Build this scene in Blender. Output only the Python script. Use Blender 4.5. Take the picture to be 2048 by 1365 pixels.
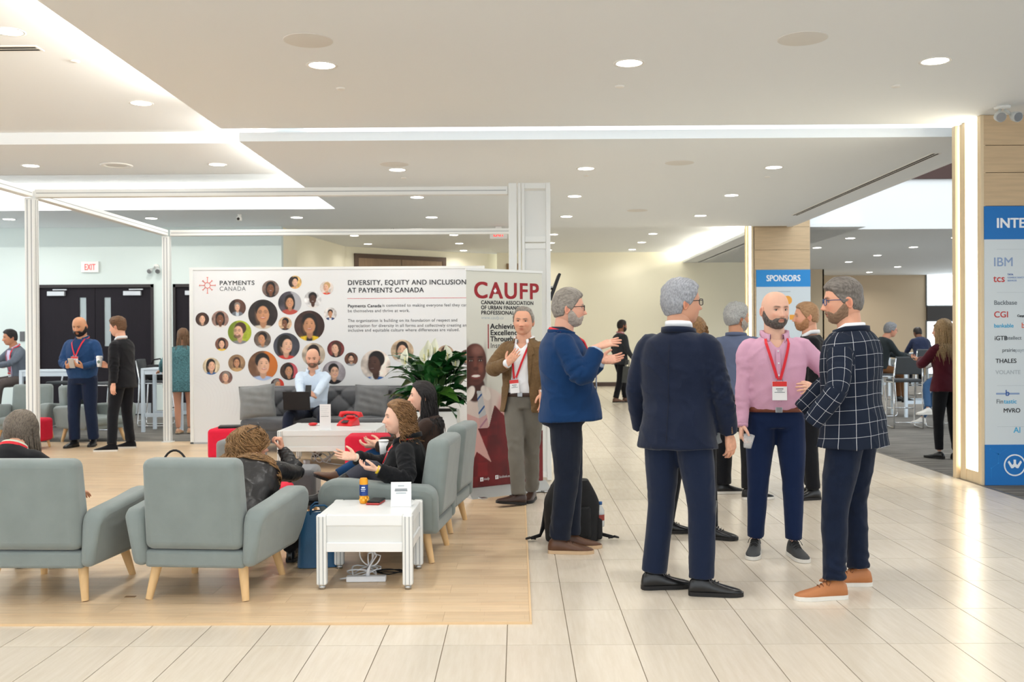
import bpy, bmesh, math, random
import numpy as np
from mathutils import Vector, Matrix

for _o in list(bpy.data.objects):
    bpy.data.objects.remove(_o, do_unlink=True)
scene = bpy.context.scene
COL = scene.collection
PI = math.pi

# ---------------------------------------------------------------- camera, world, exposure
cam_data = bpy.data.cameras.new('camera')
cam_data.sensor_width = 36.0
cam_data.lens = 35.0
cam_data.clip_start = 0.05
cam_data.clip_end = 200.0
cam_data.dof.use_dof = True
cam_data.dof.focus_distance = 6.3
cam_data.dof.aperture_fstop = 4.5
cam = bpy.data.objects.new('camera', cam_data)
COL.objects.link(cam)
_yaw, _pitch, _roll = -0.00552, -0.00477, 0.0055
_fw = Vector((math.sin(_yaw) * math.cos(_pitch), math.cos(_yaw) * math.cos(_pitch), math.sin(_pitch)))
_r = _fw.cross(Vector((0, 0, 1))).normalized()
_u = _r.cross(_fw)
_r2 = _r * math.cos(_roll) - _u * math.sin(_roll)
_u2 = _r * math.sin(_roll) + _u * math.cos(_roll)
_m = Matrix((( _r2.x, _u2.x, -_fw.x, 0), (_r2.y, _u2.y, -_fw.y, 0), (_r2.z, _u2.z, -_fw.z, 1.5), (0, 0, 0, 1)))
cam.matrix_world = _m
scene.camera = cam

scene.view_settings.view_transform = 'Standard'
scene.view_settings.look = 'None'
scene.view_settings.exposure = 0.14
scene.view_settings.gamma = 1.0
scene.view_settings.use_curve_mapping = False

world = bpy.data.worlds.new('daylight')
scene.world = world
world.use_nodes = True
_bg = world.node_tree.nodes['Background']
_bg.inputs['Color'].default_value = (0.90, 0.96, 1.0, 1)
_bg.inputs['Strength'].default_value = 2.1
DOWNLIGHT_POWER = 15.5
COVE = 2.6

# ---------------------------------------------------------------- helpers
def lin(c):
    if isinstance(c, str):
        c = tuple(int(c[i:i + 2], 16) for i in (0, 2, 4))
    out = []
    for v in c[:3]:
        v = v / 255.0
        out.append(v / 12.92 if v <= 0.04045 else ((v + 0.055) / 1.055) ** 2.4)
    return (out[0], out[1], out[2], 1.0)

MATS = {}
def mat(name, color=(200, 200, 200), rough=0.6, metal=0.0, spec=0.5, emit=None, estr=1.0, trans=0.0, alpha=1.0,
        attr=None, noise=None, bump=None, sheen=0.0, coat=0.0, stretch=None, obj_coords=True, ior=1.45):
    """noise=(scale, amount, detail): value variation; bump=(scale, strength, detail); stretch: xyz scale of the coordinates"""
    if name in MATS:
        return MATS[name]
    m = bpy.data.materials.new(name)
    m.use_nodes = True
    nt = m.node_tree
    b = nt.nodes['Principled BSDF']
    col = lin(color)
    b.inputs['Base Color'].default_value = col
    b.inputs['Roughness'].default_value = rough
    b.inputs['Metallic'].default_value = metal
    b.inputs['Specular IOR Level'].default_value = spec
    b.inputs['IOR'].default_value = ior
    if trans: b.inputs['Transmission Weight'].default_value = trans
    if alpha < 1: b.inputs['Alpha'].default_value = alpha
    if sheen:
        b.inputs['Sheen Weight'].default_value = sheen
        b.inputs['Sheen Roughness'].default_value = 0.5
    if coat: b.inputs['Coat Weight'].default_value = coat
    if emit is not None:
        b.inputs['Emission Color'].default_value = lin(emit)
        b.inputs['Emission Strength'].default_value = estr
    vec = None
    if noise or bump:
        tc = nt.nodes.new('ShaderNodeTexCoord')
        mp = nt.nodes.new('ShaderNodeMapping')
        nt.links.new(tc.outputs['Object'], mp.inputs['Vector'])
        if stretch: mp.inputs['Scale'].default_value = stretch
        vec = mp.outputs['Vector']
    src = None
    if attr:
        a = nt.nodes.new('ShaderNodeAttribute')
        a.attribute_name = attr
        src = a.outputs['Color']
    if noise:
        n = nt.nodes.new('ShaderNodeTexNoise')
        n.inputs['Scale'].default_value = noise[0]
        n.inputs['Detail'].default_value = noise[2] if len(noise) > 2 else 3
        nt.links.new(vec, n.inputs['Vector'])
        mr = nt.nodes.new('ShaderNodeMapRange')
        mr.inputs['From Min'].default_value = 0.25
        mr.inputs['From Max'].default_value = 0.75
        mr.inputs['To Min'].default_value = 1.0 - noise[1]
        mr.inputs['To Max'].default_value = 1.0 + noise[1]
        nt.links.new(n.outputs['Fac'], mr.inputs['Value'])
        mx = nt.nodes.new('ShaderNodeVectorMath')
        mx.operation = 'SCALE'
        if src: nt.links.new(src, mx.inputs[0])
        else: mx.inputs[0].default_value = col[:3]
        nt.links.new(mr.outputs['Result'], mx.inputs['Scale'])
        src = mx.outputs['Vector']
    if src: nt.links.new(src, b.inputs['Base Color'])
    if bump:
        n2 = nt.nodes.new('ShaderNodeTexNoise')
        n2.inputs['Scale'].default_value = bump[0]
        n2.inputs['Detail'].default_value = bump[2] if len(bump) > 2 else 3
        nt.links.new(vec, n2.inputs['Vector'])
        bp = nt.nodes.new('ShaderNodeBump')
        bp.inputs['Strength'].default_value = bump[1]
        bp.inputs['Distance'].default_value = 0.01
        nt.links.new(n2.outputs['Fac'], bp.inputs['Height'])
        nt.links.new(bp.outputs['Normal'], b.inputs['Normal'])
    MATS[name] = m
    return m

class MB:
    """collects simple shapes into one mesh"""
    def __init__(self):
        self.v = []; self.f = []; self.mi = []; self.cur = 0
    def add(self, vs, fs):
        o = len(self.v)
        self.v += [tuple(p) for p in vs]
        self.f += [tuple(i + o for i in f) for f in fs]
        self.mi += [self.cur] * len(fs)
        return self
    def box(self, c, s, rz=0.0, rx=0.0, ry=0.0, bev=0.0):
        hx, hy, hz = s[0] / 2, s[1] / 2, s[2] / 2
        R = Matrix.Rotation(rz, 3, 'Z') @ Matrix.Rotation(ry, 3, 'Y') @ Matrix.Rotation(rx, 3, 'X')
        C = Vector(c)
        if bev <= 0:
            pts = [(-hx, -hy, -hz), (hx, -hy, -hz), (hx, hy, -hz), (-hx, hy, -hz), (-hx, -hy, hz), (hx, -hy, hz), (hx, hy, hz), (-hx, hy, hz)]
            fs = [(0, 3, 2, 1), (4, 5, 6, 7), (0, 1, 5, 4), (1, 2, 6, 5), (2, 3, 7, 6), (3, 0, 4, 7)]
            return self.add([C + R @ Vector(p) for p in pts], fs)
        bm = bmesh.new()
        bmesh.ops.create_cube(bm, size=1.0)
        bmesh.ops.scale(bm, vec=s, verts=bm.verts)
        bmesh.ops.bevel(bm, geom=list(bm.edges), offset=min(bev, min(s) * 0.49), segments=3, affect='EDGES', profile=0.5)
        bm.verts.ensure_lookup_table()
        vs = [C + R @ v.co for v in bm.verts]
        fs = [[v.index for v in f.verts] for f in bm.faces]
        bm.free()
        return self.add(vs, fs)
    def bb(self, x0, x1, y0, y1, z0, z1, bev=0.0):
        return self.box(((x0 + x1) / 2, (y0 + y1) / 2, (z0 + z1) / 2), (abs(x1 - x0), abs(y1 - y0), abs(z1 - z0)), bev=bev)
    def quad(self, a, b, c, d):
        return self.add([a, b, c, d], [(0, 1, 2, 3)])
    def poly(self, pts):
        return self.add(pts, [tuple(range(len(pts)))])
    def prism(self, pts2, z0, z1, fn=None):
        """pts2: ccw outline; fn maps (a, b, h) -> point"""
        fn = fn or (lambda a, b, h: (a, b, h))
        n = len(pts2)
        vs = [fn(a, b, z0) for a, b in pts2] + [fn(a, b, z1) for a, b in pts2]
        fs = [tuple(range(n - 1, -1, -1)), tuple(range(n, 2 * n))]
        fs += [(i, (i + 1) % n, n + (i + 1) % n, n + i) for i in range(n)]
        return self.add(vs, fs)
    def cyl(self, p0, p1, r0, r1=None, n=12, caps=True):
        return self.tube([p0, p1], [r0, r0 if r1 is None else r1], n, caps)
    def tube(self, pts, rad, n=8, caps=True, flat=None):
        """tube along points; rad scalar or list; flat: (fx, fy) squash of the section"""
        pts = [Vector(p) for p in pts]
        m = len(pts)
        if not hasattr(rad, '__len__'): rad = [rad] * m
        fx, fy = flat or (1, 1)
        prev = None
        vs = []; fs = []
        for i, p in enumerate(pts):
            t = (pts[min(i + 1, m - 1)] - pts[max(i - 1, 0)])
            if t.length < 1e-9: t = Vector((0, 0, 1))
            t.normalize()
            if prev is None:
                a = Vector((0, 0, 1)) if abs(t.z) < 0.9 else Vector((1, 0, 0))
                u = t.cross(a).normalized()
            else:
                u = (prev - t * prev.dot(t))
                if u.length < 1e-6: u = t.cross(Vector((1, 0.3, 0.2)))
                u.normalize()
            prev = u
            w = t.cross(u)
            for k in range(n):
                an = 2 * PI * k / n
                vs.append(p + u * (math.cos(an) * rad[i] * fx) + w * (math.sin(an) * rad[i] * fy))
        for i in range(m - 1):
            for k in range(n):
                fs.append((i * n + k, i * n + (k + 1) % n, (i + 1) * n + (k + 1) % n, (i + 1) * n + k))
        if caps:
            fs.append(tuple(range(n - 1, -1, -1)))
            fs.append(tuple((m - 1) * n + k for k in range(n)))
        return self.add(vs, fs)
    def lathe(self, prof, c=(0, 0, 0), n=24, axis='Z', caps=True):
        c = Vector(c); vs = []; fs = []
        m = len(prof)
        for r, h in prof:
            for k in range(n):
                a = 2 * PI * k / n
                if axis == 'Z': p = Vector((r * math.cos(a), r * math.sin(a), h))
                elif axis == 'Y': p = Vector((r * math.cos(a), h, -r * math.sin(a)))
                else: p = Vector((h, r * math.cos(a), r * math.sin(a)))
                vs.append(c + p)
        for i in range(m - 1):
            for k in range(n):
                fs.append((i * n + k, i * n + (k + 1) % n, (i + 1) * n + (k + 1) % n, (i + 1) * n + k))
        if caps:
            fs.append(tuple(range(n - 1, -1, -1)))
            fs.append(tuple((m - 1) * n + k for k in range(n)))
        else:
            fs += [((m - 1) * n + k, (m - 1) * n + (k + 1) % n, (k + 1) % n, k) for k in range(n)]
        return self.add(vs, fs)
    def grid(self, fn, nu, nv, closed_u=False):
        """fn(u,v) with u,v in 0..1"""
        vs = []; fs = []
        cu = nu if closed_u else nu + 1
        for j in range(nv + 1):
            for i in range(cu):
                vs.append(fn(i / nu, j / nv))
        for j in range(nv):
            for i in range(nu):
                i2 = (i + 1) % cu if closed_u else i + 1
                fs.append((j * cu + i, j * cu + i2, (j + 1) * cu + i2, (j + 1) * cu + i))
        return self.add(vs, fs)
    def xf(self, M):
        self.v = [tuple(M @ Vector(p)) for p in self.v]
        return self
    def mesh(self, name, mats, smooth=False):
        me = bpy.data.meshes.new(name)
        me.from_pydata(self.v, [], self.f)
        if not isinstance(mats, (list, tuple)): mats = [mats]
        for m in mats: me.materials.append(m)
        if len(mats) > 1: me.polygons.foreach_set('material_index', self.mi)
        if smooth: me.polygons.foreach_set('use_smooth', [True] * len(me.polygons))
        me.update()
        return me

def link(name, me, parent=None, loc=None, rz=0.0, sm=None):
    o = bpy.data.objects.new(name, me)
    COL.objects.link(o)
    if parent is not None: o.parent = parent
    if loc is not None: o.location = loc
    if rz: o.rotation_euler = (0, 0, rz)
    return o

def obj(name, mb, m, parent=None, smooth=False, loc=None, rz=0.0, sub=0, bevel=0.0, auto=None, solid=0.0):
    me = mb.mesh(name, m, smooth or auto is not None)
    if auto is not None:
        me.set_sharp_from_angle(angle=math.radians(auto))
    o = link(name, me, parent, loc, rz)
    if solid:
        md = o.modifiers.new('solid', 'SOLIDIFY'); md.thickness = solid; md.offset = 0
    if bevel:
        md = o.modifiers.new('bevel', 'BEVEL'); md.width = bevel; md.segments = 2; md.limit_method = 'ANGLE'
    if sub:
        md = o.modifiers.new('sub', 'SUBSURF'); md.levels = sub; md.render_levels = sub
    return o

def tag(o, label, cat, group=None, kind=None):
    o['label'] = label
    o['category'] = cat
    if group: o['group'] = group
    if kind: o['kind'] = kind
    return o

def thing(name, label, cat, loc=(0, 0, 0), rz=0.0, group=None, scale=1.0):
    o = bpy.data.objects.new(name, None)
    o.empty_display_size = 0.1
    COL.objects.link(o)
    o.location = loc
    o.rotation_euler = (0, 0, rz)
    o.scale = (scale, scale, scale)
    return tag(o, label, cat, group)

def struct(name, mb, m, **k):
    o = obj(name, mb, m, **k)
    o['kind'] = 'structure'
    return o

def dup(root, loc, rz, label, group=None):
    r = root.copy(); COL.objects.link(r)
    r.location = loc; r.rotation_euler = (0, 0, rz); r['label'] = label
    if group: r['group'] = group
    for ch in list(root.children):
        c = ch.copy(); COL.objects.link(c); c.parent = r
        for g in list(ch.children):
            d = g.copy(); COL.objects.link(d); d.parent = c
    return r

def text_mesh(body, size, weight=0.0, align='LEFT', spacing=1.0, shear=0.0, depth=0.0):
    """text converted to mesh arrays lying in XY"""
    cu = bpy.data.curves.new('text', 'FONT')
    cu.body = body; cu.size = size; cu.align_x = align
    cu.space_character = spacing; cu.offset = weight; cu.shear = shear
    cu.resolution_u = 5
    o = bpy.data.objects.new('text', cu)
    TMP.collection.objects.link(o)
    TMPVL.update()
    me = bpy.data.meshes.new_from_object(o.evaluated_get(TMPVL.depsgraph), depsgraph=TMPVL.depsgraph)
    bpy.data.objects.remove(o, do_unlink=True)
    bpy.data.curves.remove(cu)
    return me

TMP = bpy.data.scenes.new('work')
TMPVL = TMP.view_layers[0]

def text(name, body, size, m, parent, loc, weight=0.0, align='LEFT', spacing=1.0, width=None, rot=(PI / 2, 0, 0), shear=0.0):
    me = text_mesh(body, size, 0.0, align, spacing, shear)
    if len(me.vertices) == 0: return None
    co = np.empty(len(me.vertices) * 3); me.vertices.foreach_get('co', co); co = co.reshape(-1, 3)
    if width:
        w = co[:, 0].max() - co[:, 0].min()
        co[:, 0] *= width / w
        me.vertices.foreach_set('co', co.ravel())
    if weight > 0:          # bold: the strokes drawn again, shifted by the extra weight
        co = np.empty(len(me.vertices) * 3); me.vertices.foreach_get('co', co); co = co.reshape(-1, 3)
        fs = [tuple(p.vertices) for p in me.polygons]; n = len(co); V = []; F = []
        for k, (dx, dy) in enumerate(((-weight, -weight * .6), (weight, -weight * .6), (-weight, weight * .6), (weight, weight * .6), (0, 0))):
            V.append(co + np.array([dx, dy, k * 2e-5])); F += [tuple(i + k * n for i in f) for f in fs]
        m2 = bpy.data.meshes.new(name); m2.from_pydata(np.concatenate(V).tolist(), [], F); m2.update(); me = m2
    me.materials.clear(); me.materials.append(m)
    o = link(name, me, parent, loc)
    o.rotation_euler = rot
    return o

def area_light(name, loc, size, power, color=(1, 1, 1), rot=(0, 0, 0), spread=180, parent=None, shape='RECTANGLE'):
    l = bpy.data.lights.new(name, 'AREA')
    l.shape = shape
    l.size = size[0]
    if shape in ('RECTANGLE', 'ELLIPSE'): l.size_y = size[1]
    l.energy = power; l.color = color; l.spread = math.radians(spread)
    o = bpy.data.objects.new(name, l)
    COL.objects.link(o)
    o.location = loc; o.rotation_euler = rot
    if parent is not None: o.parent = parent
    return o

# value noise in numpy
def _hash(ix, iy, iz, seed):
    h = (ix * 374761393 + iy * 668265263 + iz * 2147483647 + seed * 974711) & 0xffffffff
    h = ((h ^ (h >> 13)) * 1274126177) & 0xffffffff
    return ((h ^ (h >> 16)) & 0xffff) / 65535.0
def vnoise(P, seed=0):
    P = np.asarray(P, float)
    i = np.floor(P).astype(np.int64); f = P - i
    f = f * f * (3 - 2 * f)
    r = 0
    for dx in (0, 1):
        for dy in (0, 1):
            for dz in (0, 1):
                w = (f[:, 0] if dx else 1 - f[:, 0]) * (f[:, 1] if dy else 1 - f[:, 1]) * (f[:, 2] if dz else 1 - f[:, 2])
                r = r + w * _hash(i[:, 0] + dx, i[:, 1] + dy, i[:, 2] + dz, seed)
    return r * 2 - 1
def fbm(P, seed=0, oct=3):
    r = 0; a = 1.0; P = np.asarray(P, float)
    for k in range(oct):
        r = r + a * vnoise(P * (2 ** k), seed + k * 17); a *= 0.5
    return r
def sstep(x, a, b):
    t = np.clip((x - a) / (b - a), 0, 1)
    return t * t * (3 - 2 * t)

def set_col(me, C):
    a = me.color_attributes.new('Col', 'FLOAT_COLOR', 'POINT')
    n = len(me.vertices)
    arr = np.ones((n, 4), np.float32); arr[:, :3] = C
    a.data.foreach_set('color', arr.ravel())
def L3(c): return np.array(lin(c)[:3])
def blend(C, c, a): return C * (1 - a[:, None]) + np.asarray(c)[None, :] * a[:, None]
def ell(x, y, cx, cy, rx, ry, soft=.06, pw=2.0):
    d = (np.abs((x - cx) / rx) ** pw + np.abs((y - cy) / ry) ** pw) ** (1 / pw)
    return 1 - sstep(d, 1 - soft / min(rx, ry) / 2, 1 + soft / min(rx, ry) / 2)

M_steel = mat('brushed_steel', (188, 190, 192), rough=0.32, metal=1.0)
K_grey = mat('ink_grey', (120, 128, 134), rough=.55)
# ================================================================ the hall
CZ = 3.66          # soffit underside
M_ceil = mat('ceiling_paint', (240, 244, 246), rough=0.9, spec=0.1)
M_ceil_w = mat('ceiling_white', (244, 247, 248), rough=0.9, spec=0.1)
M_wall_blue = mat('wall_paint_blue_grey', (218, 228, 224), rough=0.85, spec=0.15)
M_wall_cream = mat('wall_paint_cream', (242, 236, 214), rough=0.85, spec=0.15)
M_wall_tan = mat('wall_paint_tan', (214, 197, 170), rough=0.85, spec=0.15)
M_white = mat('paint_white', (238, 240, 240), rough=0.6, spec=0.3)
M_cove = mat('cove_tube', (255, 255, 255), emit=(255, 246, 226), estr=9.0)
M_grout = mat('grout', (140, 126, 108), rough=0.8)
M_darkgap = mat('dark_gap', (40, 36, 32), rough=0.9)

def tile_material():
    m = bpy.data.materials.new('porcelain_tile'); m.use_nodes = True
    nt = m.node_tree; b = nt.nodes['Principled BSDF']
    tc = nt.nodes.new('ShaderNodeTexCoord'); oi = nt.nodes.new('ShaderNodeObjectInfo')
    ad = nt.nodes.new('ShaderNodeVectorMath'); ad.operation = 'ADD'
    sc = nt.nodes.new('ShaderNodeVectorMath'); sc.operation = 'SCALE'; sc.inputs['Scale'].default_value = 37.0
    cmb = nt.nodes.new('ShaderNodeCombineXYZ')
    for s in 'XYZ': nt.links.new(oi.outputs['Random'], cmb.inputs[s])
    nt.links.new(cmb.outputs[0], sc.inputs[0])
    nt.links.new(tc.outputs['Object'], ad.inputs[0]); nt.links.new(sc.outputs[0], ad.inputs[1])
    mp = nt.nodes.new('ShaderNodeMapping'); mp.inputs['Scale'].default_value = (26, 2.2, 5)
    nt.links.new(ad.outputs[0], mp.inputs['Vector'])
    n = nt.nodes.new('ShaderNodeTexNoise'); n.inputs['Scale'].default_value = 1.6; n.inputs['Detail'].default_value = 6
    n.inputs['Roughness'].default_value = 0.62
    nt.links.new(mp.outputs[0], n.inputs['Vector'])
    cr = nt.nodes.new('ShaderNodeValToRGB')
    cr.color_ramp.elements[0].position = 0.3; cr.color_ramp.elements[0].color = lin((212, 200, 182))
    cr.color_ramp.elements[1].position = 0.72; cr.color_ramp.elements[1].color = lin((222, 212, 197))
    nt.links.new(n.outputs['Fac'], cr.inputs['Fac'])
    mr = nt.nodes.new('ShaderNodeMapRange'); mr.inputs['To Min'].default_value = 0.94; mr.inputs['To Max'].default_value = 1.04
    nt.links.new(oi.outputs['Random'], mr.inputs['Value'])
    vm = nt.nodes.new('ShaderNodeVectorMath'); vm.operation = 'SCALE'
    nt.links.new(cr.outputs['Color'], vm.inputs[0]); nt.links.new(mr.outputs['Result'], vm.inputs['Scale'])
    nt.links.new(vm.outputs[0], b.inputs['Base Color'])
    b.inputs['Roughness'].default_value = 0.24
    b.inputs['Specular IOR Level'].default_value = 0.55
    return m
M_tile = tile_material()

def wood_floor_material():
    m = bpy.data.materials.new('laminate_oak'); m.use_nodes = True
    nt = m.node_tree; b = nt.nodes['Principled BSDF']
    tc = nt.nodes.new('ShaderNodeTexCoord'); oi = nt.nodes.new('ShaderNodeObjectInfo')
    cmb = nt.nodes.new('ShaderNodeCombineXYZ')
    for s in 'XYZ': nt.links.new(oi.outputs['Random'], cmb.inputs[s])
    sc = nt.nodes.new('ShaderNodeVectorMath'); sc.operation = 'SCALE'; sc.inputs['Scale'].default_value = 53.0
    nt.links.new(cmb.outputs[0], sc.inputs[0])
    ad = nt.nodes.new('ShaderNodeVectorMath'); ad.operation = 'ADD'
    nt.links.new(tc.outputs['Object'], ad.inputs[0]); nt.links.new(sc.outputs[0], ad.inputs[1])
    # strips printed inside a board: brick texture
    br = nt.nodes.new('ShaderNodeTexBrick')
    br.inputs['Scale'].default_value = 1.0
    br.inputs['Brick Width'].default_value = 0.43; br.inputs['Row Height'].default_value = 0.0653
    br.inputs['Mortar Size'].default_value = 0.0007
    br.inputs['Color1'].default_value = lin((220, 194, 160)); br.inputs['Color2'].default_value = lin((210, 181, 145))
    br.inputs['Mortar'].default_value = lin((194, 163, 124))
    nt.links.new(tc.outputs['Object'], br.inputs['Vector'])
    mp = nt.nodes.new('ShaderNodeMapping'); mp.inputs['Scale'].default_value = (2.2, 30, 8)
    nt.links.new(ad.outputs[0], mp.inputs['Vector'])
    n = nt.nodes.new('ShaderNodeTexNoise'); n.inputs['Scale'].default_value = 2.0; n.inputs['Detail'].default_value = 6
    nt.links.new(mp.outputs[0], n.inputs['Vector'])
    mr = nt.nodes.new('ShaderNodeMapRange'); mr.inputs['From Min'].default_value = 0.3; mr.inputs['From Max'].default_value = 0.7
    mr.inputs['To Min'].default_value = 0.9; mr.inputs['To Max'].default_value = 1.08
    nt.links.new(n.outputs['Fac'], mr.inputs['Value'])
    mr2 = nt.nodes.new('ShaderNodeMapRange'); mr2.inputs['To Min'].default_value = 0.93; mr2.inputs['To Max'].default_value = 1.05
    nt.links.new(oi.outputs['Random'], mr2.inputs['Value'])
    mu = nt.nodes.new('ShaderNodeMath'); mu.operation = 'MULTIPLY'
    nt.links.new(mr.outputs['Result'], mu.inputs[0]); nt.links.new(mr2.outputs['Result'], mu.inputs[1])
    vm = nt.nodes.new('ShaderNodeVectorMath'); vm.operation = 'SCALE'
    nt.links.new(br.outputs['Color'], vm.inputs[0]); nt.links.new(mu.outputs[0], vm.inputs['Scale'])
    nt.links.new(vm.outputs[0], b.inputs['Base Color'])
    b.inputs['Roughness'].default_value = 0.33
    return m
M_wood = wood_floor_material()

def carpet_material():
    m = bpy.data.materials.new('grey_carpet'); m.use_nodes = True
    nt = m.node_tree; b = nt.nodes['Principled BSDF']
    tc = nt.nodes.new('ShaderNodeTexCoord')
    mp = nt.nodes.new('ShaderNodeMapping'); mp.inputs['Scale'].default_value = (0.8, 9, 1)
    mp.inputs['Rotation'].default_value = (0, 0, 0.0)
    nt.links.new(tc.outputs['Object'], mp.inputs['Vector'])
    n = nt.nodes.new('ShaderNodeTexNoise'); n.inputs['Scale'].default_value = 2.0; n.inputs['Detail'].default_value = 8
    nt.links.new(mp.outputs[0], n.inputs['Vector'])
    cr = nt.nodes.new('ShaderNodeValToRGB')
    cr.color_ramp.elements[0].position = 0.35; cr.color_ramp.elements[0].color = lin((92, 90, 86))
    cr.color_ramp.elements[1].position = 0.68; cr.color_ramp.elements[1].color = lin((140, 136, 130))
    nt.links.new(n.outputs['Fac'], cr.inputs['Fac'])
    nt.links.new(cr.outputs['Color'], b.inputs['Base Color'])
    b.inputs['Roughness'].default_value = 0.95
    b.inputs['Specular IOR Level'].default_value = 0.1
    return m
M_carpet = carpet_material()

# ---- floor: grout bed, tiles as parts, the far tiles joined
floor = struct('floor', MB().bb(-14, 4.57, -4, 30.5, -0.1, -0.004), M_grout)
TW, TL = 0.308, 0.6136
tile_me = MB().bb(0.0022, TW - 0.0022, 0.0022, TL - 0.0022, -0.003, 0.0).mesh('tile', M_tile)
for _p in tile_me.polygons: pass
_far = MB(); _near = []
x0t = -0.060; y0t = 4.825
for j in range(-3, 42):
    for i in range(-34, 16):
        xa = x0t + i * TW; ya = y0t + j * TL
        if xa + TW > 4.6 or xa > 4.45: continue
        if ya + TL > 30.2: continue
        under = (xa + TW < 0.03 and ya > 5.17 and ya < 14.3)
        if under: continue
        if ya > 14 and xa < -1.2: continue
        # inside the picture?
        ym = ya + TL / 2; xm = xa + TW / 2
        inside = ym > 4.0 and abs(xm / max(ym, .1)) < 0.56
        if ym > 14.2: inside = False
        if inside: _near.append((ym, xa, ya))
        else: _far.bb(xa + .0022, xa + TW - .0022, ya + .0022, ya + TL - .0022, -.003, 0)
_near.sort()
for k, (ym, xa, ya) in enumerate(_near):
    if k < 300:
        o = link('floor_tile', tile_me, floor, (xa, ya, 0))
    else:
        _far.bb(xa + .0022, xa + TW - .0022, ya + .0022, ya + TL - .0022, -.003, 0)
o = obj('floor_tile_field', _far, M_tile, floor); o['kind'] = 'stuff'

# ---- carpet areas
struct('floor_carpet_right', MB().bb(4.57, 22, -4, 46, -0.1, -0.001), M_carpet)
struct('floor_carpet_left', MB().bb(-14, -0.9, 14.33, 24, -0.1, 0.001), M_carpet)
struct('trim_1', MB().bb(4.555, 4.585, -4, 30, -0.02, 0.003), mat('metal_strip', (120, 116, 108), rough=0.4, metal=0.6))

# ---- laminate floor of the stand, board by board
stand = struct('floor_stand', MB().bb(-8.4, 0.055, 5.185, 14.33, -0.03, 0.003), mat('floor_underlay', (190, 152, 106), rough=0.8))
BW, BL = 0.196, 1.38
boards = {}
rnd = random.Random(4)
nrow = int((14.33 - 5.185) / BW)
plank_me = MB().bb(0.0005, BL - 0.0005, 0.0005, BW - 0.0005, 0.002, 0.009).mesh('plank', M_wood)
cut_me = {}
for r in range(nrow + 1):
    y = 5.185 + r * BW
    h = min(BW, 14.33 - y)
    if h < 0.02: continue
    x = 0.055
    first = BL * (0.33 + 0.33 * (r % 3)) 
    lens = [first] + [BL] * 8
    for L in lens:
        xa = max(x - L, -8.4)
        if x - xa < 0.03: break
        w = round(x - xa, 3)
        # only boards that can show
        ok = abs((x) / max(y, 0.1)) < 0.62
        if ok or True:
            if abs(w - BL) < 1e-3 and abs(h - BW) < 1e-6: me = plank_me
            else:
                key = (w, round(h, 4))
                if key not in cut_me: cut_me[key] = MB().bb(0.0005, w - 0.0005, 0.0005, h - 0.0005, 0.002, 0.009).mesh('plank', M_wood)
                me = cut_me[key]
            if x / y > -0.6:
                link('floor_board', me, stand, (xa, y, 0.0))
        x = xa
        if x <= -8.39: break
struct('trim_2', MB().bb(-8.4, 0.055, 5.172, 5.186, -0.01, 0.011).bb(0.055, 0.067, 5.172, 14.33, -0.01, 0.011), mat('edge_strip', (222, 190, 148), rough=0.45))

# ---- ceilings
XL = -3.05
struct('ceiling', MB().bb(XL, 16, -4, 10.27, CZ, CZ + 0.09), M_ceil)                       # near soffit
struct('ceiling_soffit', MB().bb(XL, 5.40, 11.0, 19.8, CZ, CZ + 0.04).bb(XL, 5.40, 10.94, 11.0, CZ, CZ + 0.10), M_ceil)              # second soffit
struct('ceiling_slot', MB().bb(-2.6, 5.40, 10.1, 11.2, CZ + 0.32, CZ + 0.38), M_ceil_w)
struct('ceiling_slot_end', MB().bb(5.40, 5.5, 10.0, 20.5, CZ, 6.2), M_ceil_w)
# raised bays on the left
struct('ceiling_bay', MB().bb(-11, -2.5, -4, 11.85, 3.96, 4.02).bb(-11, -2.5, 11.85, 11.9, 3.82, 4.02), M_ceil_w)
struct('ceiling_bay_mid', MB().bb(-11, -2.5, 11.9, 14.08, 3.82, 3.88).bb(-11, -2.5, 14.03, 14.08, 3.82, 4.2), M_ceil_w)
struct('ceiling_bay_far', MB().bb(-11, -2.5, 14.08, 17.2, 4.12, 4.2).bb(-11, XL, 16.74, 16.79, CZ + .06, 4.2), M_ceil_w)
struct('ceiling_left_far', MB().bb(-11, XL, 16.73, 19.8, CZ, CZ + 0.06), M_ceil)
struct('ceiling_far', MB().bb(-9, 5.4, 19.8, 31, 3.98, 4.06).bb(-9, 5.4, 19.78, 19.82, CZ, 4.06), M_ceil)
struct('ceiling_far_right', MB().bb(4.92, 7.0, 20.0, 31, CZ, CZ + 0.07).bb(5.35, 5.4, 20, 31, CZ, 4.0), M_ceil)

# cove light strips lying on the soffits, hidden from below by their edges
def cove(name, label, loc, size, power, rot, col=(1, 0.97, 0.90)):
    o = thing(name, label, 'light strip', loc)
    mb = MB().box((0, 0, 0), (size[0], size[1], 0.02))
    b = obj('housing', MB().box((0, 0, -0.015), (size[0] + .01, size[1] + .01, 0.015)), M_white, o)
    l = area_light('strip_lamp', (0, 0, 0.005), size, power * COVE, col, rot, parent=o)
    return o
UP = (PI, 0, 0)
for k, (ya, yb) in enumerate(((-1, 1.6), (1.8, 4.4), (4.6, 7.2), (7.4, 10.0))):
    cove('cove_light', 'cove light strip on the near soffit edge, run %s from the camera' % ('first', 'second', 'third', 'fourth')[k], (XL + 0.06, (ya + yb) / 2, CZ + 0.13), (0.06, yb - ya), 24, (PI, -.75, 0))
for k, (ya, yb) in enumerate(((11.1, 13.8), (14.0, 16.6))):
    cove('cove_light', 'cove light strip along the %s half of the second soffit edge' % ('near', 'far')[k], (XL + 0.06, (ya + yb) / 2, CZ + 0.075), (0.05, yb - ya), 15, (PI, -1.05, 0))
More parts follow.
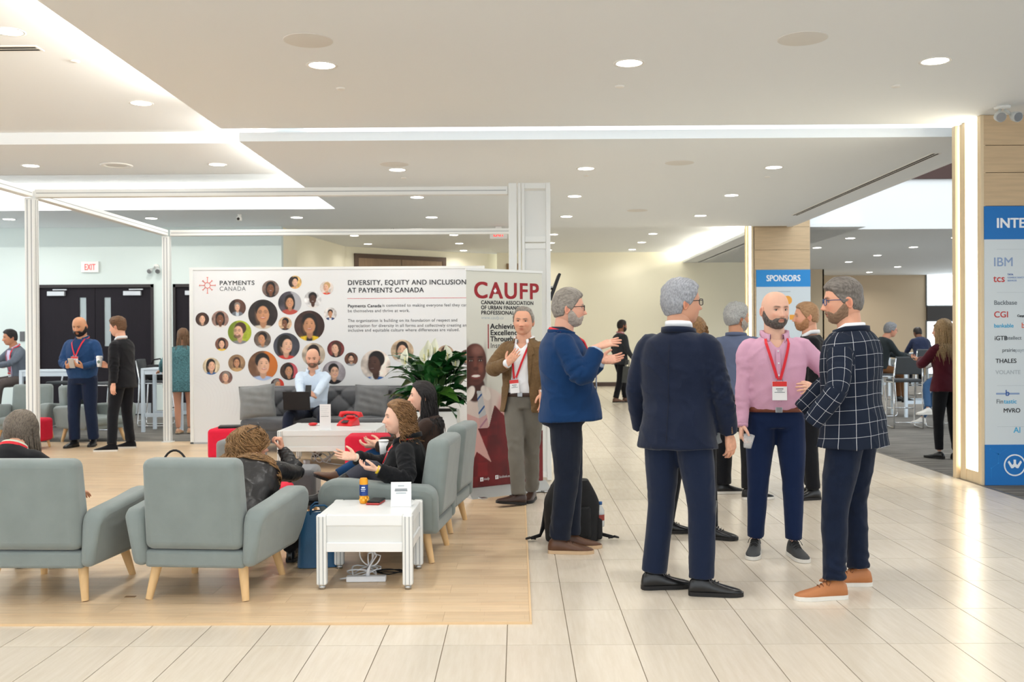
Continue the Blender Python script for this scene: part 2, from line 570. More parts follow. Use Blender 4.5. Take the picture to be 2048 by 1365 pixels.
for k, xa in enumerate((-10.9, -8.9, -6.4)):
    cove('cove_light', 'cove light strip over the far bay, %s one' % ('leftmost', 'middle', 'rightmost')[k], (xa + 1.6, 16.9, CZ + 0.12), (3.2, 0.06), 42, (PI + 0.9, 0, 0))
    cove('cove_light', 'cove light strip on the bay front ledge, %s one' % ('leftmost', 'middle', 'rightmost')[k], (xa + 1.6, 14.2, 4.02), (3.2, 0.06), 26, (PI - 0.9, 0, 0))
for k, xa in enumerate((-2.4, 0.2, 2.8)):
    cove('cove_light', 'cove light strip in the ceiling slot, %s of three' % ('left', 'middle', 'right')[k], (xa + 1.2, 10.1, CZ + 0.17), (2.3, 0.05), 12, (-PI / 2 - 0.25, 0, 0))
for k, ya in enumerate((20.4, 24.0, 27.4)):
    cove('cove_light', 'cove light strip above the far right soffit, %s of three' % ('near', 'middle', 'far')[k], (5.12, ya + 1.4, CZ + 0.12), (0.06, 3.0), 26, (PI, -0.5, 0), (1, 0.93, 0.78))

# ---- walls
# left wall, blue grey, with two dark double doors
LWY = 19.3
mb = MB()
mb.bb(-14, -9.36, LWY, LWY + 0.15, 0, 4.0).bb(-9.36, -7.06, LWY, LWY + 0.15, 2.55, 4.0).bb(-7.06, -6.68, LWY, LWY + 0.15, 0, 4.0)
mb.bb(-6.68, -4.88, LWY, LWY + 0.15, 2.55, 4.0).bb(-4.88, -4.57, LWY, LWY + 0.15, 0, 4.0)
struct('wall_left', mb, M_wall_blue)
struct('wall_left_return', MB().bb(-4.71, -4.57, LWY + .15, 20.5, 0, 4.0), M_wall_cream)
M_door = mat('door_dark_espresso', (26, 21, 28), rough=0.62, spec=0.25, noise=(6, 0.12, 4), stretch=(8, 8, 0.6))
M_frame = mat('door_frame_dark', (36, 28, 29), rough=0.5)
M_steel = mat('brushed_steel', (188, 190, 192), rough=0.32, metal=1.0)
M_kick = mat('kick_plate_steel', (176, 180, 182), rough=0.3, metal=0.9)
M_glass = mat('glass_pane', (225, 238, 240), rough=0.03, spec=0.6, alpha=0.35)
M_lobby = mat('lobby_pale', (225, 238, 242), rough=0.9)  # plain pale blue-white for the lobby wall
def double_door(n, x0, x1, leaves, label):
    f = MB().bb(x0, x0 + .05, LWY - .03, LWY + .12, 0, 2.55).bb(x1 - .05, x1, LWY - .03, LWY + .12, 0, 2.55).bb(x0, x1, LWY - .03, LWY + .12, 2.49, 2.55)
    fr = struct('door_%d' % n, f, M_frame)
    xm = (x0 + x1) / 2
    for k in range(leaves):
        if leaves == 2: a, b = (x0 + .05, xm - .004) if k == 0 else (xm + .004, x1 - .05)
        else: a, b = x0 + .05, x1 - .05
        gx = (b - .30, b - .17) if k == 0 else (a + .17, a + .30)
        mbl = MB().bb(a, gx[0], LWY + .02, LWY + .065, .01, 2.485).bb(gx[1], b, LWY + .02, LWY + .065, .01, 2.485)
        mbl.bb(gx[0], gx[1], LWY + .02, LWY + .065, .01, 1.35).bb(gx[0], gx[1], LWY + .02, LWY + .065, 2.30, 2.485)
        lf = obj('door_leaf', mbl, M_door, fr)
        obj('glass', MB().bb(gx[0], gx[1], LWY + .035, LWY + .045, 1.35, 2.30), M_glass, lf)
        obj('kick_plate', MB().bb(a + .02, b - .02, LWY + .012, LWY + .021, .03, .24), M_kick, lf)
        cx = a + .36 if k == 0 else b - .36
        obj('door_closer', MB().bb(cx - .17, cx + .17, LWY - .05, LWY + .02, 2.33, 2.42, bev=.01).bb(cx - .05, cx + .22, LWY - .06, LWY - .04, 2.44, 2.46), mat('closer_silver', (196, 200, 204), rough=0.4, metal=0.3), lf)
        hx = b - .09 if k == 0 else a + .09
        obj('door_pull', MB().tube([(hx, LWY + .02, .95), (hx, LWY - .05, .97), (hx, LWY - .05, 1.28), (hx, LWY + .02, 1.30)], .011, 8), M_steel, lf, smooth=True)
    return fr
double_door(1, -9.36, -7.06, 2, '')
double_door(2, -6.68, -4.88, 2, '')
# pale lobby wall behind those doors
struct('wall_left_back', MB().bb(-14, -5.9, 20.35, 20.45, 0, 4.0), M_lobby)
struct('floor_left_back', MB().bb(-14, -4.86, 24, 24.5, -.1, 0), M_carpet)
struct('baseboard_left', MB().bb(-14, -9.36, LWY - .015, LWY, 0, .1).bb(-7.06, -6.68, LWY - .015, LWY, 0, .1), mat('baseboard_grey', (120, 118, 114), rough=.6))
# far cream walls
struct('wall_alcove_left', MB().poly([(-5.6, 20.55, 0), (-4.69, 27.14, 0), (-4.69, 27.14, 4.0), (-5.6, 20.55, 4.0)]).poly([(-5.75, 20.55, 4.0), (-4.84, 27.2, 4.0), (-4.84, 27.2, 0), (-5.75, 20.55, 0)]), M_wall_cream)
struct('wall_alcove_near', MB().bb(-9, -4.57, 20.5, 20.6, 0, 4.0), M_wall_cream)
def seg_wall(p, q, z0, z1, th=0.15):
    d = Vector((q[0] - p[0], q[1] - p[1], 0)).normalized(); n = Vector((-d.y, d.x, 0)) * th
    a = Vector((p[0], p[1], 0)); b = Vector((q[0], q[1], 0))
    vs = [(a.x, a.y, z0), (b.x, b.y, z0), (b.x + n.x, b.y + n.y, z0), (a.x + n.x, a.y + n.y, z0)]
    vs += [(x, y, z1) for x, y, z in vs]
    return MB().add(vs, [(0, 3, 2, 1), (4, 5, 6, 7), (0, 1, 5, 4), (1, 2, 6, 5), (2, 3, 7, 6), (3, 0, 4, 7)])
struct('wall_angled', seg_wall((-4.72, 27.12), (-0.5, 30.1), 0, 4.0), M_wall_cream)
struct('wall_back', MB().bb(-0.6, 7.2, 29.6, 29.75, 0, 4.0), M_wall_cream)
struct('baseboard_back', MB().bb(-0.5, 7.2, 29.575, 29.6, 0, .12), mat('baseboard_dark', (74, 58, 50), rough=.5))
# brown double door in the angled wall
M_brown = mat('door_brown_veneer', (142, 116, 88), rough=.5, noise=(3, .14, 4), stretch=(6, 6, .5))
M_brown_d = mat('door_brown_frame', (84, 62, 44), rough=.5)
dx, dy = (4.22, 2.98); L = math.hypot(dx, dy); dx /= L; dy /= L
def aw(s, off, z): return (-4.72 + dx * s + dy * off, 27.12 + dy * s - dx * off, z)
def awbox(mb, s0, s1, o0, o1, z0, z1):
    vs = [aw(s0, o0, z0), aw(s1, o0, z0), aw(s1, o1, z0), aw(s0, o1, z0), aw(s0, o0, z1), aw(s1, o0, z1), aw(s1, o1, z1), aw(s0, o1, z1)]
    return mb.add(vs, [(0, 1, 2, 3), (4, 7, 6, 5), (0, 4, 5, 1), (1, 5, 6, 2), (2, 6, 7, 3), (3, 7, 4, 0)])
mb = MB(); awbox(mb, .30, .42, 0, .06, 0, 3.80); awbox(mb, 3.10, 3.22, 0, .06, 0, 3.80); awbox(mb, .42, 3.10, 0, .06, 3.68, 3.80)
d3 = struct('door_3', mb, M_brown_d)
obj('door_leaf', awbox(MB(), .42, 1.75, .01, .04, 0, 3.68), M_brown, d3)
obj('door_leaf', awbox(MB(), 1.77, 3.10, .01, .04, 0, 3.68), M_brown, d3)
struct('window_9', MB().bb(-.32, .05, 29.55, 29.6, 3.32, 3.66), mat('box_brown', (150, 120, 84), rough=.6)).name = 'trim_3'  # small brown box on the back wall

# ---- right side: high atrium and the room beyond
AX = 5.40
struct('wall_right_bulkhead', MB().bb(AX + .1, 16, 20.5, 20.65, CZ, 4.68), M_white)
struct('wall_right_upper', MB().bb(AX + .1, 16, 20.45, 20.65, 4.68, 7.2), mat('fascia_dark_brown', (70, 46, 40), rough=.5))
struct('ceiling_right_room', MB().bb(AX + .1, 22, 20.65, 44, CZ, CZ + .06), M_ceil)
struct('ceiling_atrium', MB().bb(10.5, 16, 10.2, 20.5, 6.2, 6.3), M_ceil_w)
struct('wall_right_far', MB().bb(7.1, 10.15, 33.0, 33.15, 0, CZ), M_wall_tan)
struct('wall_right_far_tan', MB().bb(10.15, 14.95, 36.5, 36.65, 0, 5.2).bb(10.1, 10.15, 33, 36.6, 0, CZ), mat('wall_paint_beige', (206, 186, 158), rough=.85, spec=.15))
struct('wall_right_pier', MB().bb(8.95, 9.25, 32.85, 33.0, 0, CZ), mat('pier_brown', (128, 106, 82), rough=.6))
struct('wall_back_right', MB().bb(7.1, 7.2, 29.6, 33.1, 0, CZ), M_wall_tan)
# glazed end of that room
M_winframe = mat('window_frame_grey', (110, 112, 110), rough=.5)
M_sky = mat('bright_daylight_pane', (255, 255, 255), emit=(240, 250, 255), estr=3.2)
def window(n, x0, x1, y, z0, z1, cols, rows):
    mb = MB(); t = .05
    mb.bb(x0, x1, y - .05, y + .05, z0 - t, z0).bb(x0, x1, y - .05, y + .05, z1, z1 + t)
    for i in range(cols + 1):
        xx = x0 + (x1 - x0) * i / cols
        mb.bb(xx - t / 2, xx + t / 2, y - .05, y + .05, z0 - t, z1 + t)
    for j in range(1, rows):
        zz = z0 + (z1 - z0) * j / rows
        mb.bb(x0, x1, y - .05, y + .05, zz - t / 2, zz + t / 2)
    w = struct('window_%d' % n, mb, M_winframe)
    for i in range(cols):
        for j in range(rows):
            a = x0 + (x1 - x0) * i / cols + t / 2; b = x0 + (x1 - x0) * (i + 1) / cols - t / 2
            c = z0 + (z1 - z0) * j / rows + (t / 2 if j else 0); d = z0 + (z1 - z0) * (j + 1) / rows - (t / 2 if j < rows - 1 else 0)
            obj('pane', MB().bb(a, b, y - .008, y + .008, c, d), M_sky, w)
    return w
window(1, 14.95, 19.6, 36.5, 2.55, 4.6, 4, 1)
window(2, 14.95, 19.6, 36.5, 0.05, 1.95, 4, 1)
struct('trim_4', MB().bb(14.95, 19.6, 36.4, 36.6, 2.0, 2.5), mat('transom_dark', (66, 62, 60), rough=.6))

# ---- oak clad pillars with vertical light strips
def oak_material():
    return mat('oak_veneer', (205, 178, 142), rough=.5, noise=(2.2, .10, 6), stretch=(1.2, 1.2, 14))
M_oak = oak_material()
M_oak_p = mat('oak_pale', (226, 205, 170), rough=.5, noise=(2.2, .06, 6), stretch=(10, 10, .8))
M_strip = mat('light_diffuser', (255, 255, 255), emit=(255, 247, 225), estr=6.0)
def pillar(name, x0, x1, y0, y1, top, joints):
    core = struct(name, MB().bb(x0 + .03, x1, y0 + .03, y1 - .01, 0, top), M_darkgap)
    for a, b in zip(joints[:-1], joints[1:]):
        obj('oak_panel', MB().bb(x0 + .012, x1, y0, y0 + .03, a + .003, b - .003), M_oak, core)
    d = y1 - y0
    # side facing the aisle: post, lamp, post
    obj('oak_post', MB().bb(x0 - .02, x0 + .03, y0, y0 + d * .14, 0, top, bev=.004), M_oak_p, core)
    obj('oak_post', MB().bb(x0 - .02, x0 + .03, y0 + d * .62, y0 + d * .84, 0, top, bev=.004), M_oak_p, core)
    obj('oak_post', MB().bb(x0 - .05, x0 + .03, y1 - d * .10, y1 + .02, 0, top, bev=.004), M_oak_p, core)
    obj('light_strip', MB().bb(x0 - .005, x0 + .03, y0 + d * .15, y0 + d * .61, .12, top - .005), M_strip, core)
    obj('light_strip', MB().bb(x0 - .005, x0 + .03, y0 + d * .845, y1 - d * .11, .12, top - .005), M_strip, core)
    obj('sill', MB().bb(x0 - .012, x0 + .03, y0 + d * .14, y0 + d * .62, 0, .12), M_oak_p, core)
    return core
P1 = pillar('wall_right_pillar', 4.60, 6.2, 9.86, 10.42, CZ, [0, .4, 1.1, 1.9, 2.76, 3.09, 3.36, CZ])
P2 = pillar('wall_right_pillar_far', 4.72, 5.86, 19.95, 20.45, 4.6, [0, .4, 1.1, 1.9, 2.80, 3.2, 3.66, 4.1, 4.6])
# ================================================================ ceiling fixtures
M_trim = mat('fixture_white', (240, 238, 232), rough=.5)
M_lens = mat('downlight_lens', (255, 255, 255), emit=(255, 250, 240), estr=14.0)
M_grille = mat('speaker_grille', (226, 224, 218), rough=.8)
dl_trim = MB().lathe([(.102, -.004), (.125, -.004), (.125, .004), (.102, .012)], n=28, caps=False).mesh('trim_ring', M_trim, True)
dl_lens = MB().lathe([(.001, .006), (.102, .006), (.102, .0065), (.001, .0065)], n=28).mesh('lens', M_lens)
def downlight(x, y, z, label, power=1.0, col=(1, .985, .95)):
    t = thing('recessed_downlight', label, 'downlight', (x, y, z), 0, 'recessed round ceiling lights')
    link('trim_ring', dl_trim, t); link('lens', dl_lens, t, (0, 0, -.008))
    area_light('lamp', (0, 0, -.012), (.2, .2), DOWNLIGHT_POWER * power, col, (0, 0, 0), 150, t, 'DISK')
    return t
CX3 = ((-1.54, 'left'), (.896, 'middle'), (3.315, 'right'))
for y, rw in ((.4, 'behind the camera'), (2.9, 'above the camera'), (5.4, 'just out of frame overhead')):
    for x, c in CX3: downlight(x, y, CZ, 'lit downlight %s, %s one of three' % (rw, c))
for x, c in CX3: downlight(x, 7.9, CZ, 'lit downlight in the near soffit, %s one of its three' % c)
for y, rw in ((12.86, 'first'), (15.4, 'second'), (18.0, 'third')):
    for x, c in CX3: downlight(x, y, CZ, 'lit downlight in the second soffit, %s one of the %s row' % (c, rw))
for y, rw in ((24.3, 'first'), (26.5, 'second'), (28.7, 'third')):
    for x, c in CX3: downlight(x, y, 3.98, 'small lit downlight in the far ceiling, %s one of the %s row' % (c, rw), 0.5, (1, .975, .91))
for y, rw in ((24.3, 'nearer'), (26.5, 'farther')):
    downlight(-3.97, y, 3.98, 'lit downlight %s the brown double door corner' % ('near' if rw == 'nearer' else 'beyond'), 0.5, (1, .975, .91))
for x, y, z, l in ((-4.05, 7.95, 3.96, 'lit downlight cut by the left frame edge near the air slot'), (-3.92, 10.4, 3.96, 'lit downlight in the raised bay beside the soffit edge'),
                (-4.0, 13.3, 3.82, 'lit downlight in the middle bay, right one'), (-6.5, 13.3, 3.82, 'lit downlight in the middle bay, left one'),
                (-6.4, 5.4, 3.96, 'lit downlight in the raised bay outside the frame, near one'), (-6.4, 7.95, 3.96, 'lit downlight in the raised bay outside the frame, far one'),
                (-9.15, 17.9, CZ, 'lit downlight near the dark doors, leftmost of three'), (-6.58, 17.9, CZ, 'lit downlight near the dark doors, middle of three'), (-3.96, 17.9, CZ, 'lit downlight near the dark doors, rightmost of three')):
    downlight(x, y, z, l)
for k, (x, y) in enumerate(((7.48, 22.4), (7.46, 24.8), (9.85, 24.8), (9.86, 27.3), (9.87, 29.7), (12.2, 32.0), (12.25, 34.7), (12.3, 27.3), (9.85, 22.4))):
    downlight(x, y, CZ, 'lit downlight in the right hand room ceiling, %s from its front edge' % ('first left', 'second left', 'second right', 'third right', 'fourth right', 'fifth', 'sixth', 'third outer', 'first right')[k], 2.2)
sp = MB().lathe([(.001, -.004), (.172, -.004), (.18, -.002), (.18, .002), (.001, .002)], n=36).mesh('grille', M_grille, True)
for x, y, z, l in ((-1.51, 7.24, CZ, 'flush round speaker in the near soffit, left one'), (2.09, 7.28, CZ, 'flush round speaker in the near soffit, right one'), (-1.53, 12.46, CZ, 'flush round speaker in the second soffit, left one'),
                (2.04, 12.48, CZ, 'flush round speaker in the second soffit, right one'), (2.08, 17.2, CZ, 'flush round speaker in the second soffit, farthest one')):
    tag(link('ceiling_speaker', sp, None, (x, y, z)), l, 'speaker', 'flush ceiling speakers')
ring = thing('ceiling_diffuser', 'round white air diffuser in the middle left bay', 'air vent', (-5.35, 13.3, 3.82))
obj('rim', MB().lathe([(.14, -.012), (.2, -.012), (.21, 0), (.14, 0)], n=32, caps=False), M_trim, ring, smooth=True)
obj('cone', MB().lathe([(.001, -.004), (.13, -.004), (.145, 0), (.001, 0)], n=32), M_grille, ring, smooth=True)
spk = MB().lathe([(.001, -.012), (.036, -.012), (.04, -.004), (.04, 0), (.001, 0)], n=20).mesh('sprinkler', M_trim, True)
for x, y, z, l in ((-1.52, 8.63, CZ, 'small round sprinkler cover in the near soffit, left'), (.895, 8.62, CZ, 'small round sprinkler cover in the near soffit, middle'), (3.3, 8.68, CZ, 'small round sprinkler cover in the near soffit, right'),
                   (-1.53, 13.5, CZ, 'small round sprinkler cover in the second soffit, left'), (.94, 13.4, CZ, 'small round sprinkler cover in the second soffit, middle'), (3.42, 13.6, CZ, 'small round sprinkler cover in the second soffit, right'),
                   (-3.9, 8.8, 3.96, 'small round sprinkler cover in the raised left bay')):
    tag(link('sprinkler_cover', spk, None, (x, y, z)), l, 'sprinkler', 'sprinkler covers')
def slot_vent(name, label, x0, x1, y0, y1, z):
    t = thing(name, label, 'air vent', ((x0 + x1) / 2, (y0 + y1) / 2, z))
    w, d = abs(x1 - x0), abs(y1 - y0)
    obj('frame', MB().box((0, 0, -.004), (w, d, .008)), M_trim, t)
    if w > d:
        for k in (-1, 1): obj('slot', MB().box((0, k * d * .2, -.0085), (w - .04, d * .22, .003)), M_darkgap, t)
    else:
        for k in (-1, 1): obj('slot', MB().box((k * w * .2, 0, -.0085), (w * .22, d - .04, .003)), M_darkgap, t)
slot_vent('linear_vent', 'linear slot vent in the raised left bay ceiling', -6.2, -4.02, 8.32, 8.48, 3.96)
slot_vent('linear_vent', 'long dark slot vent along the second soffit right edge', 4.95, 5.07, 11.9, 18.0, CZ)
slot_vent('linear_vent', 'short slot vent in the far ceiling', -2.9, -2.78, 21.5, 23, 3.98)
hatch = thing('ceiling_hatch', 'faint square access hatch in near soffit at the top edge', 'hatch', (.14, 6.55, CZ))
obj('hatch_panel', MB().box((0, 0, -.002), (.38, .38, .004)), M_ceil, hatch)
h2 = thing('ceiling_hatch', 'faint square access hatch in near soffit at the right edge', 'hatch', (4.0, 7.0, CZ), .0)
obj('hatch_panel', MB().box((0, 0, -.002), (.5, .5, .004)), M_ceil, h2)
# security camera and twin head emergency lights
c = thing('dome_camera', 'small white security camera hanging below the far left ceiling', 'camera', (-4.85, 17.4, CZ))
obj('mount', MB().cyl((0, 0, 0), (0, 0, -.05), .035, .03), M_trim, c, smooth=True)
obj('body', MB().box((0, -.02, -.08), (.07, .11, .07), bev=.015), M_trim, c)
obj('camera_lens', MB().cyl((0, -.07, -.085), (0, -.09, -.09), .025), M_darkgap, c)
def emergency(label, loc, rz, hang):
    t = thing('emergency_light', label, 'emergency light', loc, rz)
    if hang:
        obj('base', MB().cyl((0, 0, 0), (0, 0, -.025), .075, .07, 20), M_trim, t, smooth=True); o0 = Vector((0, 0, -.03))
    else:
        obj('base', MB().cyl((0, 0, 0), (0, -.03, 0), .055, .05, 20), M_trim, t, smooth=True); o0 = Vector((0, -.035, 0))
    for s in (-1, 1):
        a = o0 + Vector((s * .02, 0, 0)); b = o0 + Vector((s * .07, -.05, -.06))
        h = obj('lamp_head', MB().tube([a, a + (b - a) * .4, b], .014, 8).tube([b, b + Vector((s * .004, -.03, -.02)), b + Vector((s * .01, -.09, -.04))], [.03, .045, .05], 14), mat('clear_plastic_grey', (205, 208, 206), rough=.3), t, smooth=True)
        obj('bulb', MB().cyl(b + Vector((s * .01, -.091, -.04)), b + Vector((s * .011, -.096, -.042)), .042, n=14), M_steel, h)
    return t
emergency('twin head emergency light above the sponsor pillar', (4.62, 9.5, CZ), 0, True)
emergency('twin head emergency light on the blue grey wall', (-7.0, LWY, 2.89), 0, False)
# exit signs
M_exit = mat('exit_red', (235, 60, 60), emit=(255, 50, 45), estr=1.6)
M_exitbox = mat('exit_box', (240, 240, 236), rough=.5)
def exit_sign(label, loc, w, h, hang):
    t = thing('exit_sign', label, 'exit sign', loc)
    obj('box', MB().box((0, 0, 0), (w, .05, h), bev=.006), M_exitbox, t)
    text('lettering', 'EXIT', h * .78, M_exit, t, (-w * .30, -.027, -h * .28), weight=.002, width=w * .6)
    if hang: obj('canopy', MB().bb(-.06, .06, -.03, .03, h / 2, h / 2 + .04), M_exitbox, t)
    return t
exit_sign('white exit sign with red letters above the dark double doors', (-8.28, LWY - .03, 2.89), .34, .215, False)
exit_sign('hanging exit sign in the far ceiling behind the truss beam', (-.36, 19.5, CZ - .15), .34, .2, True)
# wall plates
for x, z, w, h, l in ((-9.62, 1.55, .09, .19, 'dark grey wall plate beside the dark double doors'),):
    t = thing('wall_plate', l, 'wall plate', (x, LWY, z)); obj('plate', MB().box((0, -.012, 0), (w, .024, h), bev=.004), mat('plate_grey', (96, 96, 98), rough=.5), t)

# ================================================================ sponsor boards on the pillars
M_blue = mat('print_blue', (4, 112, 190), rough=.45)
M_blue2 = mat('print_blue_light', (36, 140, 212), rough=.45)
M_board = mat('print_pale_grey', (214, 222, 226), rough=.5)
def inkm(n, c): return mat('ink_' + n, c, rough=.55)
K_w = inkm('white', (240, 244, 248)); K_grey = inkm('grey', (120, 128, 134)); K_lg = inkm('light_grey', (176, 186, 192)); K_red = inkm('red', (200, 54, 50)); K_blk = inkm('black', (34, 34, 38))
K_ibm = inkm('steel_blue', (142, 164, 200)); K_cy = inkm('cyan', (60, 170, 214)); K_or = inkm('orange', (238, 166, 66)); K_nb = inkm('navy', (40, 84, 160)); K_pink = inkm('pink_red', (206, 70, 90))
b = thing('sponsor_board', 'tall pale sponsor board with blue header on the right pillar', 'board', (4.60, 9.86, 0))
obj('panel', MB().bb(0.01, 1.5, -.012, -.001, .40, 2.43), M_board, b)
obj('header', MB().bb(0.01, 1.5, -.014, -.001, 2.43, 2.757), M_blue, b)
obj('footer', MB().bb(0.01, 1.5, -.014, -.001, 0.002, .403), M_blue, b)
text('lettering', 'INTERAC', .135, K_w, b, (.125, -.016, 2.545), weight=.004)
for z in (2.33, 1.905, .985, .58): obj('rule', MB().bb(.13, 1.4, -.0135, -.012, z, z + .002), K_lg, b)
for s, z, sz, m, x in (('IBM', 2.165, .125, K_ibm, .095), ('tcs', 2.01, .10, K_red, .095), ('CONSULTANCY', 2.045, .022, K_ibm, .235), ('SERVICES', 2.015, .022, K_ibm, .235), ('TATA', 2.075, .022, K_nb, .235), ('Backbase', 1.785, .062, K_grey, .10), ('CGI', 1.66, .085, K_red, .10), ('Capgemini', 1.665, .03, K_blk, .33),
                       ('bankable', 1.56, .055, K_cy, .10), ('brim', 1.555, .075, mat('ink_coral', (226, 110, 84), rough=.55), .37), ('iGTB', 1.435, .06, K_blk, .105), ('intellect', 1.44, .05, K_grey, .21), ('prairie', 1.32, .05, K_grey, .18), ('payments', 1.32, .05, K_lg, .31), ('THALES', 1.21, .06, K_blk, .115), ('VOLANTE', 1.10, .055, K_lg, .115),
                       ('b', .885, .085, K_nb, .21), ('Fin', .81, .06, K_grey, .12), ('tastic', .81, .06, K_cy, .195), ('MVRO', .72, .06, K_blk, .19), ('Al', .52, .08, K_cy, .29)):
    text('logo', s, sz, m, b, (x, -.0135, z), weight=.0012)
obj('logo_bar', MB().bb(.12, .35, -.0135, -.012, .897, .915), K_ibm, b); obj('logo_dot', MB().lathe([(.001, 0), (.05, 0), (.05, .002), (.001, .002)], (.46, -.0142, 1.455), 20, 'Y'), K_nb, b)
em = obj('emblem', MB().lathe([(.095, 0), (.108, 0), (.108, .003), (.095, .003)], (.30, -.018, .20), 36, 'Y', caps=False), K_w, b)
obj('emblem_figure', MB().prism([(-.07, .03), (-.055, .045), (-.025, .0), (-.012, .015), (-.012, .055), (.012, .055), (.012, .015), (.025, 0), (.055, .045), (.07, .03), (.035, -.03), (.018, -.03), (0, -.015), (-.018, -.03), (-.035, -.03)], -.017, -.0145, lambda a, bb, h: (.30 + a, h, .20 + bb)), K_w, em)
net = MB()
for (xa, za, xc, zc) in ((.06, .36, .14, .31), (.14, .31, .22, .36), (.14, .31, .14, .22), (.14, .22, .07, .17), (.07, .17, .07, .07)):
    net.tube([(xa, -.0148, za), (xc, -.0148, zc)], .0015, 4); net.lathe([(.001, 0), (.007, 0), (.007, .001), (.001, .001)], (xa, -.0155, za), 10, 'Y')
obj('network_pattern', net, M_blue2, b)
b = thing('sponsor_board', 'sponsor board headed SPONSORS on the far oak pillar', 'board', (4.78, 19.95, 0))
obj('panel', MB().bb(0, 1.08, -.02, -.001, .3, 2.46), M_board, b)
obj('header', MB().bb(0, 1.08, -.022, -.001, 2.46, 2.80), M_blue2, b)
text('lettering', 'SPONSORS', .17, K_w, b, (.20, -.024, 2.575), weight=.004, width=.67)
obj('logo', MB().lathe([(.001, 0), (.09, 0), (.09, .003), (.001, .003)], (.62, -.025, 2.19), 28, 'Y'), K_or, b)
obj('logo', MB().bb(.66, .78, -.024, -.02, 1.80, 1.90), K_or, b)
obj('caption', MB().bb(.43, .68, -.022, -.02, 2.355, 2.37), K_lg, b)

# ================================================================ the booth: aluminium frame and printed wall
M_alu = mat('truss_white', (232, 234, 232), rough=.35, spec=.5)
M_alu_d = mat('truss_groove', (170, 174, 176), rough=.5)
def post(label, x, y, z1, w=.10, parent=None):
    t = thing('frame_post', label, 'post', (x, y, 0))
    obj('profile', MB().bb(-w / 2, w / 2, -w / 2, w / 2, .012, z1, bev=.012), M_alu, t)
    g = MB()
    for s in (-1, 1):
        g.bb(s * w * .2 - .006, s * w * .2 + .006, -w / 2 - .001, -w / 2 + .002, .03, z1 - .02)
        g.bb(w / 2 - .002, w / 2 + .001, s * w * .2 - .006, s * w * .2 + .006, .03, z1 - .02)
    obj('groove', g, M_alu_d, t)
    obj('base_plate', MB().bb(-w * .7, w * .7, -w * .7, w * .7, .009, .016), M_alu, t)
    return t
TZ = 3.05
post('white frame post at the near left, in front of the dark doors', -5.03, 10.3, TZ - .09, .105)
post('slim white frame post beside the printed wall', -5.03, 14.27, TZ - .09, .105)
def beam(label, p, q, h=.085, w=.09):
    p = Vector(p); q = Vector(q); d = (q - p); L = d.length; rz = math.atan2(d.y, d.x)
    t = thing('frame_beam', label, 'beam', p, rz)
    obj('profile', MB().bb(0, L, -w / 2, w / 2, -h / 2, h / 2, bev=.01), M_alu, t)
    obj('groove', MB().bb(.02, L - .02, -w / 2 - .001, -w / 2 + .002, -.005, .005).bb(.02, L - .02, w / 2 - .002, w / 2 + .001, -.005, .005), M_alu_d, t)
    return t
beam('white overhead frame beam across the front of the stand', (-4.98, 10.3, TZ - .045), (-.09, 10.3, TZ - .045))
beam('white overhead frame beam running back on the left side', (-5.03, 10.36, TZ - .045), (-5.03, 14.22, TZ - .045))
beam('white overhead frame beam from the left post towards the viewer', (-5.03, 6.4, TZ - .045), (-5.03, 10.24, TZ - .045))
beam('white overhead frame beam above the printed wall', (-4.97, 14.27, TZ - .045), (-.09, 14.27, TZ - .045))
# tower at the right front corner of the stand
t = thing('booth_tower', 'tall white panelled tower at the stand corner behind the banner', 'tower', (0, 10.3, 0))
M_tpanel = mat('tower_panel', (226, 228, 226), rough=.5)
obj('post', MB().bb(-.085, .0, -.05, .05, .012, TZ + .03, bev=.01), M_alu, t)
for xx in (.012, .05): obj('mullion', MB().bb(xx, xx + .03, -.045, .0, .012, TZ + .03, bev=.006), M_alu, t)
obj('panel', MB().bb(.08, .30, -.02, .0, .08, 2.44), M_tpanel, t)
obj('panel', MB().bb(.08, .30, -.02, .0, 2.50, TZ - .05), M_tpanel, t)
for z in (.04, 2.40, 2.47, TZ - .03): obj('rail', MB().bb(.08, .30, -.035, .0, z, z + .06, bev=.006), M_alu, t)
obj('post', MB().bb(.30, .345, -.05, .05, .012, TZ + .03, bev=.008), M_alu, t)
obj('side_panel', MB().bb(.325, .335, .05, .9, .05, TZ), M_tpanel, t)
obj('post', MB().bb(.30, .345, .9, .99, .012, TZ + .03, bev=.008), M_alu, t)
mon = thing('monitor', 'dark monitor mounted on the back of the booth tower', 'monitor', (.40, 10.75, 2.02))
obj('screen', MB().box((0.0, 0, 0), (.03, .5, .30), ry=.35, bev=.005), mat('monitor_black', (30, 30, 32), rough=.4), mon)
obj('arm', MB().tube([(-.06, 0, 0), (0, 0, 0)], .02, 8), M_steel, mon)

# printed wall
WY = 13.95
wall = thing('printed_wall', 'white printed exhibition wall with round portraits and heading', 'display wall', (0, WY, 0))
M_print = mat('print_wall_white', (228, 230, 232), rough=.55)
obj('panel', MB().bb(-4.55, -.50, 0, .06, .03, 2.46), M_print, wall)
fr = MB().bb(-4.60, -4.55, -.01, .07, .012, 2.48, bev=.004).bb(-.50, -.455, -.01, .07, .012, 2.48, bev=.004).bb(-4.6, -.455, -.008, .07, 2.455, 2.49)
obj('frame', fr, M_alu, wall)
obj('base_rail', MB().bb(-4.6, -.455, -.01, .07, .009, .035), M_alu_d, wall)
lines = MB()
for k in range(20):
    rr = .25 + k * .045
    pts = []
    for a in np.linspace(-.35, PI * .62, 40):
        x = -4.62 + rr * 1.05 * math.cos(a); z = .62 + rr * .95 * math.sin(a)
        if x > -4.54 and z > .1 and x < -3.35 and z < 1.06 - (x + 4.54) * .22: pts.append((x, .0022, z))
    if len(pts) > 2: lines.tube(pts, .0032, 4)
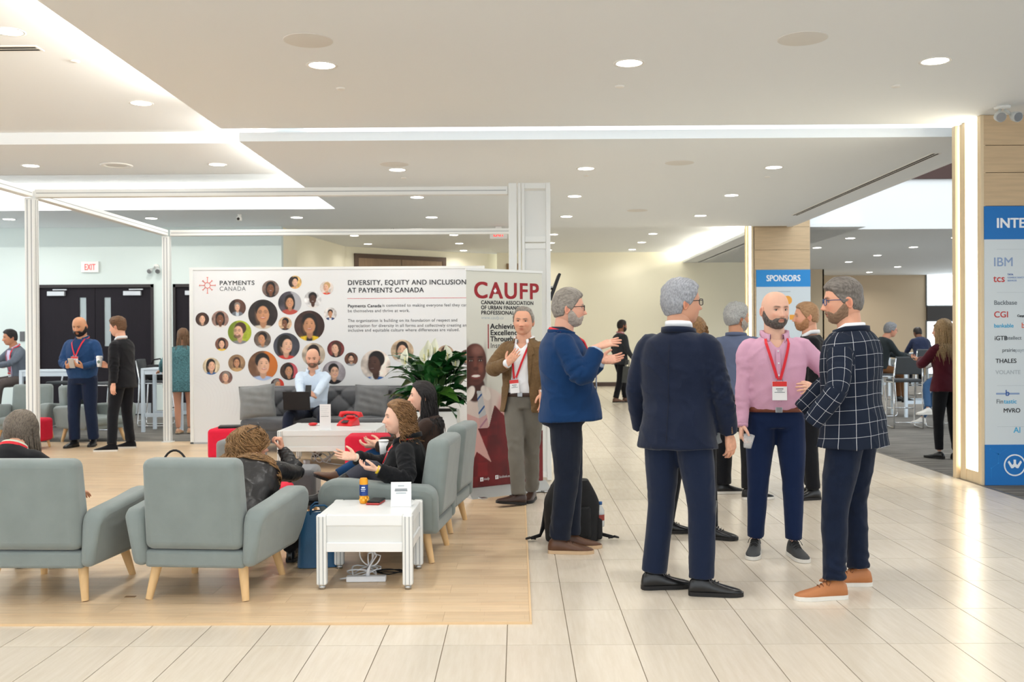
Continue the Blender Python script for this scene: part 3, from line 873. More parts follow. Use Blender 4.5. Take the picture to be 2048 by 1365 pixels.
obj('line_pattern', lines, mat('print_line_grey', (212, 212, 214), rough=.6), wall)
# sunburst emblem
def p2x(u, v):    # crop coordinates measured on the photograph's board -> metres on the board
    px = 380 + u / 3.531; py = 520 + v / 3.531
    return (-4.5685 + (px - 388) * .0070365 * .9995, 1.5 - (py + .0055 * (px - 1035) - 673) * .0070065)
cx, cz = p2x(140, 180)
sun = MB()
for k in range(8):
    a = k * PI / 4
    R_ = .082 if k % 2 == 0 else .062
    pp = [(math.cos(a + e) * r, math.sin(a + e) * r) for e, r in ((.39, .035), (0, .048), (-.39, .035))]
    for i in range(2): sun.tube([(cx + pp[i][0], -.002, cz + pp[i][1]), (cx + pp[i + 1][0], -.002, cz + pp[i + 1][1])], .0035, 5)
    sun.tube([(cx + math.cos(a) * .048, -.002, cz + math.sin(a) * .048), (cx + math.cos(a) * (R_ + .03), -.002, cz + math.sin(a) * (R_ + .03))], .0038, 5)
    e = a
    sun.tube([(cx + math.cos(a) * (R_ + .03) - math.sin(a) * .012, -.002, cz + math.sin(a) * (R_ + .03) + math.cos(a) * .012), (cx + math.cos(a) * (R_ + .03) + math.sin(a) * .012, -.002, cz + math.sin(a) * (R_ + .03) - math.cos(a) * .012)], .0032, 5)
obj('sunburst_emblem', sun, mat('ink_vermilion', (226, 84, 66), rough=.5), wall)
def wtext(name, s, u0, u1, v, hpx, m, wt=0.0):
    x0, z = p2x(u0, v); x1, _ = p2x(u1, v)
    text(name, s, hpx / 3.531 * .0070365 / .70, m, wall, (x0, -.002, z), weight=wt, width=x1 - x0, spacing=1.08)
K_dk = inkm('charcoal', (48, 52, 58)); K_mid = inkm('mid_grey', (92, 96, 102))
wtext('lettering', 'PAYMENTS', 224, 468, 178, 30, K_dk, .0018)
wtext('lettering', 'CANADA', 224, 408, 219, 30, K_mid, 0)
wtext('lettering', 'DIVERSITY, EQUITY AND INCLUSION', 1128, 1958, 178, 34, K_dk, .0022)
wtext('lettering', 'AT PAYMENTS CANADA', 1128, 1664, 232, 34, K_dk, .0022)
x0, z0 = p2x(1125, 275); x1, z1 = p2x(1965, 264)
obj('rule', MB().bb(x0, x1, -.002, 0, z0, z0 + .006), K_pink, wall)
for s, u1, v in (('Payments Canada', 1362, 336), ('be themselves and thrive at work.', 1562, 371), ('The organization is building on its foundation of respect and', 1898, 440), ('appreciation for diversity in all forms and collectively creating an', 1962, 476), ('inclusive and equitable culture where differences are valued.', 1912, 508)):
    wtext('lettering', s, 1128, u1, v, 21, K_mid if s[0] != 'P' else K_dk, .0018 if s[0] == 'P' else .0005)
wtext('lettering', 'is committed to making everyone feel they can', 1370, 1966, 332, 21, K_mid, .0005)

# painted portrait discs: flat print, one raster mesh each
M_raster = mat('photo_print', (255, 255, 255), rough=.5, attr='Col')
def paint_portrait(x, y, sp, seed):
    """x,y arrays in the unit disc; sp: dict of colours"""
    P = np.stack([x * 2.2, y * 2.2, np.full_like(x, seed * 3.1)], 1)
    n = fbm(P, seed, 3)
    C = np.tile(L3(sp['bg']), (len(x), 1)) * (1 + .45 * n[:, None])
    if 'bg2' in sp: C = blend(C, L3(sp['bg2']), sstep(x * sp.get('bgs', 1) + .2 * n, .1, .3))
    fx, fy = sp.get('at', (0, .10)); k = sp.get('s', 1.0) * 1.28; tn = sp.get('turn', 0.0)
    hair = L3(sp['hair']); skin = L3(sp['skin']); sh = L3(sp['shirt'])
    if sp.get('long'):
        hn = .06 * fbm(np.stack([x * 9, y * 5, x * 0 + seed], 1), seed + 5, 2)
        C = blend(C, hair * .8, ell(x, y + hn, fx - tn * .1, fy - .12 * k, .44 * k, .66 * k, .08, 2.4))
    # shoulders
    C = blend(C, sh, ell(x, y, fx, fy - 1.18 * k, .82 * k, .56 * k, .05, 2.3))
    C = blend(C, sh * .6, ell(x, y, fx - .5 * k, fy - 1.25 * k, .2 * k, .5 * k, .3) * .6)
    if 'inner' in sp: C = blend(C, L3(sp['inner']), ell(x, y, fx + tn * .1, fy - .95 * k, .2 * k, .42 * k, .05))
    C = blend(C, skin * .72, ell(x, y, fx + .02, fy - .48 * k, .17 * k, .3 * k, .05))
    C = blend(C, skin, ell(x, y, fx + tn * .06, fy - .04 * k, .32 * k, .45 * k, .05, 2.2))
    C = blend(C, skin * 1.22, ell(x, y, fx + tn * .06 + .08 * k, fy + .12 * k, .17 * k, .2 * k, .25) * .5)
    C = blend(C, skin * .62, ell(x, y, fx - .24 * k + tn * .06, fy - .08 * k, .12 * k, .34 * k, .25) * .55)
    # hair cap
    cap = ell(x, y, fx - tn * .07, fy + .20 * k, .39 * k, .40 * k, .06) * (1 - ell(x, y, fx + tn * .12, fy - .08 * k, .30 * k, .42 * k, .06))
    if not sp.get('bald'): C = blend(C, hair, cap)
    ex = fx + tn * .16 * k; ey = fy + .04 * k
    for s in (-1, 1):
        C = blend(C, skin * .45, ell(x, y, ex + s * .13 * k, ey + .085 * k, .075 * k, .018 * k, .03) * .8)
        C = blend(C, skin * .22, ell(x, y, ex + s * .13 * k, ey, .052 * k, .028 * k, .03) * .85)
    C = blend(C, skin * .7, ell(x, y, ex + .03 * k, fy - .12 * k, .05 * k, .07 * k, .05) * .6)
    C = blend(C, skin * np.array([.75, .42, .42]), ell(x, y, ex, fy - .25 * k, .135 * k, .055 * k, .03))
    C = blend(C, L3((245, 240, 235)), ell(x, y, ex, fy - .24 * k, .10 * k, .024 * k, .02) * sp.get('smile', .55))
    if sp.get('beard'): C = blend(C, hair * .9, ell(x, y, ex, fy - .34 * k, .24 * k, .14 * k, .08) * (1 - ell(x, y, ex, fy - .25 * k, .1 * k, .05 * k, .03)) * .75)
    if sp.get('glass'):
        for s in (-1, 1):
            C = blend(C, (.02, .02, .03), np.clip(ell(x, y, ex + s * .13 * k, ey, .10 * k, .075 * k, .02) - ell(x, y, ex + s * .13 * k, ey, .082 * k, .058 * k, .02), 0, 1))
    return np.clip(C, 0, 1)
def disc_mesh(r, rings, segs, spec, seed):
    rr = np.linspace(0, 1, rings + 1); aa = np.linspace(0, 2 * PI, segs, endpoint=False)
    X = np.outer(rr, np.cos(aa)).ravel(); Z = np.outer(rr, np.sin(aa)).ravel()
    vs = np.stack([X * r, np.zeros_like(X), Z * r], 1)
    fs = []
    for j in range(rings):
        for i in range(segs):
            i2 = (i + 1) % segs
            fs.append((j * segs + i, j * segs + i2, (j + 1) * segs + i2, (j + 1) * segs + i))
    me = bpy.data.meshes.new('portrait'); me.from_pydata(vs.tolist(), [], fs); me.materials.append(M_raster)
    set_col(me, paint_portrait(X, Z, spec, seed)); me.update()
    return me
DK = (34, 24, 22); BRN = (70, 46, 34); BLK = (22, 18, 18); GRY = (130, 122, 116); BLD = (196, 160, 112)
LS = (222, 176, 148); MS = (196, 142, 106); DS = (122, 78, 54); DD = (78, 50, 40)
PORTRAITS = [
 (102, 420, 48, dict(bg=(60, 40, 36), hair=BRN, skin=LS, shirt=(90, 80, 80), long=1)), (228, 420, 60, dict(bg=(150, 120, 110), hair=DK, skin=DS, shirt=(226, 220, 216), long=1)),
 (350, 338, 60, dict(bg=(90, 60, 50), hair=GRY, skin=LS, shirt=(110, 116, 126), s=.7, inner=(200, 210, 220), bg2=(40, 30, 28), bgs=-1)), (365, 512, 83, dict(bg=(168, 182, 50), hair=BRN, skin=LS, shirt=(126, 128, 132), turn=-1, glass=1, beard=1, bg2=(110, 130, 30), bgs=-1)),
 (530, 385, 104, dict(bg=(40, 32, 32), hair=BLK, skin=MS, shirt=(206, 198, 184), glass=1, s=1.05)), (585, 205, 60, dict(bg=(120, 100, 92), hair=BLK, skin=DS, shirt=(40, 36, 40), long=1)),
 (758, 158, 46, dict(bg=(232, 190, 120), hair=BLK, skin=LS, shirt=(232, 178, 110), bg2=(40, 30, 30), bgs=-1)), (720, 305, 82, dict(bg=(70, 66, 76), hair=BLK, skin=MS, shirt=(176, 72, 60), long=1, s=.8, bg2=(170, 170, 176))),
 (882, 280, 60, dict(bg=(214, 214, 216), hair=BLK, skin=DD, shirt=(226, 222, 220))), (980, 198, 47, dict(bg=(216, 206, 200), hair=BLD, skin=LS, shirt=(222, 66, 40), turn=-1, smile=.2)),
 (1005, 382, 45, dict(bg=(226, 222, 220), hair=DK, skin=MS, shirt=(50, 66, 110), s=.8, inner=(220, 226, 236))), (686, 450, 47, dict(bg=(214, 180, 146), hair=BLK, skin=DS, shirt=(40, 36, 44), turn=-.8, glass=1)),
 (857, 466, 107, dict(bg=(70, 46, 40), hair=BLK, skin=MS, shirt=(226, 190, 30), inner=(24, 24, 26), long=1, s=.95, bg2=(50, 30, 26))), (525, 562, 60, dict(bg=(96, 84, 76), hair=BLK, skin=MS, shirt=(150, 150, 150), turn=-.8)),
 (238, 596, 47, dict(bg=(120, 84, 70), hair=DK, skin=LS, shirt=(238, 200, 40), long=1)), (695, 610, 93, dict(bg=(60, 62, 72), hair=BLK, skin=LS, shirt=(196, 56, 48), long=1, turn=1, at=(-.05, .1))),
 (885, 670, 82, dict(bg=(196, 180, 160), hair=DK, skin=DS, shirt=(60, 50, 52), long=1)), (1042, 630, 60, dict(bg=(120, 50, 48), hair=BRN, skin=LS, shirt=(36, 32, 36), long=1, turn=-.8)),
 (1150, 702, 47, dict(bg=(96, 62, 48), hair=DK, skin=LS, shirt=(156, 156, 160), glass=1, beard=1, s=.9)), (163, 752, 60, dict(bg=(206, 190, 160), hair=BLK, skin=LS, shirt=(40, 90, 150), long=1, turn=.6)),
 (343, 730, 60, dict(bg=(150, 120, 90), hair=BRN, skin=MS, shirt=(196, 160, 110), long=1, s=.8, glass=1)), (527, 748, 104, dict(bg=(110, 76, 52), hair=BLK, skin=LS, shirt=(170, 190, 226), bg2=(196, 110, 40), s=1.0, turn=.4)),
 (265, 832, 47, dict(bg=(110, 80, 74), hair=GRY, skin=LS, shirt=(200, 170, 150), s=1.1, turn=-.5)), (710, 788, 62, dict(bg=(70, 50, 40), hair=BLK, skin=MS, shirt=(40, 34, 36), long=1, bg2=(190, 80, 90))),
 (628, 885, 47, dict(bg=(60, 44, 46), hair=GRY, skin=MS, shirt=(50, 60, 90), turn=1, bg2=(210, 60, 40))), (1028, 797, 82, dict(bg=(156, 150, 156), hair=BLK, skin=LS, shirt=(34, 32, 36), glass=1, turn=.5, s=.9)),
 (1322, 742, 105, dict(bg=(226, 214, 204), hair=BLK, skin=DD, shirt=(40, 100, 170), inner=(222, 226, 230), turn=-1, s=1.1, smile=.1)), (1510, 645, 80, dict(bg=(196, 172, 144), hair=DK, skin=LS, shirt=(220, 214, 210), long=1)),
 (1815, 665, 60, dict(bg=(176, 150, 128), hair=BRN, skin=MS, shirt=(180, 150, 120), long=1)), (1968, 690, 56, dict(bg=(90, 66, 60), hair=DK, skin=MS, shirt=(120, 120, 126)))]
for k, (u, v, r, spx) in enumerate(PORTRAITS):
    x, z = p2x(u, v); rr = r / 3.531 * .0070365
    link('portrait', disc_mesh(rr, 26 if r > 70 else 20, 72, spx, k + 3), wall, (x, -.0022, z))

# ---- roll-up banner
BA = math.atan2(.50, .71)
ban = thing('rollup_banner', 'white and dark red roll-up banner with a maple leaf', 'banner', (-.47, 9.20, .0), BA)
BWD, BH = .87, 2.05
M_ban = mat('banner_print', (255, 255, 255), rough=.5, attr='Col')
nx, nz = 150, 340
gx, gz = np.meshgrid(np.linspace(0, 1, nx), np.linspace(0, 1, nz))
gx = gx.ravel(); gz = gz.ravel()          # x along banner, z up
X = gx * BWD; Z = gz * BH
C = np.tile(L3((212, 212, 202)), (len(X), 1)) * (1 + .05 * (gz - .5))[:, None]
sk = L3((92, 50, 42))
# second child's face behind
C = blend(C, L3((120, 70, 50)), ell(X, Z, .47, 1.02, .05, .09, .01))
# shirt
C = blend(C, L3((222, 206, 198)), ell(X, Z, .12, .52, .36, .44, .02, 2.6))
C = blend(C, L3((196, 116, 106)), ell(X, Z, .42, .64, .10, .24, .06) * .6)
C = blend(C, L3((190, 172, 166)), ell(X, Z, .26, .68, .02, .22, .03) * .5)
C = blend(C, sk * .55, ell(X, Z, .09, .95, .11, .13, .02))
for sgx in (-1, 1):
    C = blend(C, L3((234, 224, 216)), ell(X - sgx * (.98 - Z) * .35, Z, .12 + sgx * .06, .90, .05, .07, .01))
# head
C = blend(C, sk * 1.0, ell(X, Z, .09, 1.17, .128, .195, .010, 2.3))
C = blend(C, L3((150, 104, 92)), ell(X, Z, .12, 1.30, .06, .045, .05) * .6)
C = blend(C, L3((150, 88, 70)), ell(X, Z, .155, 1.14, .032, .05, .04) * .55)
C = blend(C, L3((140, 80, 64)), ell(X, Z, .095, 1.17, .016, .06, .03) * .5)
C = blend(C, sk * .5, ell(X, Z, .0, 1.15, .05, .2, .05) * .7)
C = blend(C, sk * .6, ell(X, Z, .205, 1.15, .018, .16, .03) * .6)
for ex in (.045, .15):
    C = blend(C, sk * .22, ell(X, Z, ex, 1.238, .032, .007, .006)); C = blend(C, sk * .4, ell(X, Z, ex, 1.208, .03, .014, .012)); C = blend(C, L3((176, 160, 150)), ell(X, Z, ex, 1.205, .017, .006, .004)); C = blend(C, (.01, .01, .01), ell(X, Z, ex, 1.206, .0085, .0085, .004))
C = blend(C, sk * .55, ell(X, Z, .10, 1.130, .03, .018, .018) * .8)
C = blend(C, L3((120, 54, 52)), ell(X, Z, .10, 1.058, .056, .024, .006)); C = blend(C, L3((236, 228, 222)), ell(X, Z, .10, 1.062, .046, .011, .004))
C = blend(C, sk * .6, ell(X, Z, .10, 1.015, .04, .012, .012) * .5)
# tie
tie = ((np.abs(X - .135 - (.92 - Z) * .16) < .026 + (.92 - Z) * .07) & (Z < .92) & (Z > .56)).astype(float)
C = blend(C, L3((196, 198, 200)), tie)
C = blend(C, L3((50, 90, 150)), tie * (np.mod(Z * 7 - X * 7, 1) < .16))
# pink star over the shirt, dark red leaf below
def inpoly(px, pz, poly):
    r = np.zeros(len(px), bool); j = len(poly) - 1
    for i in range(len(poly)):
        xi, zi = poly[i]; xj, zj = poly[j]
        c_ = ((zi > pz) != (zj > pz)) & (px < (xj - xi) * (pz - zi) / (zj - zi + 1e-12) + xi)
        r ^= c_; j = i
    return r
red = L3((104, 20, 24)) * (1 + .35 * fbm(np.stack([X * 7, Z * 7, X * 0], 1), 3, 3))[:, None]
red = np.where((np.mod(np.floor(X * 9) * 7 + np.floor(Z * 8) * 5, 11) < 2)[:, None], red * 1.35, red)
pk = inpoly(X, Z, [(-.1, .74), (0, .715), (.13, .665), (.22, .70), (.241, .575), (.3, .5), (.3, .2), (-.1, .2)])
C = np.where(pk[:, None], L3((212, 140, 136)) * .6 + C * .4, C)
leaf = inpoly(X, Z, [(-.1, .0), (-.1, .27), (0, .27), (.066, .278), (.103, .358), (.267, .246), (.119, .57), (.241, .575), (.305, .784), (.458, .638), (.52, .66), (.57, .50), (.70, .44), (.9, .53), (.9, 0)])
C = np.where(leaf[:, None], red, C)
fold = inpoly(X, Z, [(.06, .47), (.26, .31), (.18, .37)])
me = bpy.data.meshes.new('graphic')
fs = [(j * nx + i, j * nx + i + 1, (j + 1) * nx + i + 1, (j + 1) * nx + i) for j in range(nz - 1) for i in range(nx - 1)]
me.from_pydata(np.stack([X, X * 0, Z + .07], 1).tolist(), [], fs); me.materials.append(M_ban); set_col(me, np.clip(C, 0, 1))
g = link('graphic', me, ban)
obj('backing', MB().bb(0, BWD, .0015, .003, .07, BH + .07), mat('banner_back', (200, 200, 196), rough=.6), ban)
obj('top_rail', MB().bb(-.005, BWD + .005, -.008, .012, BH + .06, BH + .085, bev=.004), M_alu, ban)
obj('base', MB().prism([(-.12, 0), (.12, 0), (.05, .06), (.02, .085), (-.02, .085), (-.05, .06)], -.02, BWD + .02, lambda a, bb, h: (h, a, bb + .009)), M_steel, ban)
obj('foot', MB().bb(.05, .11, -.17, .17, .009, .02), M_steel, ban); obj('foot', MB().bb(BWD - .11, BWD - .05, -.17, .17, .009, .02), M_steel, ban)
K_mar = inkm('maroon', (150, 24, 34))
def bt(s, x, z, w, size, m, wt=0.0, sh=0.0, spc=1.04): text('lettering', s, size, m, ban, (x, -.0015, z + .07), weight=wt, width=w, shear=sh, spacing=spc)
bt('CAUFP', .08, 1.79, .735, .215, K_mar, .006, 0, 1.14)
leafpts = [(0, -.03), (.004, -.012), (.02, -.016), (.017, -.006), (.03, .006), (.024, .010), (.026, .02), (.016, .017), (.010, .024), (.007, .018), (.006, .034), (.0, .046), (-.006, .034), (-.007, .018), (-.010, .024), (-.016, .017), (-.026, .02), (-.024, .010), (-.03, .006), (-.017, -.006), (-.02, -.016), (-.004, -.012)]
obj('maple_leaf', MB().poly([(.318 + a * .6, -.003, 1.925 + z_ * .75) for a, z_ in leafpts]), K_w, ban)
for s, z, w in (('CANADIAN ASSOCIATION', 1.732, .60), ('OF URBAN FINANCIAL', 1.684, .50), ('PROFESSIONALS', 1.636, .40)): bt(s, .16, z, w, .050, K_blk, .0016, 0, 1.08)
bt('www.caufp.ca', .16, 1.592, .25, .045, K_lg, 0, .2)
obj('rule', MB().bb(.235, .245, -.002, 0, 1.315 + .07, 1.545 + .07), K_mar, ban)
for s, z, w, wt in (('Achieving', 1.502, .32, .0024), ('Excellence', 1.442, .34, .0024), ('Through', 1.383, .255, .0024), ('Inspiration', 1.321, .30, 0)): bt(s, .262, z, w, .068, K_blk, wt, 0, 1.06)
for x, z in ((.14, .075), (.31, .082), (.57, .09)): obj('social_icon', MB().bb(x, x + .035, -.002, 0, z + .07, z + .107), K_w, ban)
bt('caufp', .18, .085, .06, .035, K_w, 0, .2); bt('facebook.com/caufp', .352, .09, .2, .035, K_w, 0, .2); bt('company/caufp', .612, .097, .15, .035, K_w, 0, .2)
text('icon_letter', 'f', .03, K_mar, ban, (.322, -.003, .162), weight=.001); text('icon_letter', 't', .03, K_mar, ban, (.152, -.003, .155), weight=.001)
# ================================================================ furniture
G0 = .009      # top of the stand boards
M_fab = mat('armchair_grey_fabric', (131, 140, 138), rough=.9, spec=.15, sheen=.25, noise=(7, .07, 4), bump=(420, .12, 2))
M_fab_d = mat('sofa_charcoal_velvet', (88, 89, 92), rough=.8, spec=.2, sheen=.4, noise=(9, .12, 3), bump=(300, .1, 2))
M_fab_m = mat('cushion_mid_grey', (126, 128, 128), rough=.85, spec=.15, sheen=.2, noise=(14, .08, 4), bump=(260, .15, 2))
M_red = mat('pouf_red_fabric', (214, 34, 62), rough=.75, spec=.2, noise=(30, .05, 3), bump=(300, .1, 2))
M_leg = mat('beech_leg', (222, 184, 132), rough=.5, noise=(5, .1, 4), stretch=(5, 5, .8))
M_chrome = mat('chrome', (222, 224, 226), rough=.12, metal=1.0)
M_seatblk = mat('stool_dark_vinyl', (66, 70, 74), rough=.6, bump=(200, .08, 2))
M_tabletop = mat('table_white', (236, 238, 238), rough=.3, spec=.5)
M_tblue = mat('table_pale_blue_white', (214, 226, 236), rough=.4)
M_blk = mat('black_plastic', (24, 24, 26), rough=.5)
M_cable = mat('cable_white', (224, 226, 230), rough=.45)

def bevel_obj(name, mb, m, parent, w, seg=4, sub=0):
    o = obj(name, mb, m, parent, auto=40)
    md = o.modifiers.new('bevel', 'BEVEL'); md.width = w; md.segments = seg; md.limit_method = 'ANGLE'; md.angle_limit = math.radians(25)
    md.harden_normals = False
    if sub:
        s_ = o.modifiers.new('sub', 'SUBSURF'); s_.levels = sub; s_.render_levels = sub
    return o

def make_armchair(label, loc, rz):
    t = thing('armchair', label, 'armchair', loc, rz, 'grey upholstered armchairs')
    for s in (-1, 1):
        # arm: side outline swept across, flaring outward and forward
        out = [(-.385, .20), (-.385, .44), (-.37, .50), (-.32, .525), (.0, .545), (.20, .565), (.31, .565), (.375, .53), (.40, .46), (.395, .38), (.36, .28), (.30, .195)]
        def arm(a, b, h, s=s):
            # h 0..1 across the thickness
            fl = .03 * sstep(np.float64(a), -.4, .4) + .03 * max(0, (b - .2)) / .36
            x = .275 + h * .115 + (fl if h > .5 else fl * .5)
            if b < .30: x -= (.30 - b) * (.35 if h > .5 else 0)
            return (s * x, a, b)
        mb = MB()
        mb.prism(out, 0, 1, arm)
        bevel_obj('arm', mb, M_fab, t, .042, 5)
    # seat base, cushion
    bevel_obj('seat_base', MB().bb(-.29, .29, -.37, .33, .19, .29), M_fab, t, .02, 3)
    bevel_obj('seat_cushion', MB().bb(-.27, .27, -.28, .37, .25, .37), M_fab, t, .045, 4)
    # back: inner slab leaning, with a domed cushion in front
    mb = MB()
    def slab(mb, x0, x1, yb0, yb1, yt0, yt1, z0, z1):
        vs = [(x0, yb0, z0), (x1, yb0, z0), (x1, yb1, z0), (x0, yb1, z0), (x0 * .97, yt0, z1), (x1 * .97, yt0, z1), (x1 * .97, yt1, z1), (x0 * .97, yt1, z1)]
        return mb.add(vs, [(0, 3, 2, 1), (4, 5, 6, 7), (0, 1, 5, 4), (1, 2, 6, 5), (2, 3, 7, 6), (3, 0, 4, 7)])
    slab(mb, -.285, .285, -.395, -.22, -.45, -.30, .295, .815)
    bevel_obj('backrest', mb, M_fab, t, .048, 5)
    legm = None
    for sx in (-1, 1):
        for sy, spl in ((-1, .05), (1, .07)):
            o = obj('leg', MB().cyl((sx * .25, sy * .26 - .02, .215), (sx * (.25 + .035), sy * (.26 + spl) - .02, 0), .031, .020, 14), M_leg, t, smooth=True)
            o.data.set_sharp_from_angle(angle=math.radians(50))
    return t
chA = make_armchair('grey armchair seen from behind, with the curly haired woman', (-1.80, 5.97, G0), math.radians(-5))
chB = dup(chA, (-2.735, 5.97, G0), math.radians(-2), 'grey armchair seen from behind at the left frame edge')
chC = dup(chA, (-.87, 6.86, G0), math.radians(90 - 6), 'grey armchair in profile behind the white side table')
chD = dup(chA, (-.80, 7.85, G0), math.radians(90 - 8), 'grey armchair partly hidden, next to the red banner')
chE = dup(chA, (-6.20, 14.52, 0.002), math.radians(-118), 'grey armchair with a dark jacket, behind the man in blue sweater')
chF = dup(chA, (-7.25, 14.6, 0.002), math.radians(-172), 'grey armchair at the far left frame edge behind the post')

# ---- white profile tables
def make_table(label, loc, rz, w, d, h, skirt):
    t = thing('side_table', label, 'table', loc, rz)
    obj('table_top', MB().bb(-w / 2 + .045, w / 2 - .045, -d / 2 + .045, d / 2 - .045, h - .02, h - .001), M_tabletop, t)
    for sx in (-1, 1):
        for sy in (-1, 1):
            cx, cy = sx * (w / 2 - .03), sy * (d / 2 - .03)
            lg = obj('leg', MB().bb(cx - .03, cx + .03, cy - .03, cy + .03, .025, h, bev=.012), M_alu, t)
            g = MB()
            for q in (-.012, .012):
                g.bb(cx + q - .003, cx + q + .003, cy - .0306, cy - .028, .03, h - .01).bb(cx + .028, cx + .0306, cy + q - .003, cy + q + .003, .03, h - .01).bb(cx - .0306, cx - .028, cy + q - .003, cy + q + .003, .03, h - .01)
            obj('flute', g, M_alu_d, lg)
            obj('foot', MB().cyl((cx, cy, 0), (cx, cy, .025), .02, .02, 14), M_steel, lg, smooth=True)
    for sy in (-1, 1):
        y = sy * (d / 2 - .03)
        obj('rail', MB().bb(-w / 2 + .06, w / 2 - .06, y - .02, y + .02, h - .065, h - .002, bev=.004), M_tabletop, t)
        obj('panel', MB().bb(-w / 2 + .06, w / 2 - .06, y - .010, y + .010, h - skirt + .05, h - .065), M_tpanel, t)
        obj('rail', MB().bb(-w / 2 + .06, w / 2 - .06, y - .02, y + .02, h - skirt, h - skirt + .055, bev=.004), M_tabletop, t)
    for sx in (-1, 1):
        x = sx * (w / 2 - .03)
        obj('rail', MB().bb(x - .02, x + .02, -d / 2 + .06, d / 2 - .06, h - .065, h - .002, bev=.004), M_tabletop, t)
        obj('panel', MB().bb(x - .010, x + .010, -d / 2 + .06, d / 2 - .06, h - skirt + .05, h - .065), M_tpanel, t)
        obj('rail', MB().bb(x - .02, x + .02, -d / 2 + .06, d / 2 - .06, h - skirt, h - skirt + .055, bev=.004), M_tabletop, t)
    return t
make_table('small white side table with fluted legs in the foreground', (-.905, 6.14, G0), math.radians(-1), .57, .58, .442, .22)
make_table('low white coffee table in front of the sofa', (-2.16, 11.72, G0), 0, 1.12, 1.02, .44, .24)

# ---- tufted sofa
sofa = thing('tufted_sofa', 'charcoal velvet sofa with button tufted back against the printed wall', 'sofa', (-2.42, 13.40, G0))
SWD = 2.42
def back_fn(u, v):
    x = (u - .5) * SWD; z = .40 + v * .42
    # diamond tufting
    a = x / .17 + (v * 2.6); b_ = x / .17 - (v * 2.6)
    q = abs(math.sin(a * PI / 2)) * abs(math.sin(b_ * PI / 2))
    dip = math.exp(-((abs(math.sin((a) * PI / 2)) ** 2 + abs(math.sin((b_) * PI / 2)) ** 2) * 9))
    edge = min(1, min(v, 1 - v) * 8 + .0)
    y = .02 + .10 * v - .055 * (q ** .5) * edge + .03 * dip - .03 * math.sqrt(max(0, edge))
    return (x, y, z)
mb = MB(); mb.grid(back_fn, 150, 40)
obj('tufted_back', mb, M_fab_d, sofa, smooth=True)
bevel_obj('back_frame', MB().bb(-SWD / 2, SWD / 2, .10, .24, .12, .83), M_fab_d, sofa, .03, 3)
btn = MB()
k = 0
for i in range(-7, 8):
    for j in range(3):
        v = (j + .5) / 2.6 * .75 + .1
        x = (i + (j % 2) * .5) * .17
        if abs(x) < SWD / 2 - .06: btn.lathe([(.001, -.012), (.010, -.010), (.012, 0), (.001, .002)], (x, .035 + .1 * v - .03, .40 + v * .42), 10, 'Y')
ob = obj('buttons', btn, M_fab_d, sofa, smooth=True); ob['kind'] = 'stuff'
bevel_obj('seat_cushion', MB().bb(-SWD / 2 + .02, SWD / 2 - .02, -.52, .06, .27, .43), M_fab_d, sofa, .05, 4)
bevel_obj('seat_base', MB().bb(-SWD / 2, SWD / 2, -.50, .22, .12, .28), M_fab_d, sofa, .02, 3)
for sx in (-1, 1):
    for y in (-.43, .15): obj('leg', MB().cyl((sx * 1.1, y, .13), (sx * 1.12, y, 0), .025, .018, 12), M_leg, sofa, smooth=True)

def pillow(label, loc, rot, w, h, th, m, seed):
    rs = random.Random(seed)
    def top(sgn):
        def fn(u, v):
            a = u * 2 - 1; b_ = v * 2 - 1
            e = (1 - abs(a) ** 3.2) * (1 - abs(b_) ** 3.2)
            pin = 1 - .07 * (1 - abs(b_)) ** 1 * (abs(a) ** 4) ; pin2 = 1 - .07 * (1 - abs(a)) * (abs(b_) ** 4)
            wr = .006 * math.sin(a * 9 + b_ * 5 + seed) * (1 - abs(a)) + .005 * math.sin(b_ * 14 + a * 3 + seed)
            return (a * w / 2 * pin, sgn * (th / 2 * max(e, 0) ** .45 + wr * max(e, 0)), b_ * h / 2 * pin2)
        return fn
    mb = MB(); mb.grid(top(-1), 24, 24); mb.grid(top(1), 24, 24)
    t = thing('throw_pillow', label, 'pillow', loc)
    t.rotation_euler = rot
    obj('cover', mb, m, t, smooth=True)
    edge = [(a * w / 2, 0, b_ * h / 2) for a, b_ in [(-1, -1), (-.5, -.965), (0, -.93), (.5, -.965), (1, -1), (.965, -.5), (.93, 0), (.965, .5), (1, 1), (.5, .965), (0, .93), (-.5, .965), (-1, 1), (-.965, .5), (-.93, 0), (-.965, -.5), (-1, -1)]]
    obj('piping', MB().tube(edge, .006, 6), m, t, smooth=True)
    return t
pillow('lighter grey pillow leaning at the left end of the sofa', (-3.40, 12.98, .665), (math.radians(-16), math.radians(-5), math.radians(6)), .46, .44, .15, M_fab_m, 1)
pillow('darker grey pillow propped on the right half of the sofa', (-1.93, 13.08, .66), (math.radians(-15), math.radians(2), 0), .44, .42, .14, mat('cushion_dark_grey', (104, 106, 108), rough=.85, sheen=.2, noise=(14, .08, 4), bump=(260, .15, 2)), 2)

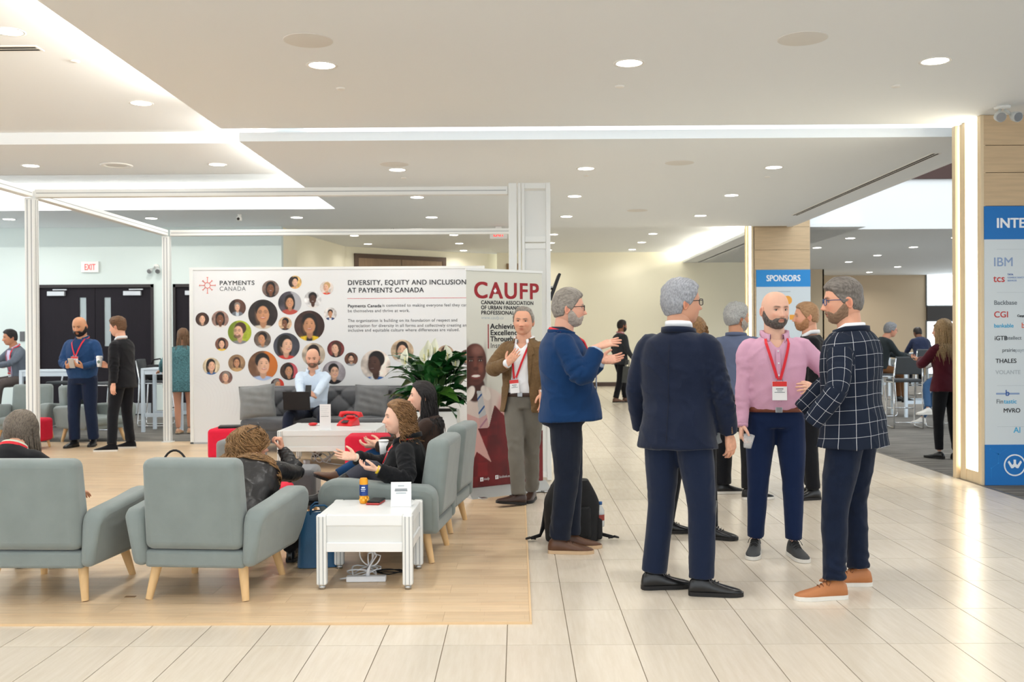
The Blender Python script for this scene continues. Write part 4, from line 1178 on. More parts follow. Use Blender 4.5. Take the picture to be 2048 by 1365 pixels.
# ---- poufs
def pouf(label, loc, rz, m, w=.44, d=.44, h=.42, z0=.10):
    t = thing('pouf', label, 'pouf', loc, rz)
    bevel_obj('cushion', MB().bb(-w / 2, w / 2, -d / 2, d / 2, z0, h), m, t, .045, 4)
    for sx in (-1, 1):
        for sy in (-1, 1): obj('leg', MB().cyl((sx * (w / 2 - .06), sy * (d / 2 - .06), z0 + .02), (sx * (w / 2 - .04), sy * (d / 2 - .04), 0), .02, .014, 10), M_leg, t, smooth=True)
    return t
pouf('square red pouf beside the coffee table, right', (-1.62, 10.75, G0), .05, M_red, .46, .42, .44)
pouf('square red pouf with a black laptop on top', (-3.33, 11.55, G0), 0, M_red, .44, .44, .45)
pouf('red pouf on wooden legs at far left', (-6.62, 13.50, G0), 0, M_red, .42, .42, .41)
pouf('dark grey square ottoman behind the curly haired woman', (-1.88, 8.2, G0), .1, M_fab_d, .46, .46, .42)
pouf('red ottoman partly hidden behind the curly haired woman', (-1.92, 7.42, G0), 0, M_red, .42, .42, .39)
pouf('grey ottoman hidden behind curly hair at left', (-2.93, 10.55, G0), 0, M_fab_m, .44, .44, .42)
lp = thing('laptop', 'closed black laptop lying on the red pouf', 'laptop', (-3.30, 11.52, G0 + .45), .2)
obj('base', MB().box((0, 0, .008), (.32, .22, .015), bev=.004), M_blk, lp); obj('lid', MB().box((0, 0, .020), (.32, .22, .008), bev=.003), M_blk, lp)

# ---- bar stools and high tables
def make_stool(label, loc, rz):
    t = thing('bar_stool', label, 'bar stool', loc, rz, 'chrome sled base bar stools')
    sh, bh, w, d = .74, 1.12, .44, .42
    for s in (-1, 1):
        x = s * w / 2
        pts = [(x * .9, -d / 2 - .06, bh), (x, -d / 2, .80), (x, -d / 2 - .01, .45), (x, -d / 2 - .04, .06), (x, -d / 2 - .02, .014), (x, 0, .014), (x, d / 2 - .01, .014), (x, d / 2 + .03, .03), (x, d / 2 + .04, .08), (x, d / 2, .45), (x, d / 2 - .02, .72), (x, d / 2 - .06, .735), (x, -d / 2, .735)]
        obj('side_frame', MB().tube(pts, .0125, 8), M_chrome, t, smooth=True)
    obj('foot_bar', MB().tube([(-w / 2, d / 2 + .02, .30), (w / 2, d / 2 + .02, .30)], .011, 8), M_chrome, t, smooth=True)
    obj('cross_bar', MB().tube([(-w / 2, -d / 2 - .03, .10), (w / 2, -d / 2 - .03, .10)], .011, 8), M_chrome, t, smooth=True)
    bevel_obj('seat', MB().bb(-w / 2 - .01, w / 2 + .01, -d / 2 + .01, d / 2 + .01, .735, .785), M_seatblk, t, .02, 3)
    mb = MB()
    mb.grid(lambda u, v: ((u - .5) * (w - .02), -d / 2 - .012 - .05 * v - .03 * (1 - (2 * u - 1) ** 2), .86 + v * .28), 10, 8)
    o = obj('backrest', mb, M_seatblk, t, smooth=True)
    md = o.modifiers.new('solid', 'SOLIDIFY'); md.thickness = .03
    md = o.modifiers.new('bevel', 'BEVEL'); md.width = .01; md.segments = 2
    return t
st = make_stool('bar stool seen from behind next to plaid jacket, right hand room', (6.2, 16.0, -.001), math.radians(-6))
dup(st, (6.82, 15.85, -.001), math.radians(10), 'bar stool beside the woman in maroon, partly hidden')
dup(st, (9.55, 23.6, -.001), math.radians(0), 'distant bar stool under the person by the window')
dup(st, (6.62, 18.3, -.001), math.radians(-84), 'bar stool under the seated man in dark suit, right hand room')
dup(st, (-6.72, 16.35, .001), math.radians(75), 'bar stool between the two men standing at left')
dup(st, (-6.18, 16.98, .001), math.radians(-88), 'bar stool with a black bag behind the white high table')
dup(st, (-7.62, 16.75, .001), math.radians(170), 'bar stool behind the man in blue sweater')
dup(st, (-8.5, 16.5, .001), math.radians(-80), 'bar stool under the seated man at far left')
dup(st, (-4.95, 16.6, .001), math.radians(90), 'bar stool behind the woman in the teal dress')
def high_table(label, loc, w, d, h, rz=0):
    t = thing('high_table', label, 'high table', loc, rz)
    obj('table_top', MB().bb(-w / 2, w / 2, -d / 2, d / 2, h - .03, h, bev=.004), M_tblue, t)
    for s in (-1, 1):
        obj('apron', MB().bb(-w / 2 + .05, w / 2 - .05, s * (d / 2 - .03) - .02, s * (d / 2 - .03) + .02, h - .10, h - .031), M_tblue, t)
        obj('apron', MB().bb(s * (w / 2 - .03) - .02, s * (w / 2 - .03) + .02, -d / 2 + .05, d / 2 - .05, h - .10, h - .031), M_tblue, t)
        obj('rail', MB().bb(-w / 2 + .04, w / 2 - .04, s * (d / 2 - .03) - .015, s * (d / 2 - .03) + .015, .24, .30), M_tblue, t)
        for q in (-1, 1): obj('leg', MB().bb(s * (w / 2 - .025) - .025, s * (w / 2 - .025) + .025, q * (d / 2 - .025) - .025, q * (d / 2 - .025) + .025, 0, h - .031), M_tblue, t)
    return t
high_table('white high table between the stools at left, near the teal dress', (-5.68, 16.12, .001), .66, .56, 1.02)
high_table('white high table behind the man in blue sweater', (-7.50, 16.1, .001), .9, .55, 1.0)
high_table('white high table in the right hand room', (7.42, 18.3, -.001), .9, .7, 1.04)
high_table('distant white high table by the window, right hand room', (9.6, 24.5, -.001), 1.2, .6, 1.04)

# ---- things on and under the tables
M_paper = mat('card_white', (240, 241, 242), rough=.6)
can = thing('drink_can', 'orange and blue slim drink can on the side table', 'can', (-.975, 6.27, G0 + .442))
obj('body', MB().lathe([(.022, 0), (.0265, .006), (.0265, .148), (.022, .157), (.021, .160), (.001, .158)], n=24), mat('can_orange', (240, 160, 30), rough=.35, metal=.2), can, smooth=True)
obj('blue_band', MB().lathe([(.0268, .05), (.0269, .052), (.0269, .118), (.0268, .12)], n=24, caps=False), mat('can_blue', (40, 70, 140), rough=.35, metal=.2), can, smooth=True)
fl = MB()
for k in range(7):
    a = -2.4 + k * .45; fl.lathe([(.001, 0), (.008, .0), (.008, .0006), (.001, .0006)], (0.0272 * math.cos(a), .0272 * math.sin(a), .025 + .012 * (k % 2)), 8, 'Y')
obj('fruit_print', fl, mat('can_orange_light', (250, 190, 70), rough=.4), can)
obj('lettering', MB().bb(-.014, .016, -.0274, -.0268, .09, .094).bb(-.012, .012, -.0274, -.0268, .08, .083).bb(-.010, .012, -.0274, -.0268, .1, .107), K_w, can)
ph = thing('smartphone', 'black phone on a red case lying on the side table', 'phone', (-.90, 6.27, G0 + .442), math.radians(-8))
obj('case', MB().box((0, 0, .006), (.085, .15, .012), bev=.005), mat('case_red', (180, 60, 56), rough=.5), ph); obj('screen', MB().box((.003, .006, .018), (.08, .14, .012), bev=.004), M_blk, ph)
def tent_card(name, label, loc, rz, w, h, d, mode):
    t = thing(name, label, 'sign card', loc, rz)
    pr = [(-d / 2, 0), (d / 2, 0), (d * .36, .03), (d * .12, h), (-d * .12, h), (-d * .36, .03)]
    obj('card', MB().prism(pr, -w / 2, w / 2, lambda a, bb, hh: (hh, a, bb)), M_paper, t)
    if mode:
        for k, (zz, ww) in enumerate(((.86, .3), (.72, .6), (.66, .62), (.56, .5))):
            obj('print_line', MB().box((0, -d * (.36 - .24 * (zz * h - .03) / (h - .03)) - .0015, h * zz), (w * ww, .001, .006), rx=-.10), K_lg if k != 1 and k != 2 else K_grey, t)
    return t
tent_card('tent_card', 'white tent card standing on the side table', (-.728, 6.18, G0 + .442), math.radians(4), .125, .145, .09, 1)
s = thing('table_sign', 'tall thin white sign standing on the coffee table', 'sign card', (-2.19, 11.30, G0 + .44), 0)
obj('card', MB().bb(-.062, .062, -.004, .004, .004, .29), M_paper, s); obj('foot', MB().bb(-.065, .065, -.05, .05, 0, .005), M_paper, s)
for k in range(6): obj('print_line', MB().bb(-.05, .045 - .01 * (k % 3), -.0052, -.004, .26 - k * .022, .262 - k * .022), K_lg, s)
obj('print_line', MB().bb(-.05, .04, -.0052, -.004, .15, .155), K_grey, s)
M_telred = mat('telephone_red', (216, 26, 34), rough=.3, spec=.6)
tel = thing('telephone', 'glossy red desk telephone on the coffee table', 'telephone', (-2.02, 11.82, G0 + .44), math.radians(-25))
obj('body', MB().add([(-.11, -.10, 0), (.11, -.10, 0), (.11, .10, 0), (-.11, .10, 0), (-.09, -.05, .055), (.09, -.05, .055), (.09, .09, .10), (-.09, .09, .10)], [(0, 3, 2, 1), (4, 5, 6, 7), (0, 1, 5, 4), (1, 2, 6, 5), (2, 3, 7, 6), (3, 0, 4, 7)]), M_telred, tel, bevel=.012)
obj('handset', MB().tube([(-.14, .06, .10), (-.13, .06, .135), (-.06, .06, .15), (.06, .06, .15), (.13, .06, .135), (.14, .06, .10)], [.034, .03, .018, .018, .03, .034], 12), M_telred, tel, smooth=True)
obj('keypad', MB().box((0, -.06, .052), (.08, .06, .006), rx=.4), M_blk, tel)
obj('cradle', MB().bb(-.05, .05, .03, .09, .09, .12, bev=.01), M_telred, tel)
rc = thing('pouch', 'small red and white pouch on the coffee table', 'pouch', (-2.44, 11.84, G0 + .44), .3)
obj('body', MB().lathe([(.03, 0), (.055, .012), (.05, .03), (.02, .036)], n=16), M_telred, rc, smooth=True); obj('tab', MB().box((.06, -.02, .01), (.07, .03, .008), rz=.4, bev=.003), M_paper, rc)

def cable_loop(c, r, n, seed, z=.01, turns=2.2, squash=.6, h=.05):
    rs = random.Random(seed); pts = []
    for k in range(n):
        a = k / n * turns * 2 * PI
        pts.append((c[0] + r * math.cos(a) * (1 + .25 * math.sin(a * 1.7 + seed)), c[1] + r * squash * math.sin(a) * (1 + .2 * math.cos(a * 2.3)), z + h * abs(math.sin(a * .8 + seed))))
    return pts
ps = thing('power_strip', 'white power strip with coiled cord under the side table', 'power strip', (-.93, 6.06, G0), math.radians(2))
obj('body', MB().box((.0, 0, .018), (.24, .05, .035), bev=.006), M_cable, ps)
obj('cord', MB().tube([(-.12, 0, .02), (-.16, .02, .012), (-.12, .07, .01), (-.04, .10, .03)] + cable_loop((-.03, .10), .09, 40, 1, .012, 2.3, .7, .05) + [(.03, .09, .12), (.06, .10, .22), (.05, .11, .32)], .0048, 6), M_cable, ps, smooth=True)
obj('plug', MB().tube([(.01, .0, .035), (.012, .0, .065), (.02, .01, .09), (.06, .02, .15), (.03, .05, .20), (.02, .06, .30)], [.012, .011, .005, .0045, .0045, .0045], 8), M_cable, ps, smooth=True)
obj('bow', MB().tube([(.02 + .065 * math.cos(a) * (1 if math.sin(a * .5) > 0 else -.2), .04 + .02 * math.sin(a * 2), .16 + .075 * math.sin(a)) for a in np.linspace(0, 4 * PI, 40)], .0045, 6), M_cable, ps, smooth=True)
cb = thing('cable', 'dark cable coiled on the floor behind the power strip', 'cable', (-.80, 6.26, G0))
obj('coil', MB().tube(cable_loop((0, 0), .09, 50, 4, .006, 2.1, .45, .012), .004, 6), M_blk, cb, smooth=True)
cb2 = thing('cable', 'tangle of white cables under the coffee table', 'cable', (-2.32, 11.75, G0))
obj('coil', MB().tube(cable_loop((0, 0), .13, 70, 2, .008, 3.2, .6, .14), .007, 6), M_cable, cb2, smooth=True)
obj('adapter', MB().box((-.16, -.10, .03), (.06, .09, .045), rz=.5, bev=.008), M_cable, cb2)
obj('lead', MB().tube([(.0, -.05, .03), (.12, -.10, .01), (.24, -.18, .008), (.34, -.20, .008)], .006, 6), M_cable, cb2, smooth=True)
st2 = thing('floor_box', 'pale scuff marked floor outlet between the armchairs', 'outlet', (-2.24, 5.72, G0))
obj('plate', MB().box((0, 0, .001), (.06, .03, .002)), mat('scuff_brown', (150, 118, 84), rough=.7), st2)

# ---- bags
M_bluebag = mat('handbag_blue_leather', (30, 82, 120), rough=.45, spec=.5, bump=(90, .12, 3))
bg = thing('handbag', 'dark blue leather tote beside the armchair', 'handbag', (-1.30, 6.50, G0), math.radians(12))
def tote(u, v):
    a = u * 2 * PI; c_, s_ = math.cos(a), math.sin(a)
    w = .145 - .02 * v; d = .10 * (1 - .55 * v)
    x = w * math.copysign(abs(c_) ** .45, c_); y = d * math.copysign(abs(s_) ** .45, s_)
    return (x, y, .005 + v * .35 + .012 * math.sin(a * 2) * v)
mb = MB(); mb.grid(tote, 40, 10, True); mb.add([tote(i / 40, 0) for i in range(40)], [tuple(range(39, -1, -1))]); mb.add([(p[0] * .96, p[1] * .8, p[2] - .02) for p in [tote(i / 40, 1) for i in range(40)]], [tuple(range(40))])
obj('body', mb, M_bluebag, bg, auto=60)
for s_ in (-1, 1): obj('handle', MB().tube([(-.06, s_ * .04, .33), (-.055, s_ * .05, .38), (-.03, s_ * .06, .40), (.03, s_ * .06, .40), (.055, s_ * .05, .38), (.06, s_ * .04, .33)], .007, 8), M_bluebag, bg, smooth=True)
obj('zip', MB().tube([(-.135, -.01, .34), (.0, -.01, .352), (.135, -.01, .34)], .004, 6), M_steel, bg, smooth=True)
M_pack = mat('backpack_black', (20, 20, 22), rough=.75, bump=(160, .2, 3), noise=(20, .2, 3))
bp = thing('backpack', 'black backpack standing on the tiles behind the blue blazer man', 'backpack', (.39, 7.33, 0), math.radians(3))
def pack(u, v):
    a = u * 2 * PI; c_, s_ = math.cos(a), math.sin(a)
    w = .19 * (1 - .35 * max(0, v - .6) ** 1.3 / .3) * (1 + .06 * math.sin(v * PI)); d = .13 * (1 - .4 * max(0, v - .65) / .35)
    return (w * math.copysign(abs(c_) ** .55, c_), d * math.copysign(abs(s_) ** .55, s_) - .015 * v, .004 + v * .40 + .04 * math.sin(v * PI / 2))
mb = MB(); mb.grid(pack, 40, 14, True); mb.add([pack(i / 40, 0) for i in range(40)], [tuple(range(39, -1, -1))]); mb.add([pack(i / 40, 1) for i in range(40)], [tuple(range(40))])
obj('body', mb, M_pack, bp, auto=60)
obj('front_pocket', MB().box((0, -.125, .15), (.26, .06, .24), bev=.03), M_pack, bp, smooth=True)
obj('top_handle', MB().tube([(-.05, .04, .43), (-.04, .04, .465), (.04, .04, .465), (.05, .04, .43)], .01, 8), M_pack, bp, smooth=True)
for s_ in (-1, 1):
    obj('strap', MB().tube([(s_ * .08, .09, .42), (s_ * .12, .14, .38), (s_ * .17, .15, .22), (s_ * .20, .10, .08), (s_ * .23, .02, .03), (s_ * .30, -.03, .02)], [.026, .028, .028, .024, .014, .012], 8, flat=(1, .45)), M_pack, bp, smooth=True)
    obj('strap_end', MB().tube([(s_ * .27, -.04, .015), (s_ * .31, -.06, .03), (s_ * .34, -.05, .02)], [.012, .018, .014], 6, flat=(1, .5)), M_pack, bp)
obj('side_pocket', MB().box((.195, -.02, .09), (.05, .14, .16), bev=.02), M_pack, bp)
bt_ = thing('water_bottle', 'clear plastic water bottle with blue cap in the backpack pocket', 'bottle', (.60, 7.29, .10))
obj('body', MB().lathe([(.001, 0), (.028, .004), (.03, .03), (.03, .12), (.012, .155), (.012, .165), (.001, .166)], n=18), mat('clear_plastic', (226, 234, 238), rough=.08, spec=.6, alpha=.5), bt_, smooth=True)
obj('label', MB().lathe([(.0305, .05), (.0308, .052), (.0308, .09), (.0305, .092)], n=18, caps=False), mat('bottle_label_red', (150, 60, 50), rough=.5), bt_, smooth=True)
obj('cap', MB().lathe([(.014, .163), (.014, .185), (.001, .186)], n=14), mat('cap_blue', (40, 90, 150), rough=.4), bt_, smooth=True)
hb = thing('handbag', 'black handbag hanging over the bar stool by the high table', 'handbag', (-6.15, 16.95, .79))
obj('body', MB().box((.02, 0, .13), (.40, .2, .26), bev=.06), M_pack, hb, smooth=True)
obj('handle', MB().tube([(-.1, -.02, .24), (-.06, -.02, .34), (.06, -.02, .36), (.12, -.02, .25)], .014, 8), M_pack, hb, smooth=True)
arc = thing('bag_strap', 'black looped bag handle rising behind the armchair', 'strap', (-2.42, 7.0, G0))
obj('loop', MB().tube([(-.10 * math.cos(a) , 0, .52 + .18 * math.sin(a)) for a in np.linspace(0, PI, 16)], .008, 8), M_blk, arc, smooth=True)
obj('bag', MB().box((0, 0, .27), (.28, .14, .52), bev=.05), M_pack, arc, smooth=True)
jk = thing('jacket', 'dark jacket draped over the grey armchair at left', 'jacket', (-6.42, 14.40, .44))
def drape(u, v):
    a = u * 2 * PI
    r = .10 + .05 * math.sin(3 * a + v * 4) + .02 * math.sin(7 * a)
    return ((r * math.cos(a)) * (1 - .25 * v) + .06 * v, r * .8 * math.sin(a) * (1 - .2 * v), .0 + v * .36)
mb = MB(); mb.grid(drape, 36, 12, True); mb.add([drape(i / 36, 1) for i in range(36)], [tuple(range(36))])
obj('cloth', mb, mat('jacket_dark_green', (44, 56, 58), rough=.9, noise=(12, .3, 3)), jk, smooth=True)

# ---- peace lily in a white planter
pl = thing('planter', 'tall white planter box behind the banner', 'planter', (-.87, 10.42, G0))
M_plant_box = mat('planter_white', (232, 236, 238), rough=.4)
mb = MB().bb(-.25, .25, -.22, .22, 0, .72)
obj('box', mb, M_plant_box, pl, bevel=.008)
obj('soil', MB().bb(-.22, .22, -.19, .19, .72, .725), mat('soil_dark', (50, 40, 32), rough=.95), pl)
lily = thing('peace_lily', 'large peace lily plant with glossy leaves and white blooms', 'plant', (-.87, 10.42, G0 + .72))
M_leaf = mat('leaf_green', (30, 84, 38), rough=.35, spec=.5, noise=(8, .35, 3))
M_leaf2 = mat('leaf_green_light', (78, 128, 46), rough=.4, spec=.5, noise=(8, .3, 3))
M_bloom = mat('spathe_white', (238, 240, 222), rough=.55)
M_stem = mat('stem_green', (70, 110, 50), rough=.5)
rl = random.Random(11)
def leaf_mesh(L, W, bend, m, cup=.25, name='leaf'):
    mb = MB()
    def fn(u, v):
        t = v; w = W * math.sin(PI * min(1, t ** .75)) ** .9 * (1 - .15 * t)
        a = (u - .5) * 2
        y = L * t * (1 - .18 * bend * t); z = L * (.25 * t - bend * t * t * .75)
        return (a * w, y, z + abs(a) * w * cup + .004 * math.sin(t * 18 + a * 2))
    mb.grid(fn, 6, 9)
    return mb.mesh(name, m, True)
leaf_mes = [leaf_mesh(.30, .062, .55, M_leaf), leaf_mesh(.34, .075, .75, M_leaf), leaf_mesh(.26, .066, .35, M_leaf), leaf_mesh(.30, .07, .9, M_leaf2)]
for k in range(120):
    a = rl.uniform(0, 2 * PI); rr = rl.uniform(.02, .20); hgt = rl.uniform(.03, .46) * (1.15 - rr)
    px, py = rr * math.cos(a), rr * .9 * math.sin(a)
    m_ = leaf_mes[rl.choice((0, 0, 1, 1, 2, 2, 3))]
    o = link('leaf', m_, lily, (px * 1.15, py, hgt))
    s_ = rl.uniform(.9, 1.25)
    o.scale = (s_, s_, s_)
    tilt = rl.uniform(.05, 1.0) if hgt > .2 else rl.uniform(-.2, .5)
    o.rotation_euler = (tilt, rl.uniform(-.4, .4), a - PI / 2 + rl.uniform(-.6, .6))
stems = MB()
for k in range(40):
    a = rl.uniform(0, 2 * PI); rr = rl.uniform(.05, .18); stems.tube([(rr * .2 * math.cos(a), rr * .2 * math.sin(a), 0), (rr * .6 * math.cos(a), rr * .6 * math.sin(a), .18), (rr * math.cos(a), rr * math.sin(a), .38)], .004, 5)
o = obj('stems', stems, M_stem, lily, smooth=True); o['kind'] = 'stuff'
sp_me = leaf_mesh(.20, .05, .1, M_bloom, .9, 'bloom')
for (x, z, rx, ry) in ((-.30, .46, 1.2, -.35), (-.06, .54, 1.35, .1), (.01, .56, 1.3, -.15), (-.10, .49, 1.2, -.3), (.14, .50, 1.1, .4), (.22, .42, 1.0, .5)):
    o = link('bloom', sp_me, lily, (x, -.06, z)); o.rotation_euler = (rx, 0, ry)
    st_ = obj('bloom_stem', MB().tube([(0, 0, .04), (x * .7, -.04, z * .6), (x, -.06, z)], .0045, 6), M_stem, lily, smooth=True)
    obj('spadix', MB().cyl((x, -.075, z + .03), (x + .01 * ry, -.075, z + .10), .008, .006, 8), mat('spadix_cream', (226, 222, 160), rough=.7), lily, smooth=True)
# ================================================================ people: builder
def vox(parts, voxel, smooth=3, fac=.5):
    """union of closed shells -> one continuous surface; returns V, F(quads list), N"""
    mb = MB()
    for p in parts: mb.add(p.v, p.f)
    me = bpy.data.meshes.new('work'); me.from_pydata(mb.v, [], mb.f); me.update()
    o = bpy.data.objects.new('work', me); TMP.collection.objects.link(o)
    md = o.modifiers.new('r', 'REMESH'); md.mode = 'VOXEL'; md.voxel_size = voxel
    if smooth:
        ms = o.modifiers.new('s', 'SMOOTH'); ms.iterations = smooth; ms.factor = fac
    TMPVL.update()
    ev = o.evaluated_get(TMPVL.depsgraph); m2 = ev.to_mesh()
    n = len(m2.vertices)
    V = np.empty(n * 3, np.float32); m2.vertices.foreach_get('co', V)
    N = np.empty(n * 3, np.float32); m2.vertices.foreach_get('normal', N)
    nl = len(m2.loops); Li = np.empty(nl, np.int32); m2.loops.foreach_get('vertex_index', Li)
    npoly = len(m2.polygons); ls = np.empty(npoly, np.int32); lt = np.empty(npoly, np.int32)
    m2.polygons.foreach_get('loop_start', ls); m2.polygons.foreach_get('loop_total', lt)
    ev.to_mesh_clear(); bpy.data.objects.remove(o, do_unlink=True); bpy.data.meshes.remove(me)
    F = [tuple(Li[s:s + t]) for s, t in zip(ls.tolist(), lt.tolist())]
    F = [tuple(int(i) for i in f) for f in F]
    return V.reshape(-1, 3).astype(float), F, N.reshape(-1, 3).astype(float)

def vmesh(name, V, F, m, col=None):
    me = bpy.data.meshes.new(name)
    me.from_pydata(np.asarray(V).tolist(), [], F)
    me.materials.append(m)
    me.polygons.foreach_set('use_smooth', [True] * len(me.polygons))
    if col is not None: set_col(me, col)
    me.update()
    return me

def drop(V, F, keep):
    """remove vertices where keep is False"""
    idx = -np.ones(len(V), int); idx[keep] = np.arange(keep.sum())
    F2 = [tuple(int(idx[i]) for i in f) for f in F if all(keep[i] for i in f)]
    V2 = V[keep].copy()
    # even out the ragged edge left by the cut
    cnt = {}
    for f in F2:
        for a, b in zip(f, f[1:] + f[:1]):
            k = (a, b) if a < b else (b, a); cnt[k] = cnt.get(k, 0) + 1
    be = np.array([k for k, c in cnt.items() if c == 1])
    if len(be):
        for _ in range(8):
            acc = np.zeros_like(V2); n = np.zeros(len(V2))
            np.add.at(acc, be[:, 0], V2[be[:, 1]]); np.add.at(acc, be[:, 1], V2[be[:, 0]])
            np.add.at(n, be[:, 0], 1); np.add.at(n, be[:, 1], 1)
            m = n > 1
            V2[m] = V2[m] * .4 + acc[m] / n[m][:, None] * .6
    return V2, F2, keep

def bent(pts, n=7, it=3):
    """polyline resampled and its corners rounded"""
    P = [np.array(p, float) for p in pts]; out = []
    for a, b in zip(P[:-1], P[1:]):
        for k in range(n): out.append(a + (b - a) * k / n)
    out.append(P[-1]); A = np.array(out)
    for _ in range(it):
        B = A.copy(); B[1:-1] = A[1:-1] * .5 + (A[:-2] + A[2:]) * .25; A = B
    return A
def interp_r(radii, n):
    xs = np.linspace(0, 1, len(radii)); return np.interp(np.linspace(0, 1, n), xs, radii)
def limb(pts, radii, seg=14, n=7, it=3, flat=None):
    A = bent(pts, n, it); r = interp_r(radii, len(A))
    return MB().tube([tuple(p) for p in A], list(r), seg, True, flat)

def ik(a, t, l1, l2, pole):
    a = Vector(a); t = Vector(t); d = t - a; L = d.length
    if L > (l1 + l2) * .999: t = a + d * ((l1 + l2) * .999 / L); d = t - a; L = d.length
    L = max(L, abs(l1 - l2) + .01)
    x = (l1 * l1 - l2 * l2 + L * L) / (2 * L); h = math.sqrt(max(l1 * l1 - x * x, 0))
    u = d.normalized(); p = Vector(pole); p = p - u * p.dot(u)
    if p.length < 1e-5: p = Vector((0, -1, 0)) - u * u.dot(Vector((0, -1, 0)))
    p.normalize()
    return a + u * x + p * h, t

def ring(c, X, Y, rx, ryf, ryb, p=2.4, n=32):
    a = np.linspace(0, 2 * PI, n, endpoint=False); cs, sn = np.cos(a), np.sin(a)
    x = rx * np.sign(cs) * np.abs(cs) ** (2 / p); y = np.where(sn > 0, ryf, ryb) * np.sign(sn) * np.abs(sn) ** (2 / p)
    return np.array(c)[None] + x[:, None] * np.array(X)[None] + y[:, None] * np.array(Y)[None]
def loft(rings):
    n = len(rings[0]); vs = [tuple(p) for r in rings for p in r]; fs = []
    for j in range(len(rings) - 1):
        for k in range(n): fs.append((j * n + k, j * n + (k + 1) % n, (j + 1) * n + (k + 1) % n, (j + 1) * n + k))
    fs.append(tuple(range(n - 1, -1, -1))); fs.append(tuple((len(rings) - 1) * n + k for k in range(n)))
    return MB().add(vs, fs)

class Spine:
    def __init__(s, pelvis=(0, 0, .93), lean=0, bend=0, side=0, twist=0, hang=True):
        s.p0 = Vector(pelvis); s.z0 = .93; s.lean, s.bend, s.side, s.twist = [math.radians(v) for v in (lean, bend, side, twist)]
        s.hang = hang
        s.zs = np.linspace(.93, 1.62, 24); pos = [Vector(pelvis)]; s.dirs = []
        for i, z in enumerate(s.zs):
            t = min(1, (z - .93) / .57); a = s.lean + s.bend * t
            d = Vector((math.sin(s.side) * math.cos(a), math.sin(a), math.cos(a) * math.cos(s.side)))
            s.dirs.append(d)
            if i < len(s.zs) - 1: pos.append(pos[-1] + d * (s.zs[1] - s.zs[0]))
        s.pos = pos
    def at(s, z):
        if z <= .93:
            d = Vector((0, 0, 1)) if s.hang else s.dirs[0]
            if s.hang:
                p = s.p0 + d * (z - .93); T = s.dirs[0]
            else: p = s.p0 + d * (z - .93); T = s.dirs[0]
            tw = 0
        else:
            f = (z - .93) / (s.zs[1] - s.zs[0]); i = min(int(f), len(s.zs) - 2); w = f - i
            p = s.pos[i] * (1 - w) + s.pos[i + 1] * w; T = (s.dirs[i] * (1 - w) + s.dirs[min(i + 1, len(s.dirs) - 1)] * w).normalized()
            tw = s.twist * min(1, (z - .93) / .45)
        X = Vector((math.cos(tw), math.sin(tw), 0)); Y = T.cross(X).normalized(); X = Y.cross(T).normalized()
        return p, X, Y, T

R_JACKET = [(.80, .218, .150, .150), (.88, .212, .146, .150), (.98, .200, .140, .138), (1.08, .190, .136, .122), (1.18, .196, .138, .124), (1.28, .206, .138, .132), (1.36, .206, .128, .132), (1.415, .188, .110, .122), (1.452, .142, .092, .106), (1.478, .100, .078, .092)]
R_SHIRT = [(.94, .158, .110, .104), (1.00, .166, .120, .108), (1.05, .176, .130, .111), (1.10, .179, .132, .111), (1.18, .184, .132, .114), (1.28, .192, .130, .120), (1.36, .190, .118, .120), (1.415, .170, .100, .112), (1.452, .118, .080, .094), (1.472, .084, .068, .080)]
R_HIPS = [(.80, .150, .100, .115), (.86, .168, .112, .130), (.93, .172, .118, .132), (1.0, .166, .118, .116), (1.03, .163, .116, .110)]

def surf_y(rings, x, z, side=1):
    zs = [r[0] for r in rings]; rx = np.interp(z, zs, [r[1] for r in rings]); ry = np.interp(z, zs, [r[2 if side > 0 else 3] for r in rings])
    t = min(1, abs(x) / max(rx, 1e-6)); return side * ry * max(0, 1 - t ** 2.4) ** (1 / 2.4)

